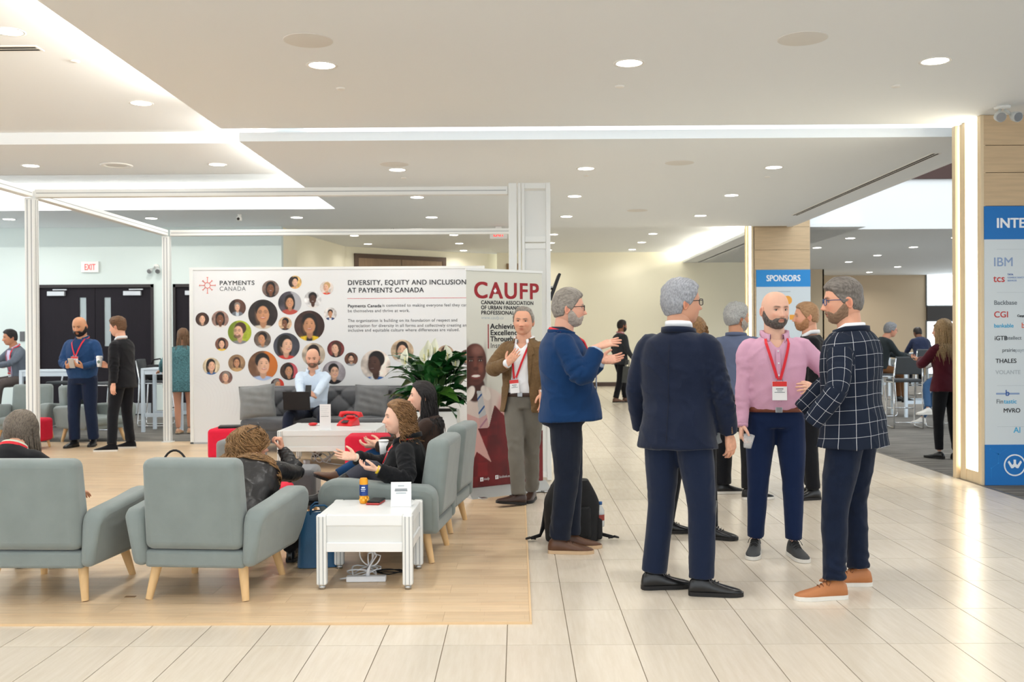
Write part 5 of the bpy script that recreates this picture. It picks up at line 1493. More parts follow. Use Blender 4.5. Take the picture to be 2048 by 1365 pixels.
# ---------------------------------------------------------------- head
def head_mesh(sp):
    nu, nv = 120, 70
    u = np.linspace(-1, 1, nu, endpoint=False); th = PI * (.68 * u + .32 * u ** 3)
    ph = np.linspace(-PI / 2, PI / 2, nv); t = np.sin(ph)
    TH, T = np.meshgrid(th, t); TH = TH.ravel(); T = T.ravel()
    a, b, c = .0765 * sp.get('hw', 1.04), .0985, .1175
    pf = np.where(T > 0, np.clip(1 - np.abs(T) ** 2.3, 0, 1) ** (1 / 2.3), np.clip(1 - np.abs(T) ** 3.4, 0, 1) ** (1 / 3.4) * (1 - .06 * np.abs(T)))
    pb = np.where(T > 0, np.clip(1 - np.abs(T) ** 2.2, 0, 1) ** (1 / 2.2), np.clip(1 - .62 * np.abs(T) ** 1.7, 0, 1) * np.clip(1 - np.abs(T) ** 8, 0, 1) ** (1 / 8))
    ps = np.where(T > 0, np.clip(1 - np.abs(T) ** 2.5, 0, 1) ** (1 / 2.5), np.clip(1 - np.abs(T) ** 3.2, 0, 1) ** (1 / 3.2) * (1 - sp.get('taper', .30) * np.abs(T) ** 1.8))
    ct, st = np.cos(TH), np.sin(TH)
    q = 2.25
    cc = np.sign(ct) * np.abs(ct) ** (2 / q); ss = np.sign(st) * np.abs(st) ** (2 / q)
    x = a * ps * ss; y = np.where(ct > 0, b * .97 * pf, b * 1.02 * pb) * cc; z = c * T
    front = sstep(ct, .05, .45)
    g = lambda dx, sx, dz, sz: np.exp(-(dx / sx) ** 2 - (dz / sz) ** 2)
    ax = np.abs(x)
    d = np.zeros_like(x)
    hz = np.clip((.016 - z) / .052, 0, 1) ** 1.15 * (1 - sstep(-z, .036, .049))
    sg = .0078 + .0062 * hz
    d += sp.get('nose', .027) * hz * np.exp(-(x / sg) ** 2)
    d += .006 * g(ax - .0125, .007, z + .037, .008)               # nostril wings
    d -= .0105 * g(ax - .031, .017, z - .003, .012)                # sockets
    d += .0045 * g(ax - .028, .022, z - .0255, .008)               # brow
    d += .005 * g(ax - .045, .018, z + .028, .016)                 # cheekbone
    d -= .004 * g(ax - .046, .014, z + .066, .02)                  # hollow
    d += .0055 * g(x, .021, z + .0585, .0058) + .0062 * g(x, .018, z + .0705, .0062)   # lips
    d -= .004 * g(x, .024, z + .0645, .0026)
    d += .007 * g(x, .020, z + .103, .013)                         # chin
    d -= .003 * g(x, .022, z + .084, .006)
    y = y + d * front
    V = np.stack([x, y, z], 1)
    F = []
    for j in range(nv - 1):
        for i in range(nu):
            i2 = (i + 1) % nu; F.append((j * nu + i, (j + 1) * nu + i, (j + 1) * nu + i2, j * nu + i2))
    skin = L3(sp['skin']); C = np.tile(skin, (len(V), 1))
    fr = front
    C = blend(C, skin * np.array([1.08, .80, .76]), np.clip(g(ax - .042, .02, z + .032, .018) * .5 + g(x, .014, z + .036, .014) * .45, 0, 1) * fr)
    C = blend(C, skin * np.array([.72, .62, .60]), g(ax - .031, .017, z - .004, .010) * .55 * fr)
    lip = L3(sp['lip']) if 'lip' in sp else skin * np.array([.80, .46, .44])
    C = blend(C, lip, np.clip(g(x, .022, z + .0645, .0095) * 1.4, 0, 1) ** 2 * fr)
    C = blend(C, skin * .28, np.clip(g(x, .024, z + .0645, .0024), 0, 1) * .8 * fr)
    C = blend(C, skin * .35, np.clip(g(ax - .007, .004, z + .0455, .003), 0, 1) * .8 * fr)
    if sp.get('brow', True):
        bc = L3(sp.get('browc', sp.get('hair', (60, 44, 36))))
        C = blend(C, bc, np.clip(np.exp(-((ax - .030) / .018) ** 4 - ((z - .0235 - .12 * (ax - .03) * (ax < .04) + .25 * (ax - .04) * (ax >= .04)) / .0042) ** 2) * 1.35, 0, 1) * .85 * fr)
    if sp.get('stubble'):
        C = blend(C, L3(sp.get('hair', (60, 50, 44))) * .9, sp['stubble'] * sstep(-z, .036, .055) * sstep(ct, -.25, .15) * (1 - np.clip(g(x, .024, z + .0645, .0085) * 1.5, 0, 1)))
    if sp.get('shadow'):   # cropped hair shadow on the skull
        C = blend(C, L3(sp['shadow']), .45 * sstep(z - .075 * sstep(ct, -.1, .7) + .03, 0, .03))
    return V, F, C, TH, T

def head_extra(sp, V):
    """eyes and ears as extra shells (verts, faces, colours)"""
    out = []
    skin = L3(sp['skin'])
    for s in (-1, 1):
        ex, ez = s * .031, .003
        k = np.argmin((V[:, 0] - ex) ** 2 + (V[:, 2] - ez) ** 2 + (V[:, 1] < 0) * 1)
        cy = V[k, 1] - .0065
        nu, nv = 18, 12; vs = []; cs = []
        for j in range(nv + 1):
            for i in range(nu):
                p, a = PI * j / nv - PI / 2, 2 * PI * i / nu
                dx, dy, dz = math.cos(p) * math.sin(a), math.cos(p) * math.cos(a), math.sin(p)
                vs.append((ex + .0135 * dx, cy + .0115 * dy, ez + .0076 * dz))
                gx = sp.get('gaze', 0) * .25
                r = math.hypot(dx - gx, dz * .62)
                cs.append((.02, .015, .012) if (r < .40 and dy > 0) else ((.52, .49, .46) if r < .95 and dy > .1 and abs(dz) < .8 else skin * .35))
        fs = [(j * nu + i, j * nu + (i + 1) % nu, (j + 1) * nu + (i + 1) % nu, (j + 1) * nu + i) for j in range(nv) for i in range(nu)]
        out.append((np.array(vs), fs, np.array(cs)))
        # upper lid
        mb = MB().tube([(ex + .015 * math.sin(q), cy + .0125 * math.cos(q * .9) - .001, ez + .0055 * math.cos(q) + .0005) for q in np.linspace(-1.3, 1.3, 9)], [.0008, .0014, .0019, .0021, .0022, .0021, .0019, .0014, .0008], 6)
        out.append((np.array(mb.v), mb.f, np.tile(skin * .42, (len(mb.v), 1))))
        # ear
        vs = []; cs = []; nu, nv = 16, 12
        hw = sp.get('hw', 1.04)
        for j in range(nv + 1):
            for i in range(nu):
                p, a = PI * j / nv - PI / 2, 2 * PI * i / nu
                X = math.cos(p) * math.cos(a); Y = math.cos(p) * math.sin(a); Z = math.sin(p)
                dent = 1 - .55 * float(sstep(np.float64(X), 0.0, .5)) * float(1 - sstep(np.float64(Y * Y + Z * Z), .2, .75))
                w = .020 * (1 + .25 * Z)
                vs.append((s * (.0785 * hw + .011 * X * dent + .006 * max(0, -Y)), -.014 + w * Y + .006 * Z, -.008 + .032 * Z))
                cs.append(skin * (np.array([.80, .60, .56]) if dent < .75 else np.array([.98, .84, .80])))
        fs = [(j * nu + i, j * nu + (i + 1) % nu, (j + 1) * nu + (i + 1) % nu, (j + 1) * nu + i) for j in range(nv) for i in range(nu)]
        if s < 0: fs = [f[::-1] for f in fs]
        out.append((np.array(vs), fs, np.array(cs)))
    return out

def hairline(TH, hl=.070, temple=.030, side=-.018, nape=-.058):
    A = np.degrees(np.abs(TH))
    return np.interp(A, [0, 28, 48, 62, 74, 86, 98, 112, 180], [hl, hl, hl - .008, temple, side + .03, side, .0, nape + .012, nape])

def hair_shell(V, F, TH, T, N, kind, zmin, thick_top, thick_side, seed, rough=.0035, scale=(60, 60, 60), part=None, back=0.0):
    z = V[:, 2]
    m = sstep(z - zmin, -.004, .012)
    keep = (z - zmin) > -.006
    th = thick_side + (thick_top - thick_side) * sstep(z, .02, .085)
    th = th + back * sstep(-np.cos(TH), 0, .8) * sstep(z, -.05, .03)
    n = fbm(V * np.array(scale) * .45, seed, 2)
    n2 = fbm(V * np.array((190, 28, 60)), seed + 7, 3)
    off = m * (th + rough * .55 * n + rough * .55 * n2) - (1 - m) * .003
    V2 = V + N * off[:, None]
    return drop(V2, F, keep)

def normals_of(V, F):
    N = np.zeros_like(V); Fa = np.array(F)
    n = np.cross(V[Fa[:, 2]] - V[Fa[:, 0]], V[Fa[:, 3]] - V[Fa[:, 1]])
    for k in range(4): np.add.at(N, Fa[:, k], n)
    l = np.linalg.norm(N, axis=1); l[l == 0] = 1
    return N / l[:, None]

def strands(rs, n, length, mode, TH0, flare=.02, curl=(0, 0), rad=.0045, top=(.086, .108, .124), floor=None, front=.6, seg=22, sweep=0.0):
    """hair strands around the skull, head-local; returns MB"""
    mb = MB()
    ta, tb, tc = top
    for k in range(n):
        th = rs.uniform(-PI, PI)
        if abs(th) < front and (front > 1 or rs.random() < .75): continue
        el = rs.uniform(.15, 1.45)
        L = length * rs.uniform(.82, 1.05)
        sd = 1 if th >= 0 else -1
        tgt = th if abs(th) > front + .35 else sd * (front + .35 + rs.uniform(0, .3))
        tgt += sweep
        pts = []; ph0 = rs.uniform(0, 2 * PI); fq = curl[1] * rs.uniform(.8, 1.25); cr = curl[0] * rs.uniform(.7, 1.2)
        lay = rs.uniform(.92, 1.06)
        s = 0.0; e = el; az = th
        down = 0.0
        for i in range(seg + 1):
            w = i / seg
            d = L * w
            arc = (el + .25) * tc
            if d < arc:
                e = el - d / tc; az = th + (tgt - th) * sstep(np.float64(d), 0, arc)
                p = np.array([ta * math.cos(e) * math.sin(az), tb * math.cos(e) * math.cos(az), tc * math.sin(e)]) * lay
                last = p; ld = d
            else:
                dd = d - arc
                o = np.array([math.sin(tgt), math.cos(tgt), 0])
                p = last + np.array([0, 0, -dd]) + o * flare * (1 - math.exp(-dd * 9)) * lay
            if curl[0]:
                am = cr * min(1, w * 4)
                p = p + am * np.array([math.cos(ph0 + fq * d), math.sin(ph0 + fq * d), .5 * math.sin(ph0 * 2 + fq * d)])
            pts.append(tuple(p))
        r = rad * rs.uniform(.7, 1.2)
        mb.tube(pts, [r * (1.0 if i < seg * .7 else max(.15, 1 - (i / seg - .7) * 2.6)) for i in range(seg + 1)], 5)
    return mb

# ---------------------------------------------------------------- hand
def hand_parts(side, curl=(.25, .25, .25), thumb=.3, spread=.05, curls=None, thin=1.0):
    """hand in its own frame: wrist at 0, fingers +Y, palm faces +Z, thumb toward +X for side=+1"""
    s = side; parts = []
    rings = []
    for y, w, h in ((-.045, .026, .020), (-.015, .027, .019), (.01, .031, .018), (.035, .039, .0175), (.06, .042, .016), (.082, .042, .0145), (.098, .038, .011)):
        rings.append(ring((s * (.002 if y > .01 else 0), y, .0), (1, 0, 0), (0, 0, 1), w * thin, h, h, 2.6, 18))
    parts.append(loft(rings))
    base = ((.031, .088, .068), (.0105, .094, .076), (-.010, .091, .071), (-.029, .083, .056))
    for k, (bx, by, L) in enumerate(base):
        c = (curls[k] if curls else curl)
        a = 0.0; p = np.array([s * bx, by - .012, 0.0]); pts = [p.copy()]; sp_ = s * spread * (1.5 - k)
        segs = (L * .46 + .012, L * .30, L * .24)
        for q in range(3):
            a += c[q]
            p = p + segs[q] * np.array([math.sin(sp_) * math.cos(a), math.cos(sp_) * math.cos(a), math.sin(a)])
            pts.append(p.copy())
        r = (.0098, .0088, .0085, .0070) if k < 3 else (.0088, .0078, .0074, .0060)
        parts.append(limb(pts, [v * thin for v in r], 9, 4, 1))
        e = pts[-1]; parts.append(MB().lathe([(.001, -.0066), (.005, -.0048), (.0066, 0), (.005, .0048), (.001, .0066)], tuple(e), 9))
    p0 = np.array([s * .018, .008, .006]); d1 = np.array([s * .78, .60, .30 + thumb * .5]); d1 /= np.linalg.norm(d1)
    d2 = np.array([s * (.45 - thumb * .5), .85, .25 + thumb * .6]); d2 /= np.linalg.norm(d2)
    d3 = np.array([s * (.20 - thumb * .7), .92, .2 + thumb * .6]); d3 /= np.linalg.norm(d3)
    parts.append(limb([p0, p0 + d1 * .042, p0 + d1 * .042 + d2 * .034, p0 + d1 * .042 + d2 * .034 + d3 * .026], [.015 * thin, .0125 * thin, .0105 * thin, .0075 * thin], 10, 4, 1))
    return parts

def basis(fd, pn):
    Y = Vector(fd).normalized(); Z = Vector(pn); Z = (Z - Y * Z.dot(Y)).normalized(); X = Y.cross(Z)
    return np.array([[X.x, Y.x, Z.x], [X.y, Y.y, Z.y], [X.z, Y.z, Z.z]])

M_skin = mat('skin', (220, 180, 150), rough=.55, spec=.35, attr='Col')
for _m in (M_skin,):
    _b = _m.node_tree.nodes['Principled BSDF']
    _b.inputs['Subsurface Weight'].default_value = .08
    _b.inputs['Subsurface Radius'].default_value = (.012, .005, .003)
    _b.inputs['Subsurface Scale'].default_value = 1.0

def hair_mat(name, c1, c2):
    if name in MATS: return MATS[name]
    m = bpy.data.materials.new(name); m.use_nodes = True; nt = m.node_tree; b = nt.nodes['Principled BSDF']
    tc = nt.nodes.new('ShaderNodeTexCoord'); mp = nt.nodes.new('ShaderNodeMapping'); mp.inputs['Scale'].default_value = (150, 26, 60)
    nt.links.new(tc.outputs['Object'], mp.inputs['Vector'])
    n = nt.nodes.new('ShaderNodeTexNoise'); n.inputs['Scale'].default_value = 1.2; n.inputs['Detail'].default_value = 4
    nt.links.new(mp.outputs[0], n.inputs['Vector'])
    cr = nt.nodes.new('ShaderNodeValToRGB'); cr.color_ramp.elements[0].position = .18; cr.color_ramp.elements[1].position = .84
    cr.color_ramp.elements[0].color = lin(c1); cr.color_ramp.elements[1].color = lin(c2)
    nt.links.new(n.outputs['Fac'], cr.inputs['Fac']); nt.links.new(cr.outputs['Color'], b.inputs['Base Color'])
    bp = nt.nodes.new('ShaderNodeBump'); bp.inputs['Strength'].default_value = .5; bp.inputs['Distance'].default_value = .004
    nt.links.new(n.outputs['Fac'], bp.inputs['Height']); nt.links.new(bp.outputs['Normal'], b.inputs['Normal'])
    b.inputs['Roughness'].default_value = .55; b.inputs['Specular IOR Level'].default_value = .35
    MATS[name] = m
    return m

def cloth(name, c, rough=.85, nz=.08, bump=.15, sheen=.1, sc=9, bs=260):
    return mat(name, c, rough=rough, spec=.18, sheen=sheen, noise=(sc, nz, 4), bump=(bs, bump, 3))

def vneck(z0=1.36, w=.62, wmax=.055):
    def f(s, V):
        p = np.array(s.sp.at(z0)[0]); T = np.array(s.sp.at(1.42)[3]); X = np.array(s.sp.at(1.42)[1]); Y = np.array(s.sp.at(1.42)[2])
        r = V - p; h = r @ T; x = r @ X; y = r @ Y
        return (np.abs(x) < np.minimum(h * w, wmax)) & (y > .02) & (h > 0)
    return f

class Person:
    def __init__(s, label, loc, rz, height=1.78, name='person', bw=1.0, bd=1.0, spine=None, skin=(224, 178, 150), head=None, fem=False, pose=None, group=None, floor=0.0):
        s.root = thing(name, label, 'person', loc, math.radians(rz), group, height / 1.78)
        s.S = height / 1.78; s.rz = math.radians(rz); s.loc = Vector(loc)
        s.bw, s.bd, s.fem = bw, bd, fem; s.skin = skin
        s.sp = Spine(**(spine or {})); s.body_shells = []; s.pose = pose or {}
        s.hd = head or {}
        s.setup()
    def W(s, p):      # world point -> local
        d = (Vector(p) - s.loc) / s.S; c, n = math.cos(-s.rz), math.sin(-s.rz)
        return Vector((d.x * c - d.y * n, d.x * n + d.y * c, d.z))
    def D(s, d):      # world direction -> local
        d = Vector(d); c, n = math.cos(-s.rz), math.sin(-s.rz)
        return Vector((d.x * c - d.y * n, d.x * n + d.y * c, d.z))
    def setup(s):
        P = s.pose; sp = s.sp
        shw = (.168 if not s.fem else .146) * s.bw
        p, X, Y, T = sp.at(1.405)
        s.sh = {1: p + X * shw + Y * -.008, -1: p - X * shw + Y * -.008}
        s.shin = {1: p + X * shw * .55 - T * .01, -1: p - X * shw * .55 - T * .01}
        if 'shrug' in P:
            for k in (1, -1): s.sh[k] = s.sh[k] + T * P['shrug']
        p, X, Y, T = sp.at(.93)
        hw = .088 * s.bw
        s.hip = {1: p + X * hw - T * .02, -1: p - X * hw - T * .02}
        s.el, s.wr, s.kn, s.an = {}, {}, {}, {}
        ua, fa = P.get('ua', .285), P.get('fa', .25)
        for k, nm in ((1, 'R'), (-1, 'L')):
            t = P.get(nm + 'H')
            if t is None:
                t = s.sh[k] + Vector((k * .055, .03, -.525))
            elif isinstance(t, tuple) and len(t) == 4: t = s.W(t[1:])
            s.el[k], s.wr[k] = ik(s.sh[k], t, ua, fa, P.get(nm + 'E', (k * .5, -1, -.2)))
            f = P.get(nm + 'F')
            if f is None: f = Vector((k * .10, 0, .085))
            elif len(f) == 4: f = s.W(f[1:])
            f = Vector(f)
            ll = .425
            if 'sit' not in P: ll = (f - s.hip[k]).length * .5 * P.get(nm + 'bend', 1.003)
            s.kn[k], s.an[k] = ik(s.hip[k], f, P.get('tl', ll), P.get('sl', ll), P.get(nm + 'K', (k * .12, 1, 0)))
    # ---- garments
    def rings(s, table, grow=0.0, zmin=None, zmax=None, belly=0.0):
        out = []
        for z, rx, f, b in table:
            if zmin is not None and z < zmin: continue
            if zmax is not None and z > zmax: continue
            p, X, Y, T = s.sp.at(z)
            be = belly * math.exp(-((z - 1.06) / .11) ** 2)
            if s.fem:
                w = np.interp(z, [.8, .95, 1.1, 1.28, 1.4, 1.5], [.98, 1.0, .84, .90, .86, .92]); bu = .028 * math.exp(-((z - 1.27) / .06) ** 2)
            else: w, bu = 1.0, 0
            out.append(ring(p, X, Y, rx * s.bw * w + grow, f * s.bd + be + bu + grow, b * s.bd + grow, 2.35))
        return out
    def tab(s, table, belly=0.0):
        out = []
        for z, rx, f, b in table:
            be = belly * math.exp(-((z - 1.06) / .11) ** 2)
            if s.fem:
                w = np.interp(z, [.8, .95, 1.1, 1.28, 1.4, 1.5], [.98, 1.0, .84, .90, .86, .92]); bu = .028 * math.exp(-((z - 1.27) / .06) ** 2)
            else: w, bu = 1.0, 0
            out.append((z, rx * s.bw * w, f * s.bd + be + bu, b * s.bd))
        return out
    def onfront(s, table, x, z, off=.004, side=1):
        p, X, Y, T = s.sp.at(z)
        return p + X * x + Y * (surf_y(table, x, z, side) + off * side)
    def sleeve(s, k, radii, end=.97, cap=True):
        a, b, c = s.sh[k], s.el[k], s.wr[k]
        e = b + (c - b) * end
        return limb([s.shin[k], a, b, e], radii, 16, 6, 3)
    def top(s, name, m, table=R_JACKET, hem=.80, sleeves=(.050, .070, .068, .061, .055, .049), voxel=.010, wr=.0035, seed=1, belly=0.0, grow=0.0, end=.97, cut=None, arms=(1, -1), smooth=4, flare=0.0, ff=0.0, plaid=False, solid=.006, tuck=None):
        tb = [(hem, *np.array(table[0][1:]))] + [r for r in table if r[0] > hem + .03]
        if hem > table[0][0]:
            zs = [r[0] for r in table]; tb[0] = (hem, *[float(np.interp(hem, zs, [r[i] for r in table])) for i in (1, 2, 3)])
        if flare: tb[0] = (tb[0][0], tb[0][1] + flare, tb[0][2] + flare, tb[0][3] + flare)
        if ff: tb = [(z, rx, f + ff * sstep(np.float64(1.12 - z), 0, .28), b) for z, rx, f, b in tb]
        parts = [loft(s.rings(tb, grow, belly=belly))]
        for k in arms: parts.append(s.sleeve(k, sleeves, end))
        V, F, N = vox(parts, voxel, smooth)
        # wrinkles: mostly across the arms and diagonal on the body
        arm_d = np.full(len(V), 9.0); arm_t = np.zeros(len(V)); arm_k = np.zeros(len(V), int)
        for k in arms:
            A = bent([s.sh[k], s.el[k], s.wr[k]], 8, 2)
            d = np.linalg.norm(V[:, None, :] - A[None], axis=2); j = d.argmin(1); dm = d.min(1)
            L = np.concatenate([[0], np.cumsum(np.linalg.norm(np.diff(A, axis=0), axis=1))])
            up = dm < arm_d; arm_d[up] = dm[up]; arm_t[up] = L[j[up]]; arm_k[up] = k
        isarm = sstep(.085 - arm_d, -.012, .012) * sstep(arm_t, .03, .10)
        el = np.exp(-((arm_t - .29) / .10) ** 2)
        w1 = fbm(V * np.array([5.5, 5.5, 8]) + np.array([0, 0, 1]) * (V[:, :1] * 5) + seed, seed, 2); rid = 1 - np.abs(w1); rid = rid ** 4
        w2 = np.sin(arm_t * 80 + 6 * fbm(V * 7, seed + 3, 2)) * sstep(fbm(V * 6, seed + 8, 2), -.4, .5) * 1.5
        disp = wr * (rid - .4) * 1.7 * (1 - isarm * .4) + isarm * (el * .9 + .25) * w2 * wr * 1.1
        bd_ = fbm(V * np.array([4, 4, 5]), seed + 9, 2) * wr * 1.5
        V = V + N * (disp + bd_)[:, None]
        keep = None
        if cut is not None:
            V, F, kp = drop(V, F, ~cut(s, V)); N = N[kp]; isarm = isarm[kp]; arm_t = arm_t[kp]; arm_k = arm_k[kp]
        me = vmesh(name, V, F, m)
        if plaid:
            PL = np.zeros((len(V), 3), np.float32)
            P = np.array([tuple(s.sp.at(z)[0]) for z in np.linspace(.8, 1.5, 15)])
            rel = V - np.stack([np.interp(V[:, 2], P[:, 2], P[:, i]) for i in range(3)], 1)
            ang = np.arctan2(rel[:, 0], -rel[:, 1])
            PL[:, 0] = ang * .165; PL[:, 1] = V[:, 2] - .02 * np.cos(ang)
            for k in arms:
                a, b, c = [np.array(q) for q in (s.sh[k], s.el[k], s.wr[k])]
                sel = (isarm > .5) & (arm_k == k)
                # axis frame of the upper/lower arm
                for (q0, q1, lo, hi) in ((a, b, 0, .285), (b, c, .285, 9)):
                    ss = sel & (arm_t >= lo) & (arm_t < hi)
                    ax = (q1 - q0) / np.linalg.norm(q1 - q0); ux = np.cross(ax, [0, 1, .2]); ux /= np.linalg.norm(ux); uy = np.cross(ax, ux)
                    r = V[ss] - q0; PL[ss, 0] = np.arctan2(r @ ux, r @ uy) * .062 + .7; PL[ss, 1] = (r @ ax) + (lo if lo else 0) + .03
            fa = np.array([sum(bool(isarm[i] > .5) * (2 if arm_k[i] > 0 else 3) + 10 * int(isarm[i] > .5 and arm_t[i] >= .285) for i in f) % 1000 if len({(isarm[i] > .5, int(arm_k[i]) if isarm[i] > .5 else 0, bool(isarm[i] > .5 and arm_t[i] >= .285)) for i in f}) == 1 else -1 for f in F])
            me.materials.append(cloth('blazer_collar_navy', (26, 34, 50)))
            me.polygons.foreach_set('material_index', [1 if v < 0 else 0 for v in fa])
            at = me.attributes.new('plaid', 'FLOAT_VECTOR', 'POINT'); at.data.foreach_set('vector', PL.ravel())
        o = link(name, me, s.root)
        if cut is not None and solid:
            md = o.modifiers.new('solid', 'SOLIDIFY'); md.thickness = solid; md.offset = 0
        return o
    def trousers(s, m, radii=(.098, .090, .074, .068, .064), hem=.0, voxel=.010, wr=.004, seed=2, table=R_HIPS, name='trousers', end=.975, zmin=.86, leg=1.0, zmax=None, foldk=1.0):
        tb = s.tab(table)
        parts = [loft(s.rings(table, 0, zmin=zmin, zmax=zmax))]
        for k in (1, -1):
            h, kn, a = s.hip[k], s.kn[k], s.an[k]
            e = kn + (a - kn) * end
            top = h + (h - kn).normalized() * .03
            parts.append(limb([top, kn, e], [r * leg for r in radii], 16, 8, 3))
        V, F, N = vox(parts, voxel, 4)
        dk = np.full(len(V), 9.0); dh = np.full(len(V), 9.0)
        for k in (1, -1):
            dk = np.minimum(dk, np.linalg.norm(V - np.array(s.kn[k]), axis=1)); dh = np.minimum(dh, np.linalg.norm(V - np.array(s.an[k]), axis=1))
        w1 = fbm(V * np.array([7, 7, 4]) + seed, seed, 3); rid = (1 - np.abs(w1)) ** 3
        ph_ = V[:, 2] * 58 + 7 * fbm(V * np.array([5, 5, 4]), seed + 2, 3)
        fold = np.sin(ph_) * sstep(fbm(V * 6, seed + 5, 2), -.35, .4)
        V = V + N * (wr * (rid - .4) * 1.0 + foldk * wr * .9 * fold * (np.exp(-(dk / .11) ** 2) * .6 + np.exp(-(dh / .16) ** 2)))[:, None]
        return link(name, vmesh(name, V, F, m), s.root)
    def shoe(s, k, m, msole, yaw=None, pitch=0.0, heel=.018, dirw=None, L=1.0, lace=None, boot=False, H=1.0, sole=.020):
        a = s.an[k]
        if dirw is not None: d = s.D((dirw[0], dirw[1], 0)); yaw = math.atan2(-d.x, d.y)
        else: yaw = math.radians(yaw or 0)
        rows = ((-.068, .012, .050), (-.060, .026, .082), (-.035, .034, .112), (.0, .036, .116), (.035, .037, .100), (.07, .041, .076), (.105, .046, .062), (.14, .0475, .051), (.17, .042, .043), (.192, .031, .035), (.205, .016, .026), (.209, .004, .016))
        n = 20; rs = []
        for y, w, h in rows:
            an = np.linspace(0, 2 * PI, n, endpoint=False); cs, sn = np.cos(an), np.sin(an)
            rs.append(np.stack([w * np.sign(cs) * np.abs(cs) ** .8, np.full(n, y * L), sole + np.where(sn > 0, (h * H - sole) * np.abs(sn) ** .75, -.004 * np.abs(sn))], 1))
        up = loft(rs)
        if boot: up.tube([(0, 0, .06), (0, -.005, .12), (0, -.01, .22), (0, -.012, .30)], [.045, .046, .050, .056], 14)
        out = [((w + .0045) , y) for y, w, h in rows]; pts = [(w, y * L) for w, y in out] + [(-w, y * L) for w, y in out[::-1]]
        R = Matrix.Translation((a.x, a.y, a.z - .085)) @ Matrix.Rotation(yaw, 4, 'Z') @ Matrix.Translation((0, -.06, 0)) @ Matrix.Rotation(math.radians(pitch), 4, 'X') @ Matrix.Translation((0, .06, 0))
        o = obj('shoe', up.xf(R), m, s.root, smooth=True)
        obj('sole', MB().prism(pts, .0, sole + .003).xf(R), msole, o)
        if lace is not None:
            lm = MB()
            for q in range(4):
                y = .032 + q * .019; z = float(np.interp(y, [.03, .07, .105], [.110, .083, .068]))
                lm.tube([(-.026, y, z - .016), (-.014, y + .002, z - .002), (0, y + .004, z + .003), (.014, y + .002, z - .002), (.026, y, z - .016)], .0028, 5)
            lm.tube([(0, .03, .112), (.022, .028, .116), (.036, .035, .10), (.042, .05, .08)], .0022, 5).tube([(0, .03, .112), (-.022, .028, .116), (-.036, .035, .10), (-.042, .05, .08)], .0022, 5)
            obj('lace', lm.xf(R), lace, o, smooth=True)
        return o
    def hand(s, k, fd, pn, curl=(.25, .3, .25), thumb=.3, spread=.05, curls=None, world=True, voxel=.0034, thin=1.0, size=.94):
        if world: fd, pn = s.D(fd), s.D(pn)
        V, F, N = vox(hand_parts(k, curl, thumb, spread, curls, thin), voxel, 3)
        B = basis(fd, pn); w = s.wr[k]
        V = (V * size) @ B.T + np.array(w)[None]
        sk = L3(s.skin); C = np.tile(sk, (len(V), 1)) * (1 + .10 * fbm(V * 90, 4, 2))[:, None]
        tip = np.clip((np.linalg.norm(V - np.array(w), axis=1) - .11) / .08, 0, 1)
        C = blend(C, sk * np.array([1.02, .80, .76]), tip * .5)
        s.body_shells.append((V, F, C))
        return Vector((V[:, 0].mean(), V[:, 1].mean(), V[:, 2].mean()))
    def core(s, bare_legs=False, bare_arms=False, voxel=.017, legr=(.085, .075, .056, .052, .036), seat=False):
        """the body under the clothes, one continuous skin"""
        parts = [loft(s.rings([(z, rx * .86, f * .84, b * .84) for z, rx, f, b in R_SHIRT[(0 if s.sp.hang else 1):-1]]))]
        parts.append(loft(s.rings([(z, rx * .88, f * .85, b * .85) for z, rx, f, b in R_HIPS], zmin=.86 if s.sp.hang else .92)))
        for k in (1, -1):
            parts.append(limb([s.shin[k], s.sh[k], s.el[k], s.wr[k]], (.045, .054, .044, .040, .034, .025), 12, 5, 2))
            lr = legr if bare_legs else [r * .8 for r in legr]
            parts.append(limb([s.hip[k], s.kn[k], s.an[k] + Vector((0, 0, .0))], lr, 12, 6, 2))
        p0 = s.sp.at(1.42)[0]; p1 = s.hc + s.HR @ Vector((0, -.024, -.05))
        parts.append(limb([p0, s.sp.at(1.49)[0], p1], (.070, .068, .064, .060), 16, 5, 2))
        V, F, N = vox(parts, voxel if not bare_legs else .011, 3)
        sk = L3(s.skin)
        s.body_shells.append((V, F, np.tile(sk * .96, (len(V), 1))))
        nk = limb([p0, s.sp.at(1.485)[0] + Vector((0, .0, 0)), p1], [.072, .070, .066, .062], 22, 8, 3)
        s.body_shells.append((np.array(nk.v), nk.f, np.tile(sk * .93, (len(nk.v), 1))))
    def head(s, yaw=0, pitch=0, tilt=0, fwd=.018, up=.148, dx=0.0, world_yaw=None, size=1.055):
        """yaw positive = turn to own left"""
        p, X, Y, T = s.sp.at(1.50)
        if world_yaw is not None: yaw = world_yaw - math.degrees(s.rz)
        s.hc = p + T * up + Y * fwd + X * dx
        R = Matrix.Rotation(math.radians(yaw), 3, 'Z') @ Matrix.Rotation(math.radians(pitch), 3, 'X') @ Matrix.Rotation(math.radians(tilt), 3, 'Y')
        s.HR = R; s.hs = size
        hd = dict(s.hd); hd['skin'] = s.skin
        V, F, C, TH, T_ = head_mesh(hd)
        s.hV, s.hF, s.hTH, s.hT = V, F, TH, T_; s.hN = normals_of(V, F)
        s.hd2 = hd
        Rn = np.array(R); off = np.array(s.hc)
        s.place = lambda A: (np.asarray(A) * size) @ Rn.T + off[None]
        s.body_shells.append((s.place(V), F, C))
        for v, f, c in head_extra(hd, V): s.body_shells.append((s.place(v), f, c))
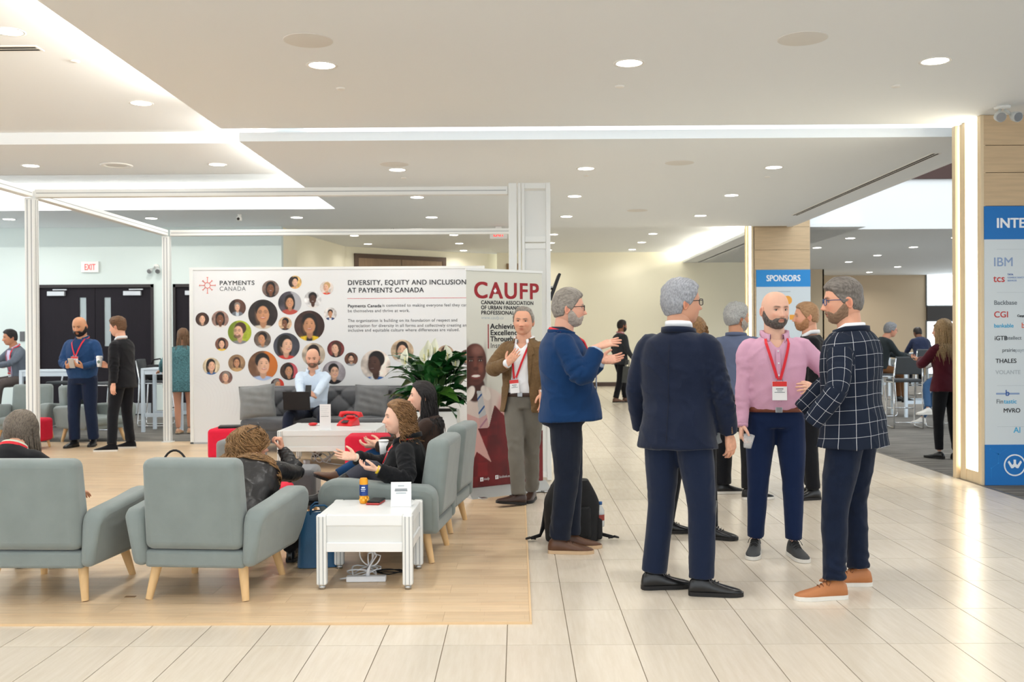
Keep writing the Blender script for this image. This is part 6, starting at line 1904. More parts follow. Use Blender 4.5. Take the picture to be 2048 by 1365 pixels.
    def hair_short(s, m, top=.018, sides=.010, hl=.070, temple=.032, side=-.02, nape=-.058, seed=1, rough=.0035, scale=(60, 60, 60), zmin=None, back=0.0, name='hair'):
        zm = hairline(s.hTH, hl, temple, side, nape) if zmin is None else zmin
        V, F, _ = hair_shell(s.hV, s.hF, s.hTH, s.hT, s.hN, 'short', zm, top, sides, seed, rough, scale, back=back)
        return link(name, vmesh(name, s.place(V), F, m), s.root)
    def hair_long(s, m, n=260, length=.34, curl=(0, 0), rad=.0045, flare=.03, seed=1, front=.65, hl=.075, cap=.016, top=(.088, .110, .128), sweep=0.0, seg=22, nape=-.07):
        rs = random.Random(seed)
        zm = hairline(s.hTH, hl, .045, .0, nape)
        V, F, _ = hair_shell(s.hV, s.hF, s.hTH, s.hT, s.hN, 'long', zm, cap, cap * .9, seed, .004)
        cap_o = link('hair', vmesh('hair', s.place(V), F, m), s.root)
        mb = strands(rs, n, length, '', None, flare, curl, rad, top, None, front, seg, sweep)
        A = s.place(np.array(mb.v))
        # let the hair lie on the shoulders and back instead of sinking into them
        zs = np.linspace(1.02, 1.47, 16); fr = [s.sp.at(z) for z in zs]; tb_ = s.tab(R_JACKET)
        Pc = np.array([tuple(f[0]) for f in fr]); d = np.linalg.norm(A[:, None, :] - Pc[None], axis=2); j = d.argmin(1)
        Xs = np.array([tuple(f[1]) for f in fr])[j]; Ys = np.array([tuple(f[2]) for f in fr])[j]; r = A - Pc[j]
        x_ = (r * Xs).sum(1); y_ = (r * Ys).sum(1)
        rx = np.interp(zs[j], [t[0] for t in tb_], [t[1] for t in tb_]) + .012; ry = np.where(y_ > 0, np.interp(zs[j], [t[0] for t in tb_], [t[2] for t in tb_]), np.interp(zs[j], [t[0] for t in tb_], [t[3] for t in tb_])) + .014
        q = np.sqrt((x_ / rx) ** 2 + (y_ / ry) ** 2); ins = (q < 1) & (j < 15)
        sc_ = np.where(ins, 1 / np.maximum(q, .25), 1.0) - 1
        A = A + Xs * (x_ * sc_)[:, None] + Ys * (y_ * sc_)[:, None]
        o = link('hair_strands', vmesh('hair_strands', A, mb.f, m), cap_o)
        o['kind'] = 'stuff'
        return cap_o
    def beard(s, m, th=.008, top=-.040, jaw=.0, seed=3, lipgap=True, mous=True):
        V, TH = s.hV, s.hTH; A = np.degrees(np.abs(TH)); z = V[:, 2]; ax = np.abs(V[:, 0])
        zmax = np.interp(A, [0, 25, 45, 60, 75, 88, 96], [top if mous else -.075, top, top - .014, top - .006, -.022, .0 + jaw, -.02])
        lip = ((V[:, 0] / .022) ** 2 + ((z + .0655) / .0085) ** 2) < 1 if lipgap else np.zeros(len(V), bool)
        m_ = sstep(zmax - z, -.002, .012) * (A < 96) * (~lip)
        keep = (zmax - z > -.004) & (A < 97) & (z > -.116) & (V[:, 1] > -.03) & (~lip)
        n = fbm(V * 130, seed, 3)
        V2 = V + s.hN * (m_ * (th + th * .35 * n) - (1 - m_) * .003)[:, None]
        V3, F3, _ = drop(V2, s.hF, keep)
        return link('beard', vmesh('beard', s.place(V3), F3, m), s.root)
    def glasses(s, m, w=.052, h=.034, rim=.0022, temple=True, lens=True, y=None):
        z0 = .002
        yy = (s.hV[:, 1].max() - .006) if y is None else y
        mb = MB()
        for k in (-1, 1):
            cx = k * .033
            pts = []
            for a in np.linspace(0, 2 * PI, 21):
                c_, s_ = math.cos(a), math.sin(a)
                pts.append((cx + w / 2 * math.copysign(abs(c_) ** .6, c_), yy - .012 - abs(cx + w / 2 * c_) * .10, z0 + h / 2 * math.copysign(abs(s_) ** .6, s_)))
            mb.tube(pts, rim, 6, False)
            if temple: mb.tube([(k * (.033 + w / 2), yy - .020, z0 + .008), (k * .078, yy - .05, z0 + .008), (k * .083, 0, z0 + .006), (k * .082, -.02, z0 - .006)], rim, 6)
        mb.tube([(-.008, yy - .012, z0 + .005), (0, yy - .009, z0 + .008), (.008, yy - .012, z0 + .005)], rim, 6, False)
        o = link('glasses', vmesh('glasses', s.place(mb.v), mb.f, m), s.root)
        if lens:
            for k in (-1, 1):
                cx = k * .033
                pts = [(cx + w / 2 * math.copysign(abs(math.cos(a)) ** .6, math.cos(a)), yy - .012 - abs(cx + w / 2 * math.cos(a)) * .10, z0 + h / 2 * math.copysign(abs(math.sin(a)) ** .6, math.sin(a))) for a in np.linspace(0, 2 * PI, 20, endpoint=False)]
                link('lens', vmesh('lens', s.place(np.array(pts)), [tuple(range(20))], mat('spectacle_lens', (235, 240, 245), rough=.05, spec=.5, alpha=.18)), o)
        return o
    def finish(s):
        Vs, Fs, Cs, n = [], [], [], 0
        for V, F, C in s.body_shells:
            Vs.append(np.asarray(V)); Fs += [tuple(i + n for i in f) for f in F]; Cs.append(np.asarray(C)); n += len(V)
        return link('body', vmesh('body', np.concatenate(Vs), Fs, M_skin, np.clip(np.concatenate(Cs), 0, 1)), s.root)
    # ---- small parts of dress
    def ribbon(s, name, pts, w, m, parent=None, th=.0016, nrm=None):
        """flat band through local points; nrm: outward direction hint"""
        A = [Vector(p) for p in pts]; vs = []; fs = []
        for i, p in enumerate(A):
            t = (A[min(i + 1, len(A) - 1)] - A[max(i - 1, 0)]).normalized()
            nn = Vector(nrm[i] if nrm is not None and not isinstance(nrm, Vector) else (nrm if nrm is not None else (0, 1, 0)))
            b = t.cross(nn); b = b.normalized() if b.length > 1e-6 else Vector((1, 0, 0))
            nn = b.cross(t).normalized()
            for q, h in ((-1, -1), (1, -1), (1, 1), (-1, 1)): vs.append(p + b * (q * w / 2) + nn * (h * th / 2))
        for i in range(len(A) - 1):
            for q in range(4): fs.append((i * 4 + q, i * 4 + (q + 1) % 4, (i + 1) * 4 + (q + 1) % 4, (i + 1) * 4 + q))
        fs.append((3, 2, 1, 0)); e = (len(A) - 1) * 4; fs.append((e, e + 1, e + 2, e + 3))
        return obj(name, MB().add(vs, fs), m, parent or s.root, smooth=False)
    def lanyard(s, tb, m, zb=1.14, xb=0.0, off=.008, badge=True, neck=.070, w=.018, back=True, mb_=None, size=(.088, .125), tilt=0):
        for k in (-1, 1):
            pts, nr = [], []
            p, X, Y, T = s.sp.at(1.478)
            for a in np.linspace(PI, PI * .30, 12):
                r_ = neck + .016; h_ = .022 * max(0, -math.cos(a)) - .016 * max(0, math.cos(a))
                q = p + T * (h_ + .010) + X * (k * r_ * 1.05 * math.sin(a)) + Y * (r_ * 1.08 * math.cos(a) - .006)
                pts.append(q); nr.append((X * (k * math.sin(a)) + Y * math.cos(a) + T * .6).normalized())
            xs = (neck + .016) * 1.05 * math.sin(PI * .30)
            for t in np.linspace(.10, 1, 13):
                z = 1.455 + (zb + .03 - 1.455) * t; x = k * (xs * (1 - t ** 1.1) + .008) + xb * t
                q = s.onfront(tb, x, z, off); pts.append(q); nr.append(s.sp.at(z)[2] + X * (k * .4 * (1 - t)))
            s.ribbon('lanyard', pts, w, m, nrm=nr)
        if badge:
            z1 = zb; c = s.onfront(tb, xb, z1 - size[1] / 2 + .02, off + .012); _, X, Y, T = s.sp.at(z1)
            M = Matrix(((X.x, Y.x, T.x, c.x), (X.y, Y.y, T.y, c.y), (X.z, Y.z, T.z, c.z), (0, 0, 0, 1))) @ Matrix.Rotation(math.radians(tilt), 4, 'Y')
            w_, h_ = size
            b = obj('badge', MB().box((0, 0, 0), (w_, .003, h_), bev=.001).xf(M), mat('badge_white', (240, 240, 242), rough=.4), s.root)
            obj('badge_header', MB().box((0, .002, h_ / 2 - h_ * .14), (w_ * .98, .001, h_ * .26)).xf(M), mat('badge_red', (222, 58, 56), rough=.4), b)
            pr = MB().box((0, .002, h_ * .10), (w_ * .5, .001, h_ * .05)).box((0, .002, h_ * .0), (w_ * .35, .001, h_ * .03)).box((0, .002, -h_ * .08), (w_ * .7, .001, h_ * .03)).xf(M)
            obj('badge_print', pr, K_grey, b)
            for q_ in (-1, 1): obj('clip', MB().box((q_ * .02, 0, h_ / 2 + .008), (.006, .004, .02)).xf(M), M_steel, b)
    def collar(s, m, tb, z0=1.455, h=.042, r=.066, gap=.35, flare=.016, spread=.05, name='collar', back_h=.0, openz=0.0, ry=1.05):
        """turned down collar round the neck, open at the front by angle gap"""
        vs = []; fs = []; n = 30
        p, X, Y, T = s.sp.at(1.485)
        for i in range(n + 1):
            a = gap + (2 * PI - 2 * gap) * i / n           # 0 = front
            fr = max(0, math.cos(a))
            q = X * math.sin(a) * r + Y * (math.cos(a) * r * ry - .004)
            e = X * math.sin(a) * (r + flare) + Y * (math.cos(a) * (r + flare) * ry - .004)
            topz = .030 * (1 - fr) + .002 + back_h * (1 - fr) - openz * fr; low = -.008 - spread * fr ** 3 * (1 if fr > .5 else .6)
            for v in (p + q * .97 + T * (topz - .032), p + q + T * topz, p + e * .99 + T * (topz - .004), p + e * (1 + .10 * fr) + T * (topz - .030 + low * .7)): vs.append(v)
        for i in range(n):
            for j in range(3): fs.append((i * 4 + j, (i + 1) * 4 + j, (i + 1) * 4 + j + 1, i * 4 + j + 1))
        o = obj(name, MB().add(vs, fs), m, s.root, smooth=True)
        md = o.modifiers.new('solid', 'SOLIDIFY'); md.thickness = .003
        return o
    def sheet(s, name, m, tb, outline, off=.006, parent=None, side=1, n=6, th=.003):
        """flat tailored piece lying on the body: outline = list of rows (z, x0, x1)"""
        vs = []; fs = []
        for z, x0, x1 in outline:
            for i in range(n + 1):
                vs.append(s.onfront(tb, x0 + (x1 - x0) * i / n, z, off, side))
        for j in range(len(outline) - 1):
            for i in range(n): fs.append((j * (n + 1) + i, j * (n + 1) + i + 1, (j + 1) * (n + 1) + i + 1, (j + 1) * (n + 1) + i))
        o = obj(name, MB().add(vs, fs), m, parent or s.root, smooth=True)
        md = o.modifiers.new('solid', 'SOLIDIFY'); md.thickness = th
        return o
    def belt(s, m, mbk, z=.985, h=.034, table=R_HIPS, grow=.006):
        rg = [s.rings([(zz, *[float(np.interp(zz, [r[0] for r in table], [r[i] for r in table])) for i in (1, 2, 3)])], grow)[0] for zz in (z - h / 2, z + h / 2)]
        n = len(rg[0]); vs = [tuple(p) for r in rg for p in r]; fs = [(k, (k + 1) % n, n + (k + 1) % n, n + k) for k in range(n)]
        o = obj('belt', MB().add(vs, fs), m, s.root, smooth=True)
        md = o.modifiers.new('solid', 'SOLIDIFY'); md.thickness = .005
        if mbk is not None:
            c = s.onfront(s.tab(table), 0, z, grow + .004)
            obj('buckle', MB().box(c, (.045, .006, .036), bev=.004), mbk, o)
        return o
    def cuff(s, k, m, r=.045, at=.97, L=.03):
        a, b = s.el[k], s.wr[k]; d = (b - a).normalized(); p = a + (b - a) * at
        return obj('cuff', MB().tube([p - d * .01, p + d * L * .2, p + d * L], [r * .96, r, r * .98], 18), m, s.root, smooth=True)
# ================================================================ people
M_lan = mat('lanyard_red', (216, 34, 48), rough=.6)
M_shirt_w = cloth('shirt_white', (236, 237, 240), nz=.03)
M_navy = cloth('suit_navy', (20, 29, 50), nz=.06, sheen=.15)
M_navy_t = cloth('suit_navy_trousers', (20, 31, 54), nz=.06, sheen=.15)
M_shoe_blk = mat('leather_black', (18, 18, 20), rough=.28, spec=.6)
M_sole_blk = mat('sole_black', (20, 18, 18), rough=.6)
M_sole_w = mat('sole_white', (222, 218, 210), rough=.6)
M_blackcloth = cloth('black_wool', (22, 22, 26), nz=.12)
M_blk_tr = cloth('trousers_black', (20, 21, 26), nz=.12)
M_gl_blk = mat('spectacle_black', (24, 24, 26), rough=.35)
M_gl_blue = mat('spectacle_blue', (24, 60, 110), rough=.35)
H_grey = hair_mat('hair_silver', (104, 106, 112), (176, 178, 184))
H_saltpep = hair_mat('hair_salt_pepper', (66, 60, 56), (140, 132, 124))
H_sp2 = hair_mat('hair_grey_brown', (96, 90, 84), (168, 160, 150))
H_dark = hair_mat('hair_dark_brown', (28, 21, 18), (58, 44, 36))
H_brown = hair_mat('hair_brown', (64, 42, 28), (120, 86, 54))
H_curlyA = hair_mat('hair_golden_brown', (84, 58, 36), (168, 128, 82))
H_blk = hair_mat('hair_black', (16, 13, 13), (40, 34, 34))
H_ash = hair_mat('hair_ash_grey', (62, 54, 48), (132, 120, 106))
H_blonde = hair_mat('hair_dark_blonde', (104, 82, 56), (180, 150, 108))
H_ginger = hair_mat('beard_ginger', (150, 100, 66), (200, 150, 110))
def R_(x): return math.radians(x)

def suit_collar(P, m, tb):
    P.collar(m, tb, r=.080, flare=.018, gap=.75, spread=.02, name='jacket_collar', back_h=-.012, ry=1.10)

# ---- 1 navy suit, seen from behind
P = Person('man in navy suit with silver hair, seen from behind in the foreground', (.93, 5.81, 0), -32, 1.83, bw=1.06, bd=1.02, spine=dict(lean=1, bend=4), skin=(214, 160, 132),
           head=dict(hair=(110, 110, 114), nose=.028), pose=dict(LF=('w', .80, 5.89, .088), RF=('w', 1.055, 5.74, .088), LH=(-.275, .10, .90), RH=(.265, .11, .90), LE=(-.8, -1, 0), RE=(.8, -1, 0), LK=(.3, 1, 0), RK=(.6, 1, 0)))
P.head(world_yaw=-74, pitch=2, fwd=.03)
P.core()
tb = P.tab(R_JACKET)
P.trousers(M_navy_t, (.105, .098, .080, .074, .072), seed=5, wr=.004)
J = P.top('jacket', M_navy, hem=.82, seed=3, wr=.004, flare=.006, sleeves=(.050, .074, .074, .065, .059, .053))
P.collar(M_shirt_w, tb, r=.072, flare=.006, gap=.4, spread=.03, back_h=.022)
suit_collar(P, M_navy, tb)
pts = []; p, X, Y, T = P.sp.at(1.482)
for a in np.linspace(PI * .45, PI * 1.55, 16): pts.append(p + X * math.sin(a) * .088 + Y * (math.cos(a) * .094 - .004) + T * (.002 + .004 * (-math.cos(a))))
P.ribbon('lanyard', pts, .014, M_lan, nrm=[(q - p) for q in pts])
P.hand(1, P.D((0, 0, 0)) if 0 else (.15, .10, -1), (-.5, .75, 0), curl=(.35, .45, .35), thumb=.2)
for k in (1, -1): P.shoe(k, M_shoe_blk, M_sole_blk, dirw=(1, .18 if k < 0 else -.10), lace=mat('lace_grey', (70, 70, 74), rough=.6), L=1.10)
P.hair_short(H_grey, top=.020, sides=.013, hl=.066, temple=.03, nape=-.070, rough=.005, back=.004, seed=4)
P.glasses(M_gl_blk)
mb = MB()
for q in range(4):
    d_ = (P.wr[1] - P.el[1]).normalized(); c_ = P.el[1] + (P.wr[1] - P.el[1]) * (.80 + q * .045) + Vector((.035, -.042, 0))
    mb.lathe([(.001, -.002), (.006, -.002), (.006, .002), (.001, .002)], c_, 10, 'Y')
obj('sleeve_button', mb, mat('button_brown', (120, 90, 60), rough=.4), J)
# back seam and side vents
for x0 in (0,):
    P.ribbon('back_seam', [P.onfront(tb, x0, z, .005, -1) for z in np.linspace(1.40, .86, 14)], .003, mat('seam_dark', (20, 26, 42), rough=.9), J, nrm=Vector((0, -1, 0)))
P.finish()

# ---- 2 pink shirt
M_pink = cloth('shirt_pink', (208, 160, 184), nz=.05)
M_blue_tr = cloth('trousers_blue', (17, 34, 68), nz=.07)
M_belt = mat('belt_brown', (112, 58, 38), rough=.45)
P = Person('bald bearded man in pink shirt facing the camera, holding a cup', (1.745, 6.76, 0), 176, 1.80, bw=1.08, bd=1.02, spine=dict(lean=-2, bend=2), skin=(230, 182, 158),
           head=dict(hair=(70, 60, 54), browc=(80, 60, 50), gaze=.6), pose=dict(RF=('w', 1.62, 6.82, .088), LF=('w', 1.86, 6.74, .088), RH=('w', 1.50, 6.68, .895), LH=('w', 1.96, 6.56, 1.14), RE=(.9, -.6, 0), LE=(-1, -.7, -.3)))
P.head(yaw=16, pitch=-2, fwd=.02)
P.core()
tb = P.tab(R_SHIRT, belly=.01)
P.trousers(M_blue_tr, (.102, .094, .072, .064, .056), seed=8, wr=.004, end=.93)
S_ = P.top('shirt', M_pink, R_SHIRT, hem=.985, sleeves=(.046, .064, .062, .052, .046, .039), seed=6, wr=.004, belly=.01, end=.99, cut=vneck(1.395, .75, .06), solid=.003)
P.belt(M_belt, M_steel, z=.985, grow=.012)
P.collar(M_pink, tb, r=.077, flare=.020, gap=.50, spread=.085, openz=.004)
P.sheet('placket', M_pink, tb, [(z, -.016, .016) for z in np.linspace(1.39, 1.0, 10)], .004, S_)
for z in (1.375, 1.295, 1.215, 1.135, 1.055):
    c_ = P.onfront(tb, 0, z, .008); obj('button', MB().lathe([(.001, 0), (.0055, 0), (.0055, .003), (.001, .003)], c_, 12, 'Y'), M_shirt_w, S_)
# open neck skin
P.lanyard(tb, M_lan, zb=1.155, off=.010, neck=.068, size=(.095, .125))
P.cuff(1, M_pink, .042, .97, .02)
hc_ = P.hand(1, (-.10, -.22, -1), (.9, -.2, .0), curls=((.5, .7, .5), (.6, .7, .5), (.7, .7, .5), (.8, .7, .5)), thumb=.45)
P.hand(-1, (-.7, -.5, .1), (-.3, .8, -.3), curl=(.3, .3, .3))
M_shoe_g = mat('shoe_dark_grey', (54, 56, 58), rough=.6)
P.shoe(1, M_shoe_g, M_sole_w, dirw=(-.35, -1), lace=M_sole_blk, L=1.05); P.shoe(-1, M_shoe_g, M_sole_w, dirw=(.10, -1), lace=M_sole_blk, L=1.05)
P.beard(hair_mat('beard_dark_grey', (46, 40, 38), (122, 114, 108)), .005, top=-.046, jaw=.01, seed=2)
P.finish()
cupw = Vector((1.515, 6.585, .755))
c = thing('plastic_cup', 'clear plastic cup held by the man in pink', 'cup', cupw)
c.rotation_euler = (.15, .12, 0)
obj('cup_wall', MB().lathe([(.001, 0), (.026, 0), (.036, .085), (.0375, .086), (.0365, .084), (.0255, .003), (.001, .003)], n=24), mat('cup_clear', (244, 246, 248), rough=.06, spec=.6, alpha=.28), c, smooth=True)

# ---- 3 windowpane blazer
def plaid_material():
    m = bpy.data.materials.new('windowpane_check'); m.use_nodes = True; nt = m.node_tree; b = nt.nodes['Principled BSDF']
    at = nt.nodes.new('ShaderNodeAttribute'); at.attribute_name = 'plaid'
    sx = nt.nodes.new('ShaderNodeSeparateXYZ'); nt.links.new(at.outputs['Vector'], sx.inputs[0])
    outs = []
    for ax, per, wd in (('X', .064, .026), ('Y', .074, .022)):
        d = nt.nodes.new('ShaderNodeMath'); d.operation = 'DIVIDE'; d.inputs[1].default_value = per; nt.links.new(sx.outputs[ax], d.inputs[0])
        f = nt.nodes.new('ShaderNodeMath'); f.operation = 'FRACT'; nt.links.new(d.outputs[0], f.inputs[0])
        l = nt.nodes.new('ShaderNodeMath'); l.operation = 'LESS_THAN'; l.inputs[1].default_value = wd; nt.links.new(f.outputs[0], l.inputs[0])
        outs.append(l)
    mx = nt.nodes.new('ShaderNodeMath'); mx.operation = 'MAXIMUM'; nt.links.new(outs[0].outputs[0], mx.inputs[0]); nt.links.new(outs[1].outputs[0], mx.inputs[1])
    mc = nt.nodes.new('ShaderNodeMix'); mc.data_type = 'RGBA'
    mc.inputs[6].default_value = lin((24, 32, 48)); mc.inputs[7].default_value = lin((206, 208, 212))
    nt.links.new(mx.outputs[0], mc.inputs[0]); nt.links.new(mc.outputs[2], b.inputs['Base Color'])
    b.inputs['Roughness'].default_value = .85; b.inputs['Specular IOR Level'].default_value = .2
    return m
M_plaid = plaid_material()
M_jean = cloth('denim_dark', (17, 27, 47), nz=.22, sc=14, bump=.25)
M_tan = mat('leather_tan', (176, 112, 66), rough=.5, bump=(60, .1, 3))
M_thread = mat('denim_thread', (96, 110, 136), rough=.9)
P = Person('man in dark windowpane check blazer and jeans, seen from behind at right', (1.95, 5.80, 0), 52, 1.83, bw=1.15, bd=1.14, spine=dict(lean=0, bend=4), skin=(222, 164, 136),
           head=dict(hair=(74, 62, 54), nose=.028), pose=dict(LF=('w', 1.79, 5.655, .088), RF=('w', 2.03, 5.95, .088), LH=('w', 1.635, 5.575, 1.0), RH=('w', 1.66, 6.0, 1.0), LE=(-.6, -1, -.1), RE=(.6, -1, -.2)))
P.head(world_yaw=82, pitch=-3, fwd=.025)
P.core()
tb = P.tab(R_JACKET)
P.trousers(M_jean, (.104, .096, .076, .068, .062), seed=12, wr=.006, foldk=1.3, end=.95)
J = P.top('blazer', M_plaid, hem=.83, seed=9, wr=.0035, flare=.010, plaid=True, sleeves=(.050, .074, .073, .065, .059, .053))
P.collar(M_shirt_w, tb, r=.070, flare=.010, gap=.5, spread=.05, back_h=.006)
suit_collar(P, M_plaid if 0 else cloth('blazer_collar_navy', (26, 34, 50)), tb)
for k in (1, -1): P.shoe(k, M_tan, M_sole_w, dirw=(-1, -.12 if k < 0 else .05), lace=mat('lace_brown', (120, 74, 44), rough=.7), L=1.10)
for o_ in [x for x in P.root.children if x.name.startswith('shoe')]:
    pass
P.hair_short(H_saltpep, top=.020, sides=.006, hl=.062, temple=.03, nape=-.060, rough=.004, seed=8)
P.beard(hair_mat('beard_short_brown', (104, 80, 62), (160, 128, 104)), .004, top=-.044, jaw=.0, seed=6)
P.glasses(M_gl_blue)
th_ = R_HIPS
tb2 = P.tab(R_HIPS)
P.ribbon('pocket_stitch', [P.onfront(tb2, x, z, .006, -1) for x, z in ((-.145, .93), (-.14, .86), (-.10, .835), (-.06, .86), (-.055, .93))], .003, M_thread, nrm=Vector((0, -1, 0)))
P.finish()

# ---- 4 blue blazer, in profile
M_blz = cloth('blazer_blue', (17, 52, 94), nz=.05)
M_dk_tr = cloth('trousers_dark_navy', (24, 30, 44), nz=.12)
M_brn_sh = mat('leather_brown', (92, 60, 40), rough=.4, spec=.5)
M_sole_tan = mat('sole_tan', (200, 170, 136), rough=.6)
P = Person('grey bearded man in blue blazer gesturing with both hands, in profile', (.33, 6.98, 0), -90, 1.83, bw=1.12, bd=1.24, spine=dict(lean=-3, bend=5), skin=(226, 172, 148),
           head=dict(hair=(150, 144, 138), nose=.028), pose=dict(RF=('w', .28, 6.87, .088), LF=('w', .36, 7.02, .088), RH=('w', .545, 6.74, 1.425), LH=('w', .60, 7.10, 1.325), RE=(.25, -.25, -1), LE=(-.3, -.4, -1)))
P.head(world_yaw=-88, pitch=0, fwd=.03)
P.core()
tb = P.tab(R_JACKET, belly=.05)
P.trousers(M_dk_tr, (.112, .104, .082, .076, .074), seed=15, wr=.005)
def cut_blz(s, V):
    z = V[:, 2]; x = V[:, 0]
    w = np.interp(z, [.8, .95, 1.08, 1.2, 1.38, 1.5], [.10, .06, .035, .05, .075, .07])
    return (np.abs(x) < w) & (V[:, 1] > .045) & (z < 1.52)
J = P.top('blazer', M_blz, hem=.885, seed=13, wr=.0045, flare=.004, ff=.06, belly=.05, cut=cut_blz, sleeves=(.052, .078, .075, .067, .061, .054), end=.90)
P.top('shirt', cloth('shirt_pale_blue', (170, 186, 208), nz=.03), R_SHIRT, hem=.95, sleeves=(.04, .05, .05, .05, .05, .046), seed=14, belly=.055, voxel=.013, end=.965, wr=.002)
P.collar(cloth('shirt_dark_navy', (38, 44, 62)), tb, r=.072, flare=.010, gap=.45, spread=.05, back_h=.004)
suit_collar(P, M_blz, tb)
P.lanyard(tb, M_lan, zb=1.18, off=.012, neck=.072, size=(.09, .12), tilt=8)
P.sheet('pocket_flap', M_blz, tb, [(.985, .115, .195), (.97, .115, .196), (.945, .117, .197)], .010, J)
P.hand(1, (1, -.05, .32), (.1, .5, -.9), curls=((.05, .05, .05), (.10, .1, .1), (.14, .14, .1), (.2, .2, .15)), thumb=-.25, spread=.10)
P.hand(-1, (1, .0, .08), (0, -.75, .65), curls=((.12, .15, .1), (.15, .15, .1), (.2, .2, .15), (.25, .25, .2)), thumb=-.2, spread=.09)
P.shoe(1, M_brn_sh, M_sole_tan, dirw=(1, -.06), lace=mat('lace_dark_brown', (60, 40, 28), rough=.7), L=1.12); P.shoe(-1, M_brn_sh, M_sole_tan, dirw=(1, .1), L=1.08)
P.hair_short(H_sp2, top=.018, sides=.010, hl=.066, temple=.032, nape=-.062, rough=.005, seed=14)
P.beard(hair_mat('beard_grey', (140, 128, 118), (196, 186, 176)), .005, top=-.046, jaw=.0, seed=11)
P.glasses(M_gl_blk)
P.finish()

# ---- 5 brown jacket, facing the camera
M_brnj = cloth('jacket_brown_tweed', (112, 88, 60), nz=.16, sc=60, bump=.3)
M_grey_tr = cloth('trousers_grey', (112, 108, 100), nz=.08)
P = Person('man in brown tweed jacket with one hand on his chest', (.055, 8.90, 0), 163, 1.765, bw=1.0, bd=.98, spine=dict(lean=-3, bend=3), skin=(222, 166, 138),
           head=dict(hair=(110, 100, 92), taper=.24), pose=dict(RF=('w', -.0, 8.77, .093), LF=('w', .125, 9.10, .088), RH=('w', -.085, 8.66, 1.265), LH=('w', .205, 8.74, .985), RE=(1, -.05, -.7), LE=(-1, -.4, -.2), RK=(-.1, 1, 0), LK=(.0, 1, 0)))
P.head(world_yaw=170, pitch=-2, tilt=-2, fwd=.02)
P.core()
tb = P.tab(R_JACKET); tbs = P.tab(R_SHIRT)
P.trousers(M_grey_tr, (.100, .092, .074, .068, .064), seed=18, wr=.006, foldk=1.4)
S_ = P.top('shirt', M_shirt_w, R_SHIRT, hem=.985, sleeves=(.04, .05, .048, .046, .045, .042), seed=16, wr=.003, end=.97, voxel=.012, grow=.002, cut=vneck(1.40, .8, .06), solid=.003)
def cut_brn(s, V):
    z = V[:, 2]; x = V[:, 0] - np.interp(z, [.8, 1.1, 1.4], [.02, .01, .0])
    w = np.interp(z, [.8, .95, 1.08, 1.2, 1.38, 1.5], [.13, .105, .085, .075, .07, .066])
    near = np.linalg.norm(V - np.array(s.wr[1])[None], axis=1) < .2
    arm = np.zeros(len(V), bool)
    A = bent([s.el[1], s.wr[1]], 10, 0); d = np.linalg.norm(V[:, None, :] - A[None], axis=2).min(1)
    A2 = bent([s.el[-1], s.wr[-1]], 10, 0); d2 = np.linalg.norm(V[:, None, :] - A2[None], axis=2).min(1)
    return (np.abs(x) < w) & (V[:, 1] > .03) & (z < 1.52) & (d > .078) & (d2 > .075)
J = P.top('jacket', M_brnj, hem=.83, seed=17, wr=.004, flare=.012, cut=cut_brn, sleeves=(.050, .072, .069, .061, .056, .050), voxel=.009, end=.90)
for k in (1, -1):
    P.sheet('lapel', M_brnj, tb, [(1.45, k * .062, k * .080), (1.415, k * .064, k * .115), (1.36, k * .068, k * .135), (1.345, k * .070, k * .112), (1.25, k * .074, k * .108), (1.15, k * .080, k * .098), (1.06, k * .086, k * .092)], .012, J, th=.004)
P.belt(mat('belt_dark_brown', (62, 44, 38), rough=.45), M_steel, z=.985, grow=.009)
P.collar(M_shirt_w, tbs, r=.076, flare=.018, gap=.50, spread=.09, openz=.006)
suit_collar(P, M_brnj, tb)
P.lanyard(tbs, M_lan, zb=1.10, xb=.045, off=.010, neck=.068, size=(.085, .12), tilt=6)
P.cuff(1, M_shirt_w, .040, .90, .03)
P.hand(1, (.62, .0, .72), (.15, .9, .1), curls=((.15, .15, .1), (.15, .15, .1), (.2, .2, .1), (.25, .2, .15)), thumb=-.15, spread=.04)
P.hand(-1, (.05, -.25, -1), (-.9, .4, 0), curl=(.2, .3, .2), thumb=.1)
P.shoe(1, M_brn_sh if 0 else mat('leather_dark_brown', (58, 38, 30), rough=.4, spec=.5), M_sole_blk, dirw=(-.82, -.50), lace=M_sole_blk, L=1.10, pitch=8); P.shoe(-1, MATS['leather_dark_brown'], M_sole_blk, dirw=(-.25, -1), L=1.05)
P.hair_short(H_sp2, top=.010, sides=.012, hl=.088, temple=.055, nape=-.062, rough=.004, seed=17)
P.finish()
# ---- 6 far walker in dark suit
M_dksuit = cloth('suit_charcoal', (48, 50, 54), nz=.1)
P = Person('distant bearded man in charcoal suit carrying a grey tote', (2.28, 22.26, 0), -62, 1.86, spine=dict(lean=2, bend=3), skin=(150, 100, 74), head=dict(hair=(24, 20, 18)),
           pose=dict(LF=(-.08, .20, .09), RF=(.08, -.16, .10), RH=(.25, .18, .95), LH=(-.24, .12, .92)))
P.head(yaw=0, pitch=0); P.core(voxel=.025)
tb = P.tab(R_JACKET)
P.trousers(M_blk_tr, voxel=.016, seed=21); P.top('jacket', M_dksuit, hem=.82, voxel=.015, seed=20)
P.lanyard(tb, mat('lanyard_pale_red', (190, 90, 96), rough=.6), zb=1.1, badge=False)
P.collar(cloth('shirt_lilac', (190, 176, 190)), tb, r=.072, flare=.01, gap=.5)
P.hand(1, (.0, -.3, -1), (-.8, .3, 0), curl=(.7, .7, .5), voxel=.007); P.hand(-1, (.1, 0, -1), (.9, 0, 0), voxel=.007)
for k in (1, -1): P.shoe(k, M_brn_sh, M_sole_blk, yaw=0, L=1.05)
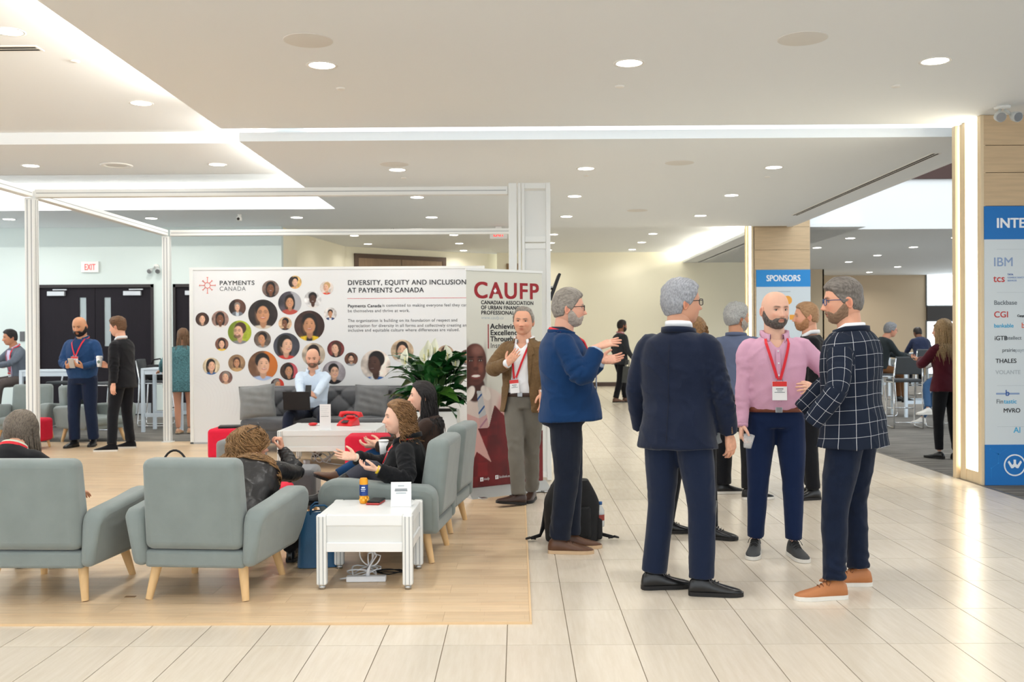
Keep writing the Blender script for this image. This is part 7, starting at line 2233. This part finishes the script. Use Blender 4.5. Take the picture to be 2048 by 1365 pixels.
P.hair_short(H_blk, top=.012, sides=.006, seed=5); P.beard(H_blk, .010, seed=4); P.finish()
c = thing('tote_bag', 'grey tote hanging from the distant walker', 'bag', (2.42, 21.97, .46), R_(-62))
obj('pouch', MB().add([(-.16, -.05, 0), (.16, -.05, 0), (.16, .05, 0), (-.16, .05, 0), (-.15, -.02, .36), (.15, -.02, .36), (.15, .02, .36), (-.15, .02, .36)], [(0, 3, 2, 1), (4, 5, 6, 7), (0, 1, 5, 4), (1, 2, 6, 5), (2, 3, 7, 6), (3, 0, 4, 7)]), cloth('tote_grey', (84, 86, 86)), c)
for q in (-1, 1): obj('handle', MB().tube([(-.07, q * .02, .36), (-.05, q * .01, .50), (.05, q * .01, .50), (.07, q * .02, .36)], .010, 6), MATS['tote_grey'], c, smooth=True)

# ---- 7 slate blue jacket, behind the pink shirt
M_slate = cloth('jacket_slate_blue', (92, 102, 128), nz=.08)
P = Person('grey haired man in slate blue jacket, seen from behind', (2.02, 9.24, 0), -26, 1.80, bw=1.08, bd=1.1, spine=dict(lean=1, bend=5), skin=(200, 146, 116), head=dict(hair=(150, 150, 150)),
           pose=dict(LF=('w', 1.93, 9.42, .088), RF=('w', 2.11, 9.08, .088), RH=(.26, .12, .93), LH=(-.27, .05, .90)))
P.head(world_yaw=-68, pitch=2, fwd=.03); P.core()
tb = P.tab(R_JACKET)
P.trousers(M_blk_tr, (.105, .098, .082, .078, .078), seed=24, voxel=.012); P.top('jacket', M_slate, hem=.82, seed=23, voxel=.012, flare=.008)
suit_collar(P, M_slate, tb)
for k in (1, -1): P.shoe(k, M_shoe_blk, M_sole_w, dirw=(1, .1), L=1.08)
P.hand(1, (.1, .1, -1), (-.8, .4, 0), voxel=.005)
P.hair_short(hair_mat('hair_pale_grey', (128, 128, 126), (190, 190, 188)), top=.020, sides=.016, hl=.075, rough=.006, nape=-.068, seed=9, back=.01)
P.beard(hair_mat('beard_pale', (150, 140, 130), (200, 194, 186)), .010, seed=9); P.glasses(M_steel, lens=False); P.finish()

# ---- 8 man behind, white collar
P = Person('man with ginger beard and white collar, mostly hidden behind the check blazer', (2.70, 9.15, 0), 78, 1.80, spine=dict(lean=0, bend=4), skin=(226, 168, 140), head=dict(hair=(150, 110, 80)), bw=1.05)
P.head(yaw=4, pitch=0); P.core()
tb = P.tab(R_JACKET); P.trousers(M_blk_tr, seed=27, voxel=.013); P.top('jacket', M_blackcloth, hem=.82, seed=26, voxel=.013)
P.collar(M_shirt_w, tb, r=.072, flare=.012, gap=.5, spread=.06, back_h=.008)
for k in (1, -1): P.shoe(k, M_shoe_blk, M_sole_blk, dirw=(-1, -.2), L=1.05)
P.hand(1, (0, 0, -1), (.8, 0, 0), voxel=.006); P.hand(-1, (0, 0, -1), (-.8, 0, 0), voxel=.006)
P.hair_short(hair_mat('hair_sandy', (130, 96, 66), (186, 146, 108)), top=.014, sides=.008, seed=12); P.beard(H_ginger, .008, seed=12); P.finish()

# ---- 9 woman in grey behind the navy suit
M_grycard = cloth('cardigan_grey', (120, 124, 126), nz=.1, sc=40)
P = Person('woman in grey cardigan with curly brown hair, hidden behind the navy suit', (1.30, 7.43, 0), -24, 1.64, fem=True, bw=1.05, spine=dict(lean=0, bend=5), skin=(222, 170, 144), head=dict(hair=(90, 66, 46)),
           pose=dict(RF=('w', 1.42, 7.32, .085), LF=('w', 1.13, 7.53, .085), RH=(.27, .12, .95), LH=(-.25, .1, .93)))
P.head(yaw=-10); P.core()
P.trousers(M_blk_tr, (.096, .086, .064, .058, .052), seed=30, voxel=.012, end=.98); P.top('cardigan', M_grycard, hem=.76, seed=29, voxel=.012, flare=.02)
for k in (1, -1): P.shoe(k, M_shoe_blk, M_sole_blk, dirw=(1, -.35 if k > 0 else .1), lace=M_sole_blk, boot=True)
P.hand(1, (.2, 0, -1), (-.8, .3, 0), voxel=.006)
P.hair_long(H_curlyA, n=260, length=.24, curl=(.014, 55), rad=.005, flare=.04, seed=6, cap=.02); P.finish()
c = thing('shoulder_bag', 'black shoulder bag at the hip of the woman in grey', 'bag', (1.60, 7.22, .80), R_(20))
obj('pouch', MB().box((0, 0, .13), (.30, .12, .26), bev=.04), M_blackcloth, c, smooth=True)
obj('strap', MB().tube([(-.13, 0, .24), (-.15, 0, .40), (-.17, .02, .55), (-.20, .05, .63)], .012, 6), M_blackcloth, c, smooth=True)

# ---- 10 blue sweater
M_swt = cloth('sweater_blue', (34, 66, 108), nz=.10, sc=30, bump=.3)
P = Person('bald bearded man in blue sweater looking down at his phone', (-6.0, 13.7, G0), 174, 1.80, bw=1.12, bd=1.12, spine=dict(lean=-1, bend=5), skin=(206, 152, 118), head=dict(hair=(24, 20, 18), browc=(30, 24, 20)),
           pose=dict(RF=('w', -6.10, 13.66, .097), LF=('w', -5.90, 13.80, .097), RH=('w', -6.09, 13.44, 1.12), LH=('w', -5.90, 13.44, 1.12), RE=(1, -.6, -.4), LE=(-1, -.6, -.4)))
P.head(yaw=2, pitch=-16, fwd=.045); P.core()
tb = P.tab(R_SHIRT, belly=.02)
P.trousers(cloth('trousers_navy', (24, 36, 60)), (.106, .098, .082, .076, .074), seed=33, voxel=.012)
P.top('sweater', M_swt, R_SHIRT, hem=.93, sleeves=(.05, .072, .070, .062, .056, .046), seed=32, voxel=.012, belly=.03, grow=.010)
P.collar(M_swt, tb, r=.078, flare=.012, gap=.45, spread=.05, name='sweater_collar'); P.collar(cloth('shirt_cream', (222, 210, 196)), tb, r=.070, flare=.006, gap=.4, spread=.06)
P.lanyard(P.tab([(z, rx, f + .02, b) for z, rx, f, b in R_SHIRT], belly=.03), M_lan, zb=1.22, off=.012, size=(.10, .11))
P.hand(1, (.55, -.5, .25), (.35, .1, .95), curls=((.5, .6, .4),) * 4, voxel=.005); P.hand(-1, (-.55, -.5, .25), (-.35, .1, .95), curls=((.5, .6, .4),) * 4, voxel=.005)
for k in (1, -1): P.shoe(k, M_shoe_blk, M_sole_blk, dirw=(-.2 * k, -1), L=1.05)
P.beard(H_blk, .014, top=-.042, jaw=.01, seed=15); P.finish()
c = thing('smartphone', 'phone in the hands of the man in blue sweater', 'phone', (-6.0, 13.355, 1.17), 0)
c.rotation_euler = (.5, 0, 0); obj('case', MB().box((0, 0, 0), (.075, .012, .15), bev=.004), mat('phone_silver', (190, 186, 180), rough=.4), c)

# ---- 11 black blazer with coffee
P = Person('man in black blazer holding a coffee cup, in profile', (-5.30, 13.32, G0), 76, 1.78, bw=.98, spine=dict(lean=0, bend=5), skin=(228, 174, 148), head=dict(hair=(84, 60, 44)),
           pose=dict(LF=('w', -5.36, 13.10, .095), RF=('w', -5.26, 13.48, .095), RH=('w', -5.52, 13.36, 1.13), LH=('w', -5.30, 13.02, .885), LE=(-.5, -1, 0), RE=(.5, -.8, -.6)))
P.head(yaw=6, pitch=-6, fwd=.03); P.core()
tb = P.tab(R_JACKET)
P.trousers(M_blk_tr, (.100, .090, .072, .066, .062), seed=36, voxel=.012); P.top('blazer', M_blackcloth, hem=.83, seed=35, voxel=.012, flare=.01)
P.collar(M_shirt_w, tb, r=.070, flare=.01, gap=.5, spread=.07, back_h=.006); P.sheet('shirt_front', M_shirt_w, tb, [(1.45, -.05, .05), (1.40, -.045, .045), (1.30, -.025, .025), (1.2, -.008, .008)], .006)
P.hand(-1, (-.1, 0, -1), (.2, .9, 0), curl=(.3, .4, .3), voxel=.005); P.hand(1, (-.8, .1, .2), (-.2, -.95, 0), curls=((.5, .7, .5),) * 4, thumb=.4, voxel=.005)
P.shoe(-1, M_blackcloth, M_sole_w, dirw=(-1, -.15), L=1.12); P.shoe(1, M_blackcloth, M_sole_w, dirw=(-1, 0), L=1.1)
P.hair_short(H_brown, top=.026, sides=.008, hl=.068, rough=.005, seed=21); P.finish()
c = thing('coffee_cup', 'white paper coffee cup with lid in the hand of the man in black blazer', 'cup', (-5.60, 13.30, 1.12))
obj('cup_wall', MB().lathe([(.001, 0), (.029, 0), (.041, .125), (.001, .126)], n=24), M_paper if 'M_paper' in globals() else M_shirt_w, c, smooth=True)
obj('lid', MB().lathe([(.043, .122), (.044, .132), (.038, .136), (.037, .148), (.001, .149)], n=24), mat('lid_white', (244, 244, 242), rough=.4), c, smooth=True)
obj('emblem', MB().lathe([(.001, 0), (.021, 0), (.021, .002), (.001, .002)], (.005, -.0375, .068), 20, 'Y'), mat('emblem_grey_green', (120, 136, 124), rough=.6), c)

# ---- 12 teal dress
M_teal = mat('dress_teal_tweed', (70, 110, 116), rough=.9, noise=(75, .7, 2), bump=(75, .5, 2))
P = Person('woman in speckled teal dress standing at the high table, back turned', (-5.24, 15.55, .001), 14, 1.66, fem=True, bw=1.08, bd=1.05, spine=dict(lean=4, bend=6), skin=(206, 150, 122), head=dict(hair=(110, 76, 50)),
           pose=dict(LF=(-.08, 0, .10), RF=(.10, .05, .10), LH=(-.36, .28, 1.06), RH=(.26, .2, 1.02)))
P.head(yaw=10, pitch=-8); P.core(bare_legs=True)
P.top('dress', M_teal, hem=.70, seed=38, voxel=.012, flare=.0, wr=.002, table=[(.70, .205, .13, .15)] + R_JACKET[1:])
P.hand(-1, (-.8, .5, -.2), (0, 0, -1), voxel=.006)
for k in (1, -1): P.shoe(k, mat('sandal_nude', (196, 150, 120), rough=.5), M_sole_tan, yaw=-10, H=.7)
P.hair_long(H_brown, n=200, length=.26, rad=.006, flare=.02, seed=8); P.finish()

# ---- 13 seated man far left
M_gsuit = cloth('suit_mid_grey', (96, 104, 116), nz=.08)
P = Person('man in grey suit seated on a bar stool at far left', (-8.30, 16.45, .001), 146, 1.76, spine=dict(pelvis=(0, -.05, .84), lean=6, bend=8, hang=False), skin=(196, 138, 106), head=dict(hair=(30, 24, 22)),
           pose=dict(sit=1, LF=(-.12, .42, .36), RF=(.12, .42, .36), RH=(.06, .40, 1.08), LH=(-.06, .40, 1.08), RE=(1, -.3, -.5), LE=(-1, -.3, -.5), tl=.43, sl=.43))
P.head(yaw=-14, pitch=-4, fwd=.03); P.core()
tb = P.tab(R_JACKET); P.trousers(cloth('trousers_taupe', (86, 78, 76)), seed=41, voxel=.014, zmin=.88); P.top('jacket', M_gsuit, hem=.90, seed=40, voxel=.014)
P.sheet('shirt_front', cloth('shirt_lavender', (200, 190, 214)), tb, [(1.45, -.05, .05), (1.36, -.06, .06), (1.2, -.06, .06), (1.05, -.05, .05), (.95, -.04, .04)], .008)
P.collar(MATS['shirt_lavender'], tb, r=.070, flare=.01, gap=.5, spread=.06); P.lanyard(tb, M_lan, zb=1.05, off=.014, size=(.09, .1))
P.hand(1, (-.7, .6, 0), (-.3, -.3, -.9), curl=(.4, .4, .3), voxel=.006); P.hand(-1, (.7, .6, 0), (.3, -.3, -.9), curl=(.4, .4, .3), voxel=.006)
for k in (1, -1): P.shoe(k, M_shoe_blk, M_sole_blk, yaw=0)
P.hair_short(H_blk, top=.024, sides=.012, seed=25); P.finish()

# ---- 14 grey haired woman in the left armchair
P = Person('woman with straight ash grey hair seated in the left armchair, back turned', (-3.12, 6.02, G0), 2, 1.62, fem=True, bw=1.05, spine=dict(pelvis=(0, -.12, .40), lean=22, bend=14, hang=False), skin=(214, 160, 132), head=dict(hair=(120, 110, 100)),
           pose=dict(sit=1, LF=(-.12, .52, .09), RF=(.12, .52, .09), LH=(-.24, .32, .56), RH=(.34, .36, .56), LE=(-1, -.3, -.5), RE=(1, -.3, -.5), tl=.44, sl=.44))
P.head(yaw=-14, pitch=6, fwd=.02); P.core()
P.trousers(M_blk_tr, seed=44, voxel=.014, zmin=.88); P.top('cardigan', M_blackcloth, hem=.92, seed=43, voxel=.013)
tb = P.tab(R_JACKET); P.collar(cloth('blouse_pale_green', (206, 214, 196)), tb, r=.076, flare=.012, gap=.6, spread=.04, back_h=-.004)
pts = []; p, X, Y, T = P.sp.at(1.475)
for a in np.linspace(PI * .55, PI * 1.45, 12): pts.append(p + X * math.sin(a) * .10 + Y * (math.cos(a) * .105 - .004) + T * .004)
P.ribbon('lanyard', pts, .02, M_lan, nrm=[(q - p) for q in pts])
P.hand(1, (.1, 1, -.2), (0, -.2, -1), voxel=.005); P.hand(-1, (.2, 1, -.2), (0, -.2, -1), voxel=.005)
for k in (1, -1): P.shoe(k, M_shoe_blk, M_sole_blk, yaw=0)
P.hair_long(H_ash, n=520, length=.245, rad=.0042, flare=.012, seed=18, cap=.018, top=(.090, .112, .130)); P.finish()

# ---- 15 curly haired woman in the second armchair
M_leather = mat('leather_jacket_black', (20, 20, 23), rough=.38, spec=.5, bump=(40, .25, 3), noise=(12, .2, 3))
P = Person('woman with long golden curly hair and black leather jacket in the second armchair', (-1.69, 6.18, G0), -4, 1.68, fem=True, bw=1.05, spine=dict(pelvis=(-.0, -.14, .35), lean=40, bend=18, side=-4, hang=False), skin=(220, 166, 140), head=dict(hair=(90, 62, 40)),
           pose=dict(sit=1, LF=(-.10, .50, .09), RF=(.16, .48, .09), LH=(-.2, .3, .62), RH=('w', -1.60, 6.74, .74), RE=(.9, -.1, -1), LE=(-1, -.3, -.5), tl=.44, sl=.44))
P.head(world_yaw=-72, pitch=4, fwd=.0, up=.165, dx=-.09); P.core()
P.trousers(M_blk_tr, seed=47, voxel=.014, zmin=.88); P.top('leather_jacket', M_leather, hem=.92, seed=46, voxel=.009, wr=.006)
P.hand(1, (-.15, -.1, 1), (-.8, -.4, .2), curls=((1.0, 1.2, .8),) * 4, thumb=.5); P.hand(-1, (.2, 1, -.2), (0, -.2, -1), voxel=.005)
for k in (1, -1): P.shoe(k, M_shoe_blk, M_sole_blk, yaw=0, boot=True)
h_ = P.hair_long(H_curlyA, n=1300, length=.43, curl=(.020, 70), rad=.0042, flare=.20, seed=31, cap=.030, top=(.118, .134, .140), seg=40, front=.9)
sg = MB()
for q in (-1, 1):
    sg.tube([(q * .032 + .026 * math.cos(a), .085 + .0 * a, .108 + .018 * math.sin(a)) for a in np.linspace(0, 2 * PI, 14)], .003, 6, False)
sg.tube([(-.058, .085, .108), (-.085, .03, .095), (-.092, -.03, .06)], .0025, 6).tube([(.058, .085, .108), (.085, .03, .095), (.092, -.03, .06)], .0025, 6).tube([(-.008, .085, .11), (.008, .085, .11)], .0025, 6)
sgo = link('sunglasses', vmesh('sunglasses', P.place(np.array(sg.v) + np.array([0, -.02, .03])), sg.f, M_gl_blk), P.root)
obj('bracelet', MB().tube([(P.el[1] + (P.wr[1] - P.el[1]) * .97) + Vector((.036 * math.cos(a), .036 * math.sin(a), .004 * math.sin(2 * a))) for a in np.linspace(0, 2 * PI, 16)], .005, 6), mat('bracelet_pale', (222, 210, 190), rough=.4), P.root, smooth=True)
P.finish()

# ---- 16 curly haired woman talking, armchair in profile
M_coat = cloth('coat_black', (18, 19, 22), nz=.15, sc=20)
M_gtr = cloth('trousers_dark_plum_grey', (66, 66, 76), nz=.08)
P = Person('woman with curly brown hair and black coat talking in the armchair, in profile', (-.88, 6.82, G0), 88, 1.60, fem=True, bw=1.08, bd=1.1, spine=dict(pelvis=(0, -.10, .33), lean=-10, bend=16, hang=False), skin=(236, 190, 166), head=dict(hair=(96, 68, 44), lip=(196, 104, 96), nose=.026),
           pose=dict(sit=1, LF=('w', -1.31, 6.60, .44), RF=('w', -1.30, 7.02, .10), LH=('w', -.92, 6.46, .640), RH=('w', -1.10, 6.70, .690), LE=(-.7, -.5, -1), RE=(.6, -.4, -1), LK=(0, .3, 1), RK=(.1, .5, 1), tl=.44, sl=.44))
P.head(world_yaw=106, pitch=3, fwd=.04); P.core()
tb = P.tab(R_JACKET)
P.trousers(M_gtr, (.100, .092, .072, .064, .054), seed=50, voxel=.010, zmin=.88, end=.62)
P.top('coat', M_coat, hem=.90, seed=49, voxel=.009, flare=.01, wr=.005, sleeves=(.052, .074, .072, .066, .062, .056), end=.93)
P.sheet('blouse', cloth('blouse_patterned', (196, 204, 214), nz=.3, sc=60), tb, [(1.45, -.055, .055), (1.40, -.065, .065), (1.30, -.06, .06), (1.2, -.05, .05), (1.08, -.03, .03)], .006)
P.sheet('neck_skin', mat('skin_plain_light', (228, 180, 156), rough=.55), tb, [(1.455, -.05, .05), (1.43, -.04, .04), (1.40, -.025, .025), (1.35, -.006, .006)], .010)
P.collar(M_coat, tb, r=.086, flare=.030, gap=.7, spread=.05, name='coat_collar', back_h=.012)
P.lanyard(tb, M_lan, zb=1.10, off=.014, neck=.074, badge=False, w=.022)
P.hand(-1, (-.95, .1, .10), (0, .35, .94), curls=((.35, .5, .4), (.45, .6, .4), (.5, .6, .4), (.5, .6, .4)), thumb=.35)
P.hand(1, (-.96, -.1, .14), (.1, -.8, .6), curls=((.08, .08, .05), (.12, .1, .1), (.2, .15, .1), (.3, .2, .1)), thumb=-.3, spread=.13)
for k, cc in ((-1, mat('watch_strap_yellow', (226, 190, 50), rough=.4)), (1, MATS['bracelet_pale'])):
    d_ = (P.wr[k] - P.el[k]).normalized(); c_ = P.wr[k] - d_ * .012
    obj('watch', MB().tube([c_ - d_ * .011, c_ + d_ * .011], .0315, 18), cc, P.root, smooth=True)
M_boot = mat('boot_black', (22, 20, 20), rough=.42, spec=.5, bump=(30, .2, 3))
for k, dw, pt in ((-1, (-1, -.05), 12), (1, (-1, .1), 0)):
    kn, an = P.kn[k], P.an[k]; d_ = an - kn
    obj('boot', MB().tube([kn + d_ * q for q in (.45, .55, .75, .92, 1.0)], [.060, .060, .056, .050, .050], 16), M_boot, P.root, smooth=True)
    P.shoe(k, M_boot, M_sole_blk, dirw=dw, pitch=pt)
for q, (x, z) in enumerate(((.085, 1.40), (.10, 1.30), (.105, 1.18))):
    c_ = P.onfront(tb, -x, z, .012); obj('button', MB().lathe([(.001, -.003), (.008, -.003), (.008, .003), (.001, .003)], c_, 12, 'Y'), M_steel, P.root)
P.hair_long(hair_mat('hair_curly_brown', (74, 50, 32), (158, 118, 76)), n=820, length=.21, curl=(.017, 85), rad=.0034, flare=.06, seed=41, cap=.020, top=(.098, .116, .130), seg=34, front=1.25, nape=-.06)
P.finish()

# ---- 17 dark haired woman in the far armchair
P = Person('woman with long black hair and brown jacket in the far armchair', (-.82, 7.86, G0), 84, 1.60, fem=True, bw=1.05, spine=dict(pelvis=(0, -.10, .42), lean=-8, bend=12, hang=False), skin=(232, 184, 160), head=dict(hair=(30, 24, 22), lip=(200, 110, 100)),
           pose=dict(sit=1, LF=('w', -1.40, 7.60, .44), RF=('w', -1.35, 8.05, .10), LH=('w', -1.1, 7.66, .66), RH=('w', -1.1, 7.9, .66), LE=(-.7, -.4, -1), RE=(.7, -.4, -1), LK=(0, .3, 1), tl=.45, sl=.44))
P.head(world_yaw=96, pitch=3, fwd=.04); P.core()
P.trousers(cloth('jeans_blue', (22, 58, 98), nz=.15), (.100, .092, .072, .062, .05), seed=53, voxel=.011, zmin=.88, end=.95); P.top('jacket', cloth('jacket_dark_brown', (58, 44, 38), nz=.1), hem=.92, seed=52, voxel=.011)
for k in (1, -1): P.hand(k, (-1, 0, 0), (0, -.4 * k, .9), curl=(.4, .5, .4), voxel=.005); P.shoe(k, M_brn_sh, M_sole_blk, dirw=(-1, 0), pitch=20 if k < 0 else 0)
P.hair_long(H_blk, n=520, length=.36, curl=(.007, 30), rad=.0045, flare=.035, seed=51, cap=.018, seg=26, front=1.2); P.finish()
c = thing('coffee_cup', 'white paper cup beside the woman with black hair', 'cup', (-1.03, 7.62, .60))
obj('cup_wall', MB().lathe([(.001, 0), (.028, 0), (.038, .10), (.001, .101)], n=20), M_paper if 'M_paper' in globals() else M_shirt_w, c, smooth=True); obj('lid', MB().lathe([(.040, .098), (.040, .108), (.034, .112), (.001, .113)], n=20), mat('lid_white', (244, 244, 242)), c, smooth=True)

# ---- 18 man on the sofa
M_lblue = cloth('shirt_light_blue', (206, 222, 240), nz=.03)
P = Person('bald man in light blue shirt on the sofa with a laptop on his lap', (-2.72, 13.08, G0), 180, 1.78, bw=1.08, spine=dict(pelvis=(0, -.10, .50), lean=-10, bend=10, hang=False), skin=(224, 172, 146), head=dict(hair=(70, 56, 48), browc=(70, 50, 40), stubble=.35),
           pose=dict(sit=1, LF=(-.20, .55, .09), RF=(.20, .55, .09), RH=(.06, .32, .70), LH=(-.10, .36, .72), RE=(1, -.3, -.6), LE=(-1, -.3, -.6), RK=(.35, .5, 1), LK=(-.35, .5, 1), tl=.46, sl=.46))
P.head(yaw=4, pitch=-10, fwd=.03); P.core()
tb = P.tab(R_SHIRT); P.trousers(cloth('trousers_ink', (28, 34, 52)), seed=56, voxel=.013, zmin=.88); P.top('shirt', M_lblue, R_SHIRT, hem=.94, sleeves=(.05, .070, .068, .058, .052, .042), seed=55, voxel=.012, wr=.005, cut=vneck(1.40, .75, .06), solid=.003)
P.collar(M_lblue, tb, r=.077, flare=.018, gap=.5, spread=.08)
P.hand(1, (-.4, .7, .3), (-.7, .3, .2), curls=((.7, .7, .5),) * 4, voxel=.005, world=False); P.hand(-1, (.4, .6, .4), (.7, .3, .2), curls=((.7, .7, .5),) * 4, voxel=.005, world=False)
for k in (1, -1): P.shoe(k, M_brn_sh, M_sole_blk, yaw=0)
P.beard(hair_mat('beard_stubble_brown', (96, 72, 58), (140, 108, 88)), .003, top=-.044, seed=19); P.finish()
c = thing('laptop', 'open black laptop on the lap of the man on the sofa', 'laptop', (-2.80, 12.70, .585), PI)
obj('base', MB().box((0, -.02, 0), (.34, .23, .016), bev=.004), M_blk, c); lid_ = obj('lid', MB().box((0, .125, .115), (.34, .010, .235), rx=-.22, bev=.003), M_blk, c)
obj('screen', MB().box((0, .1185, .115), (.31, .002, .20), rx=-.22), mat('screen_dim', (40, 46, 56), rough=.2), lid_)
c = thing('smartphone', 'black phone held by the man on the sofa', 'phone', (-2.66, 12.62, .82)); obj('case', MB().box((0, 0, 0), (.075, .012, .15), rx=-.3, bev=.004), M_blk, c)

# ---- 19 woman in maroon
M_maroon = cloth('cardigan_maroon', (74, 22, 34), nz=.1)
P = Person('woman in maroon cardigan with long blonde hair beside the right pillar', (5.14, 11.95, -.001), 18, 1.68, fem=True, bw=1.06, spine=dict(lean=0, bend=4), skin=(222, 170, 144), head=dict(hair=(120, 90, 60)),
           pose=dict(LF=('w', 5.06, 11.98, .085), RF=('w', 5.24, 11.93, .085), LH=('w', 4.93, 12.18, 1.19), RH=('w', 5.08, 12.25, 1.16), LE=(-.8, -.5, -.6), RE=(.6, -.5, -.6)))
P.head(yaw=8, pitch=-6); P.core()
P.trousers(M_blk_tr, (.098, .088, .066, .058, .050), seed=60, voxel=.011, end=.94); P.top('cardigan', M_maroon, hem=.86, seed=59, voxel=.011)
for k in (1, -1): P.hand(k, (-.6, .7, .1), (.4 * k, 0, .9), curl=(.5, .6, .5), voxel=.005); P.shoe(k, M_shoe_blk, M_sole_blk, dirw=(-.3 + .6 * (k > 0), -.2 if k > 0 else .4), H=.75)
P.hair_long(H_blonde, n=420, length=.46, rad=.0048, flare=.02, seed=61, cap=.016, curl=(.0015, 12)); P.finish()
c = thing('smartphone', 'phone held by the woman in maroon', 'phone', (4.86, 12.27, 1.22), .4); obj('case', MB().box((0, 0, 0), (.075, .14, .01), rx=.4, bev=.003), M_blk, c)

# ---- 20, 21 seated people of the right hand room
P = Person('grey haired man in dark suit seated at the high table, right hand room', (6.66, 18.3, -.001), -84, 1.78, spine=dict(pelvis=(0, -.04, .90), lean=8, bend=14, hang=False), skin=(206, 146, 118), head=dict(hair=(110, 110, 110)),
           pose=dict(sit=1, LF=(-.14, .40, .34), RF=(.14, .40, .34), RH=(.14, .46, 1.10), LH=(-.14, .46, 1.10), tl=.43, sl=.43))
P.head(yaw=0, pitch=-4, fwd=.04); P.core(voxel=.025)
P.trousers(cloth('trousers_rust', (110, 74, 46)), seed=64, voxel=.016, zmin=.88); P.top('jacket', cloth('suit_black_green', (38, 44, 46)), hem=.90, seed=63, voxel=.015)
for k in (1, -1): P.hand(k, (0, 1, 0), (0, 0, -1), voxel=.007, world=False); P.shoe(k, M_shoe_blk, M_sole_blk, yaw=0)
P.hair_short(hair_mat('hair_mid_grey', (96, 96, 98), (150, 150, 152)), top=.022, sides=.016, rough=.006, seed=28, back=.01); P.glasses(mat('spectacle_red', (160, 60, 60), rough=.4), lens=False); P.finish()
P = Person('distant person in dark blue seated by the window, back turned', (9.62, 23.75, -.001), 0, 1.76, spine=dict(pelvis=(0, -.04, .90), lean=10, bend=16, hang=False), skin=(110, 74, 56), head=dict(hair=(20, 18, 18)),
           pose=dict(sit=1, LF=(-.14, .40, .34), RF=(.14, .40, .34), RH=(.2, .42, 1.08), LH=(-.2, .42, 1.08), tl=.43, sl=.43))
P.head(yaw=10, pitch=-8, fwd=.05); P.core(voxel=.025)
P.trousers(M_blk_tr, seed=67, voxel=.016, zmin=.88); P.top('jacket', cloth('jacket_ink_blue', (34, 42, 66)), hem=.90, seed=66, voxel=.015)
for k in (1, -1): P.hand(k, (0, 1, 0), (0, 0, -1), voxel=.008, world=False); P.shoe(k, M_shoe_blk, M_sole_blk, yaw=0)
P.hair_short(H_blk, top=.012, sides=.008, seed=29); P.finish()
P = Person('person in jeans and white sneakers seated behind the woman in maroon', (6.84, 15.85, -.001), 70, 1.70, spine=dict(pelvis=(0, -.04, .92), lean=6, bend=8, hang=False), skin=(222, 172, 148), head=dict(hair=(120, 90, 60)),
           pose=dict(sit=1, LF=('w', 6.42, 15.62, .32), RF=('w', 6.50, 16.05, .14), RH=(.14, .36, 1.02), LH=(-.14, .36, 1.02), tl=.44, sl=.44))
P.head(yaw=0, fwd=.04); P.core(voxel=.025)
P.trousers(cloth('jeans_mid_blue', (60, 92, 130)), (.094, .086, .068, .060, .052), seed=70, voxel=.015, zmin=.88, end=.92); P.top('shirt', cloth('shirt_off_white', (214, 210, 204)), hem=.90, seed=69, voxel=.015)
for k in (1, -1): P.hand(k, (0, 1, 0), (0, 0, -1), voxel=.008, world=False); P.shoe(k, M_sole_w, M_sole_w, dirw=(-1, -.2))
P.hair_short(H_brown, top=.02, sides=.012, seed=30); P.finish()
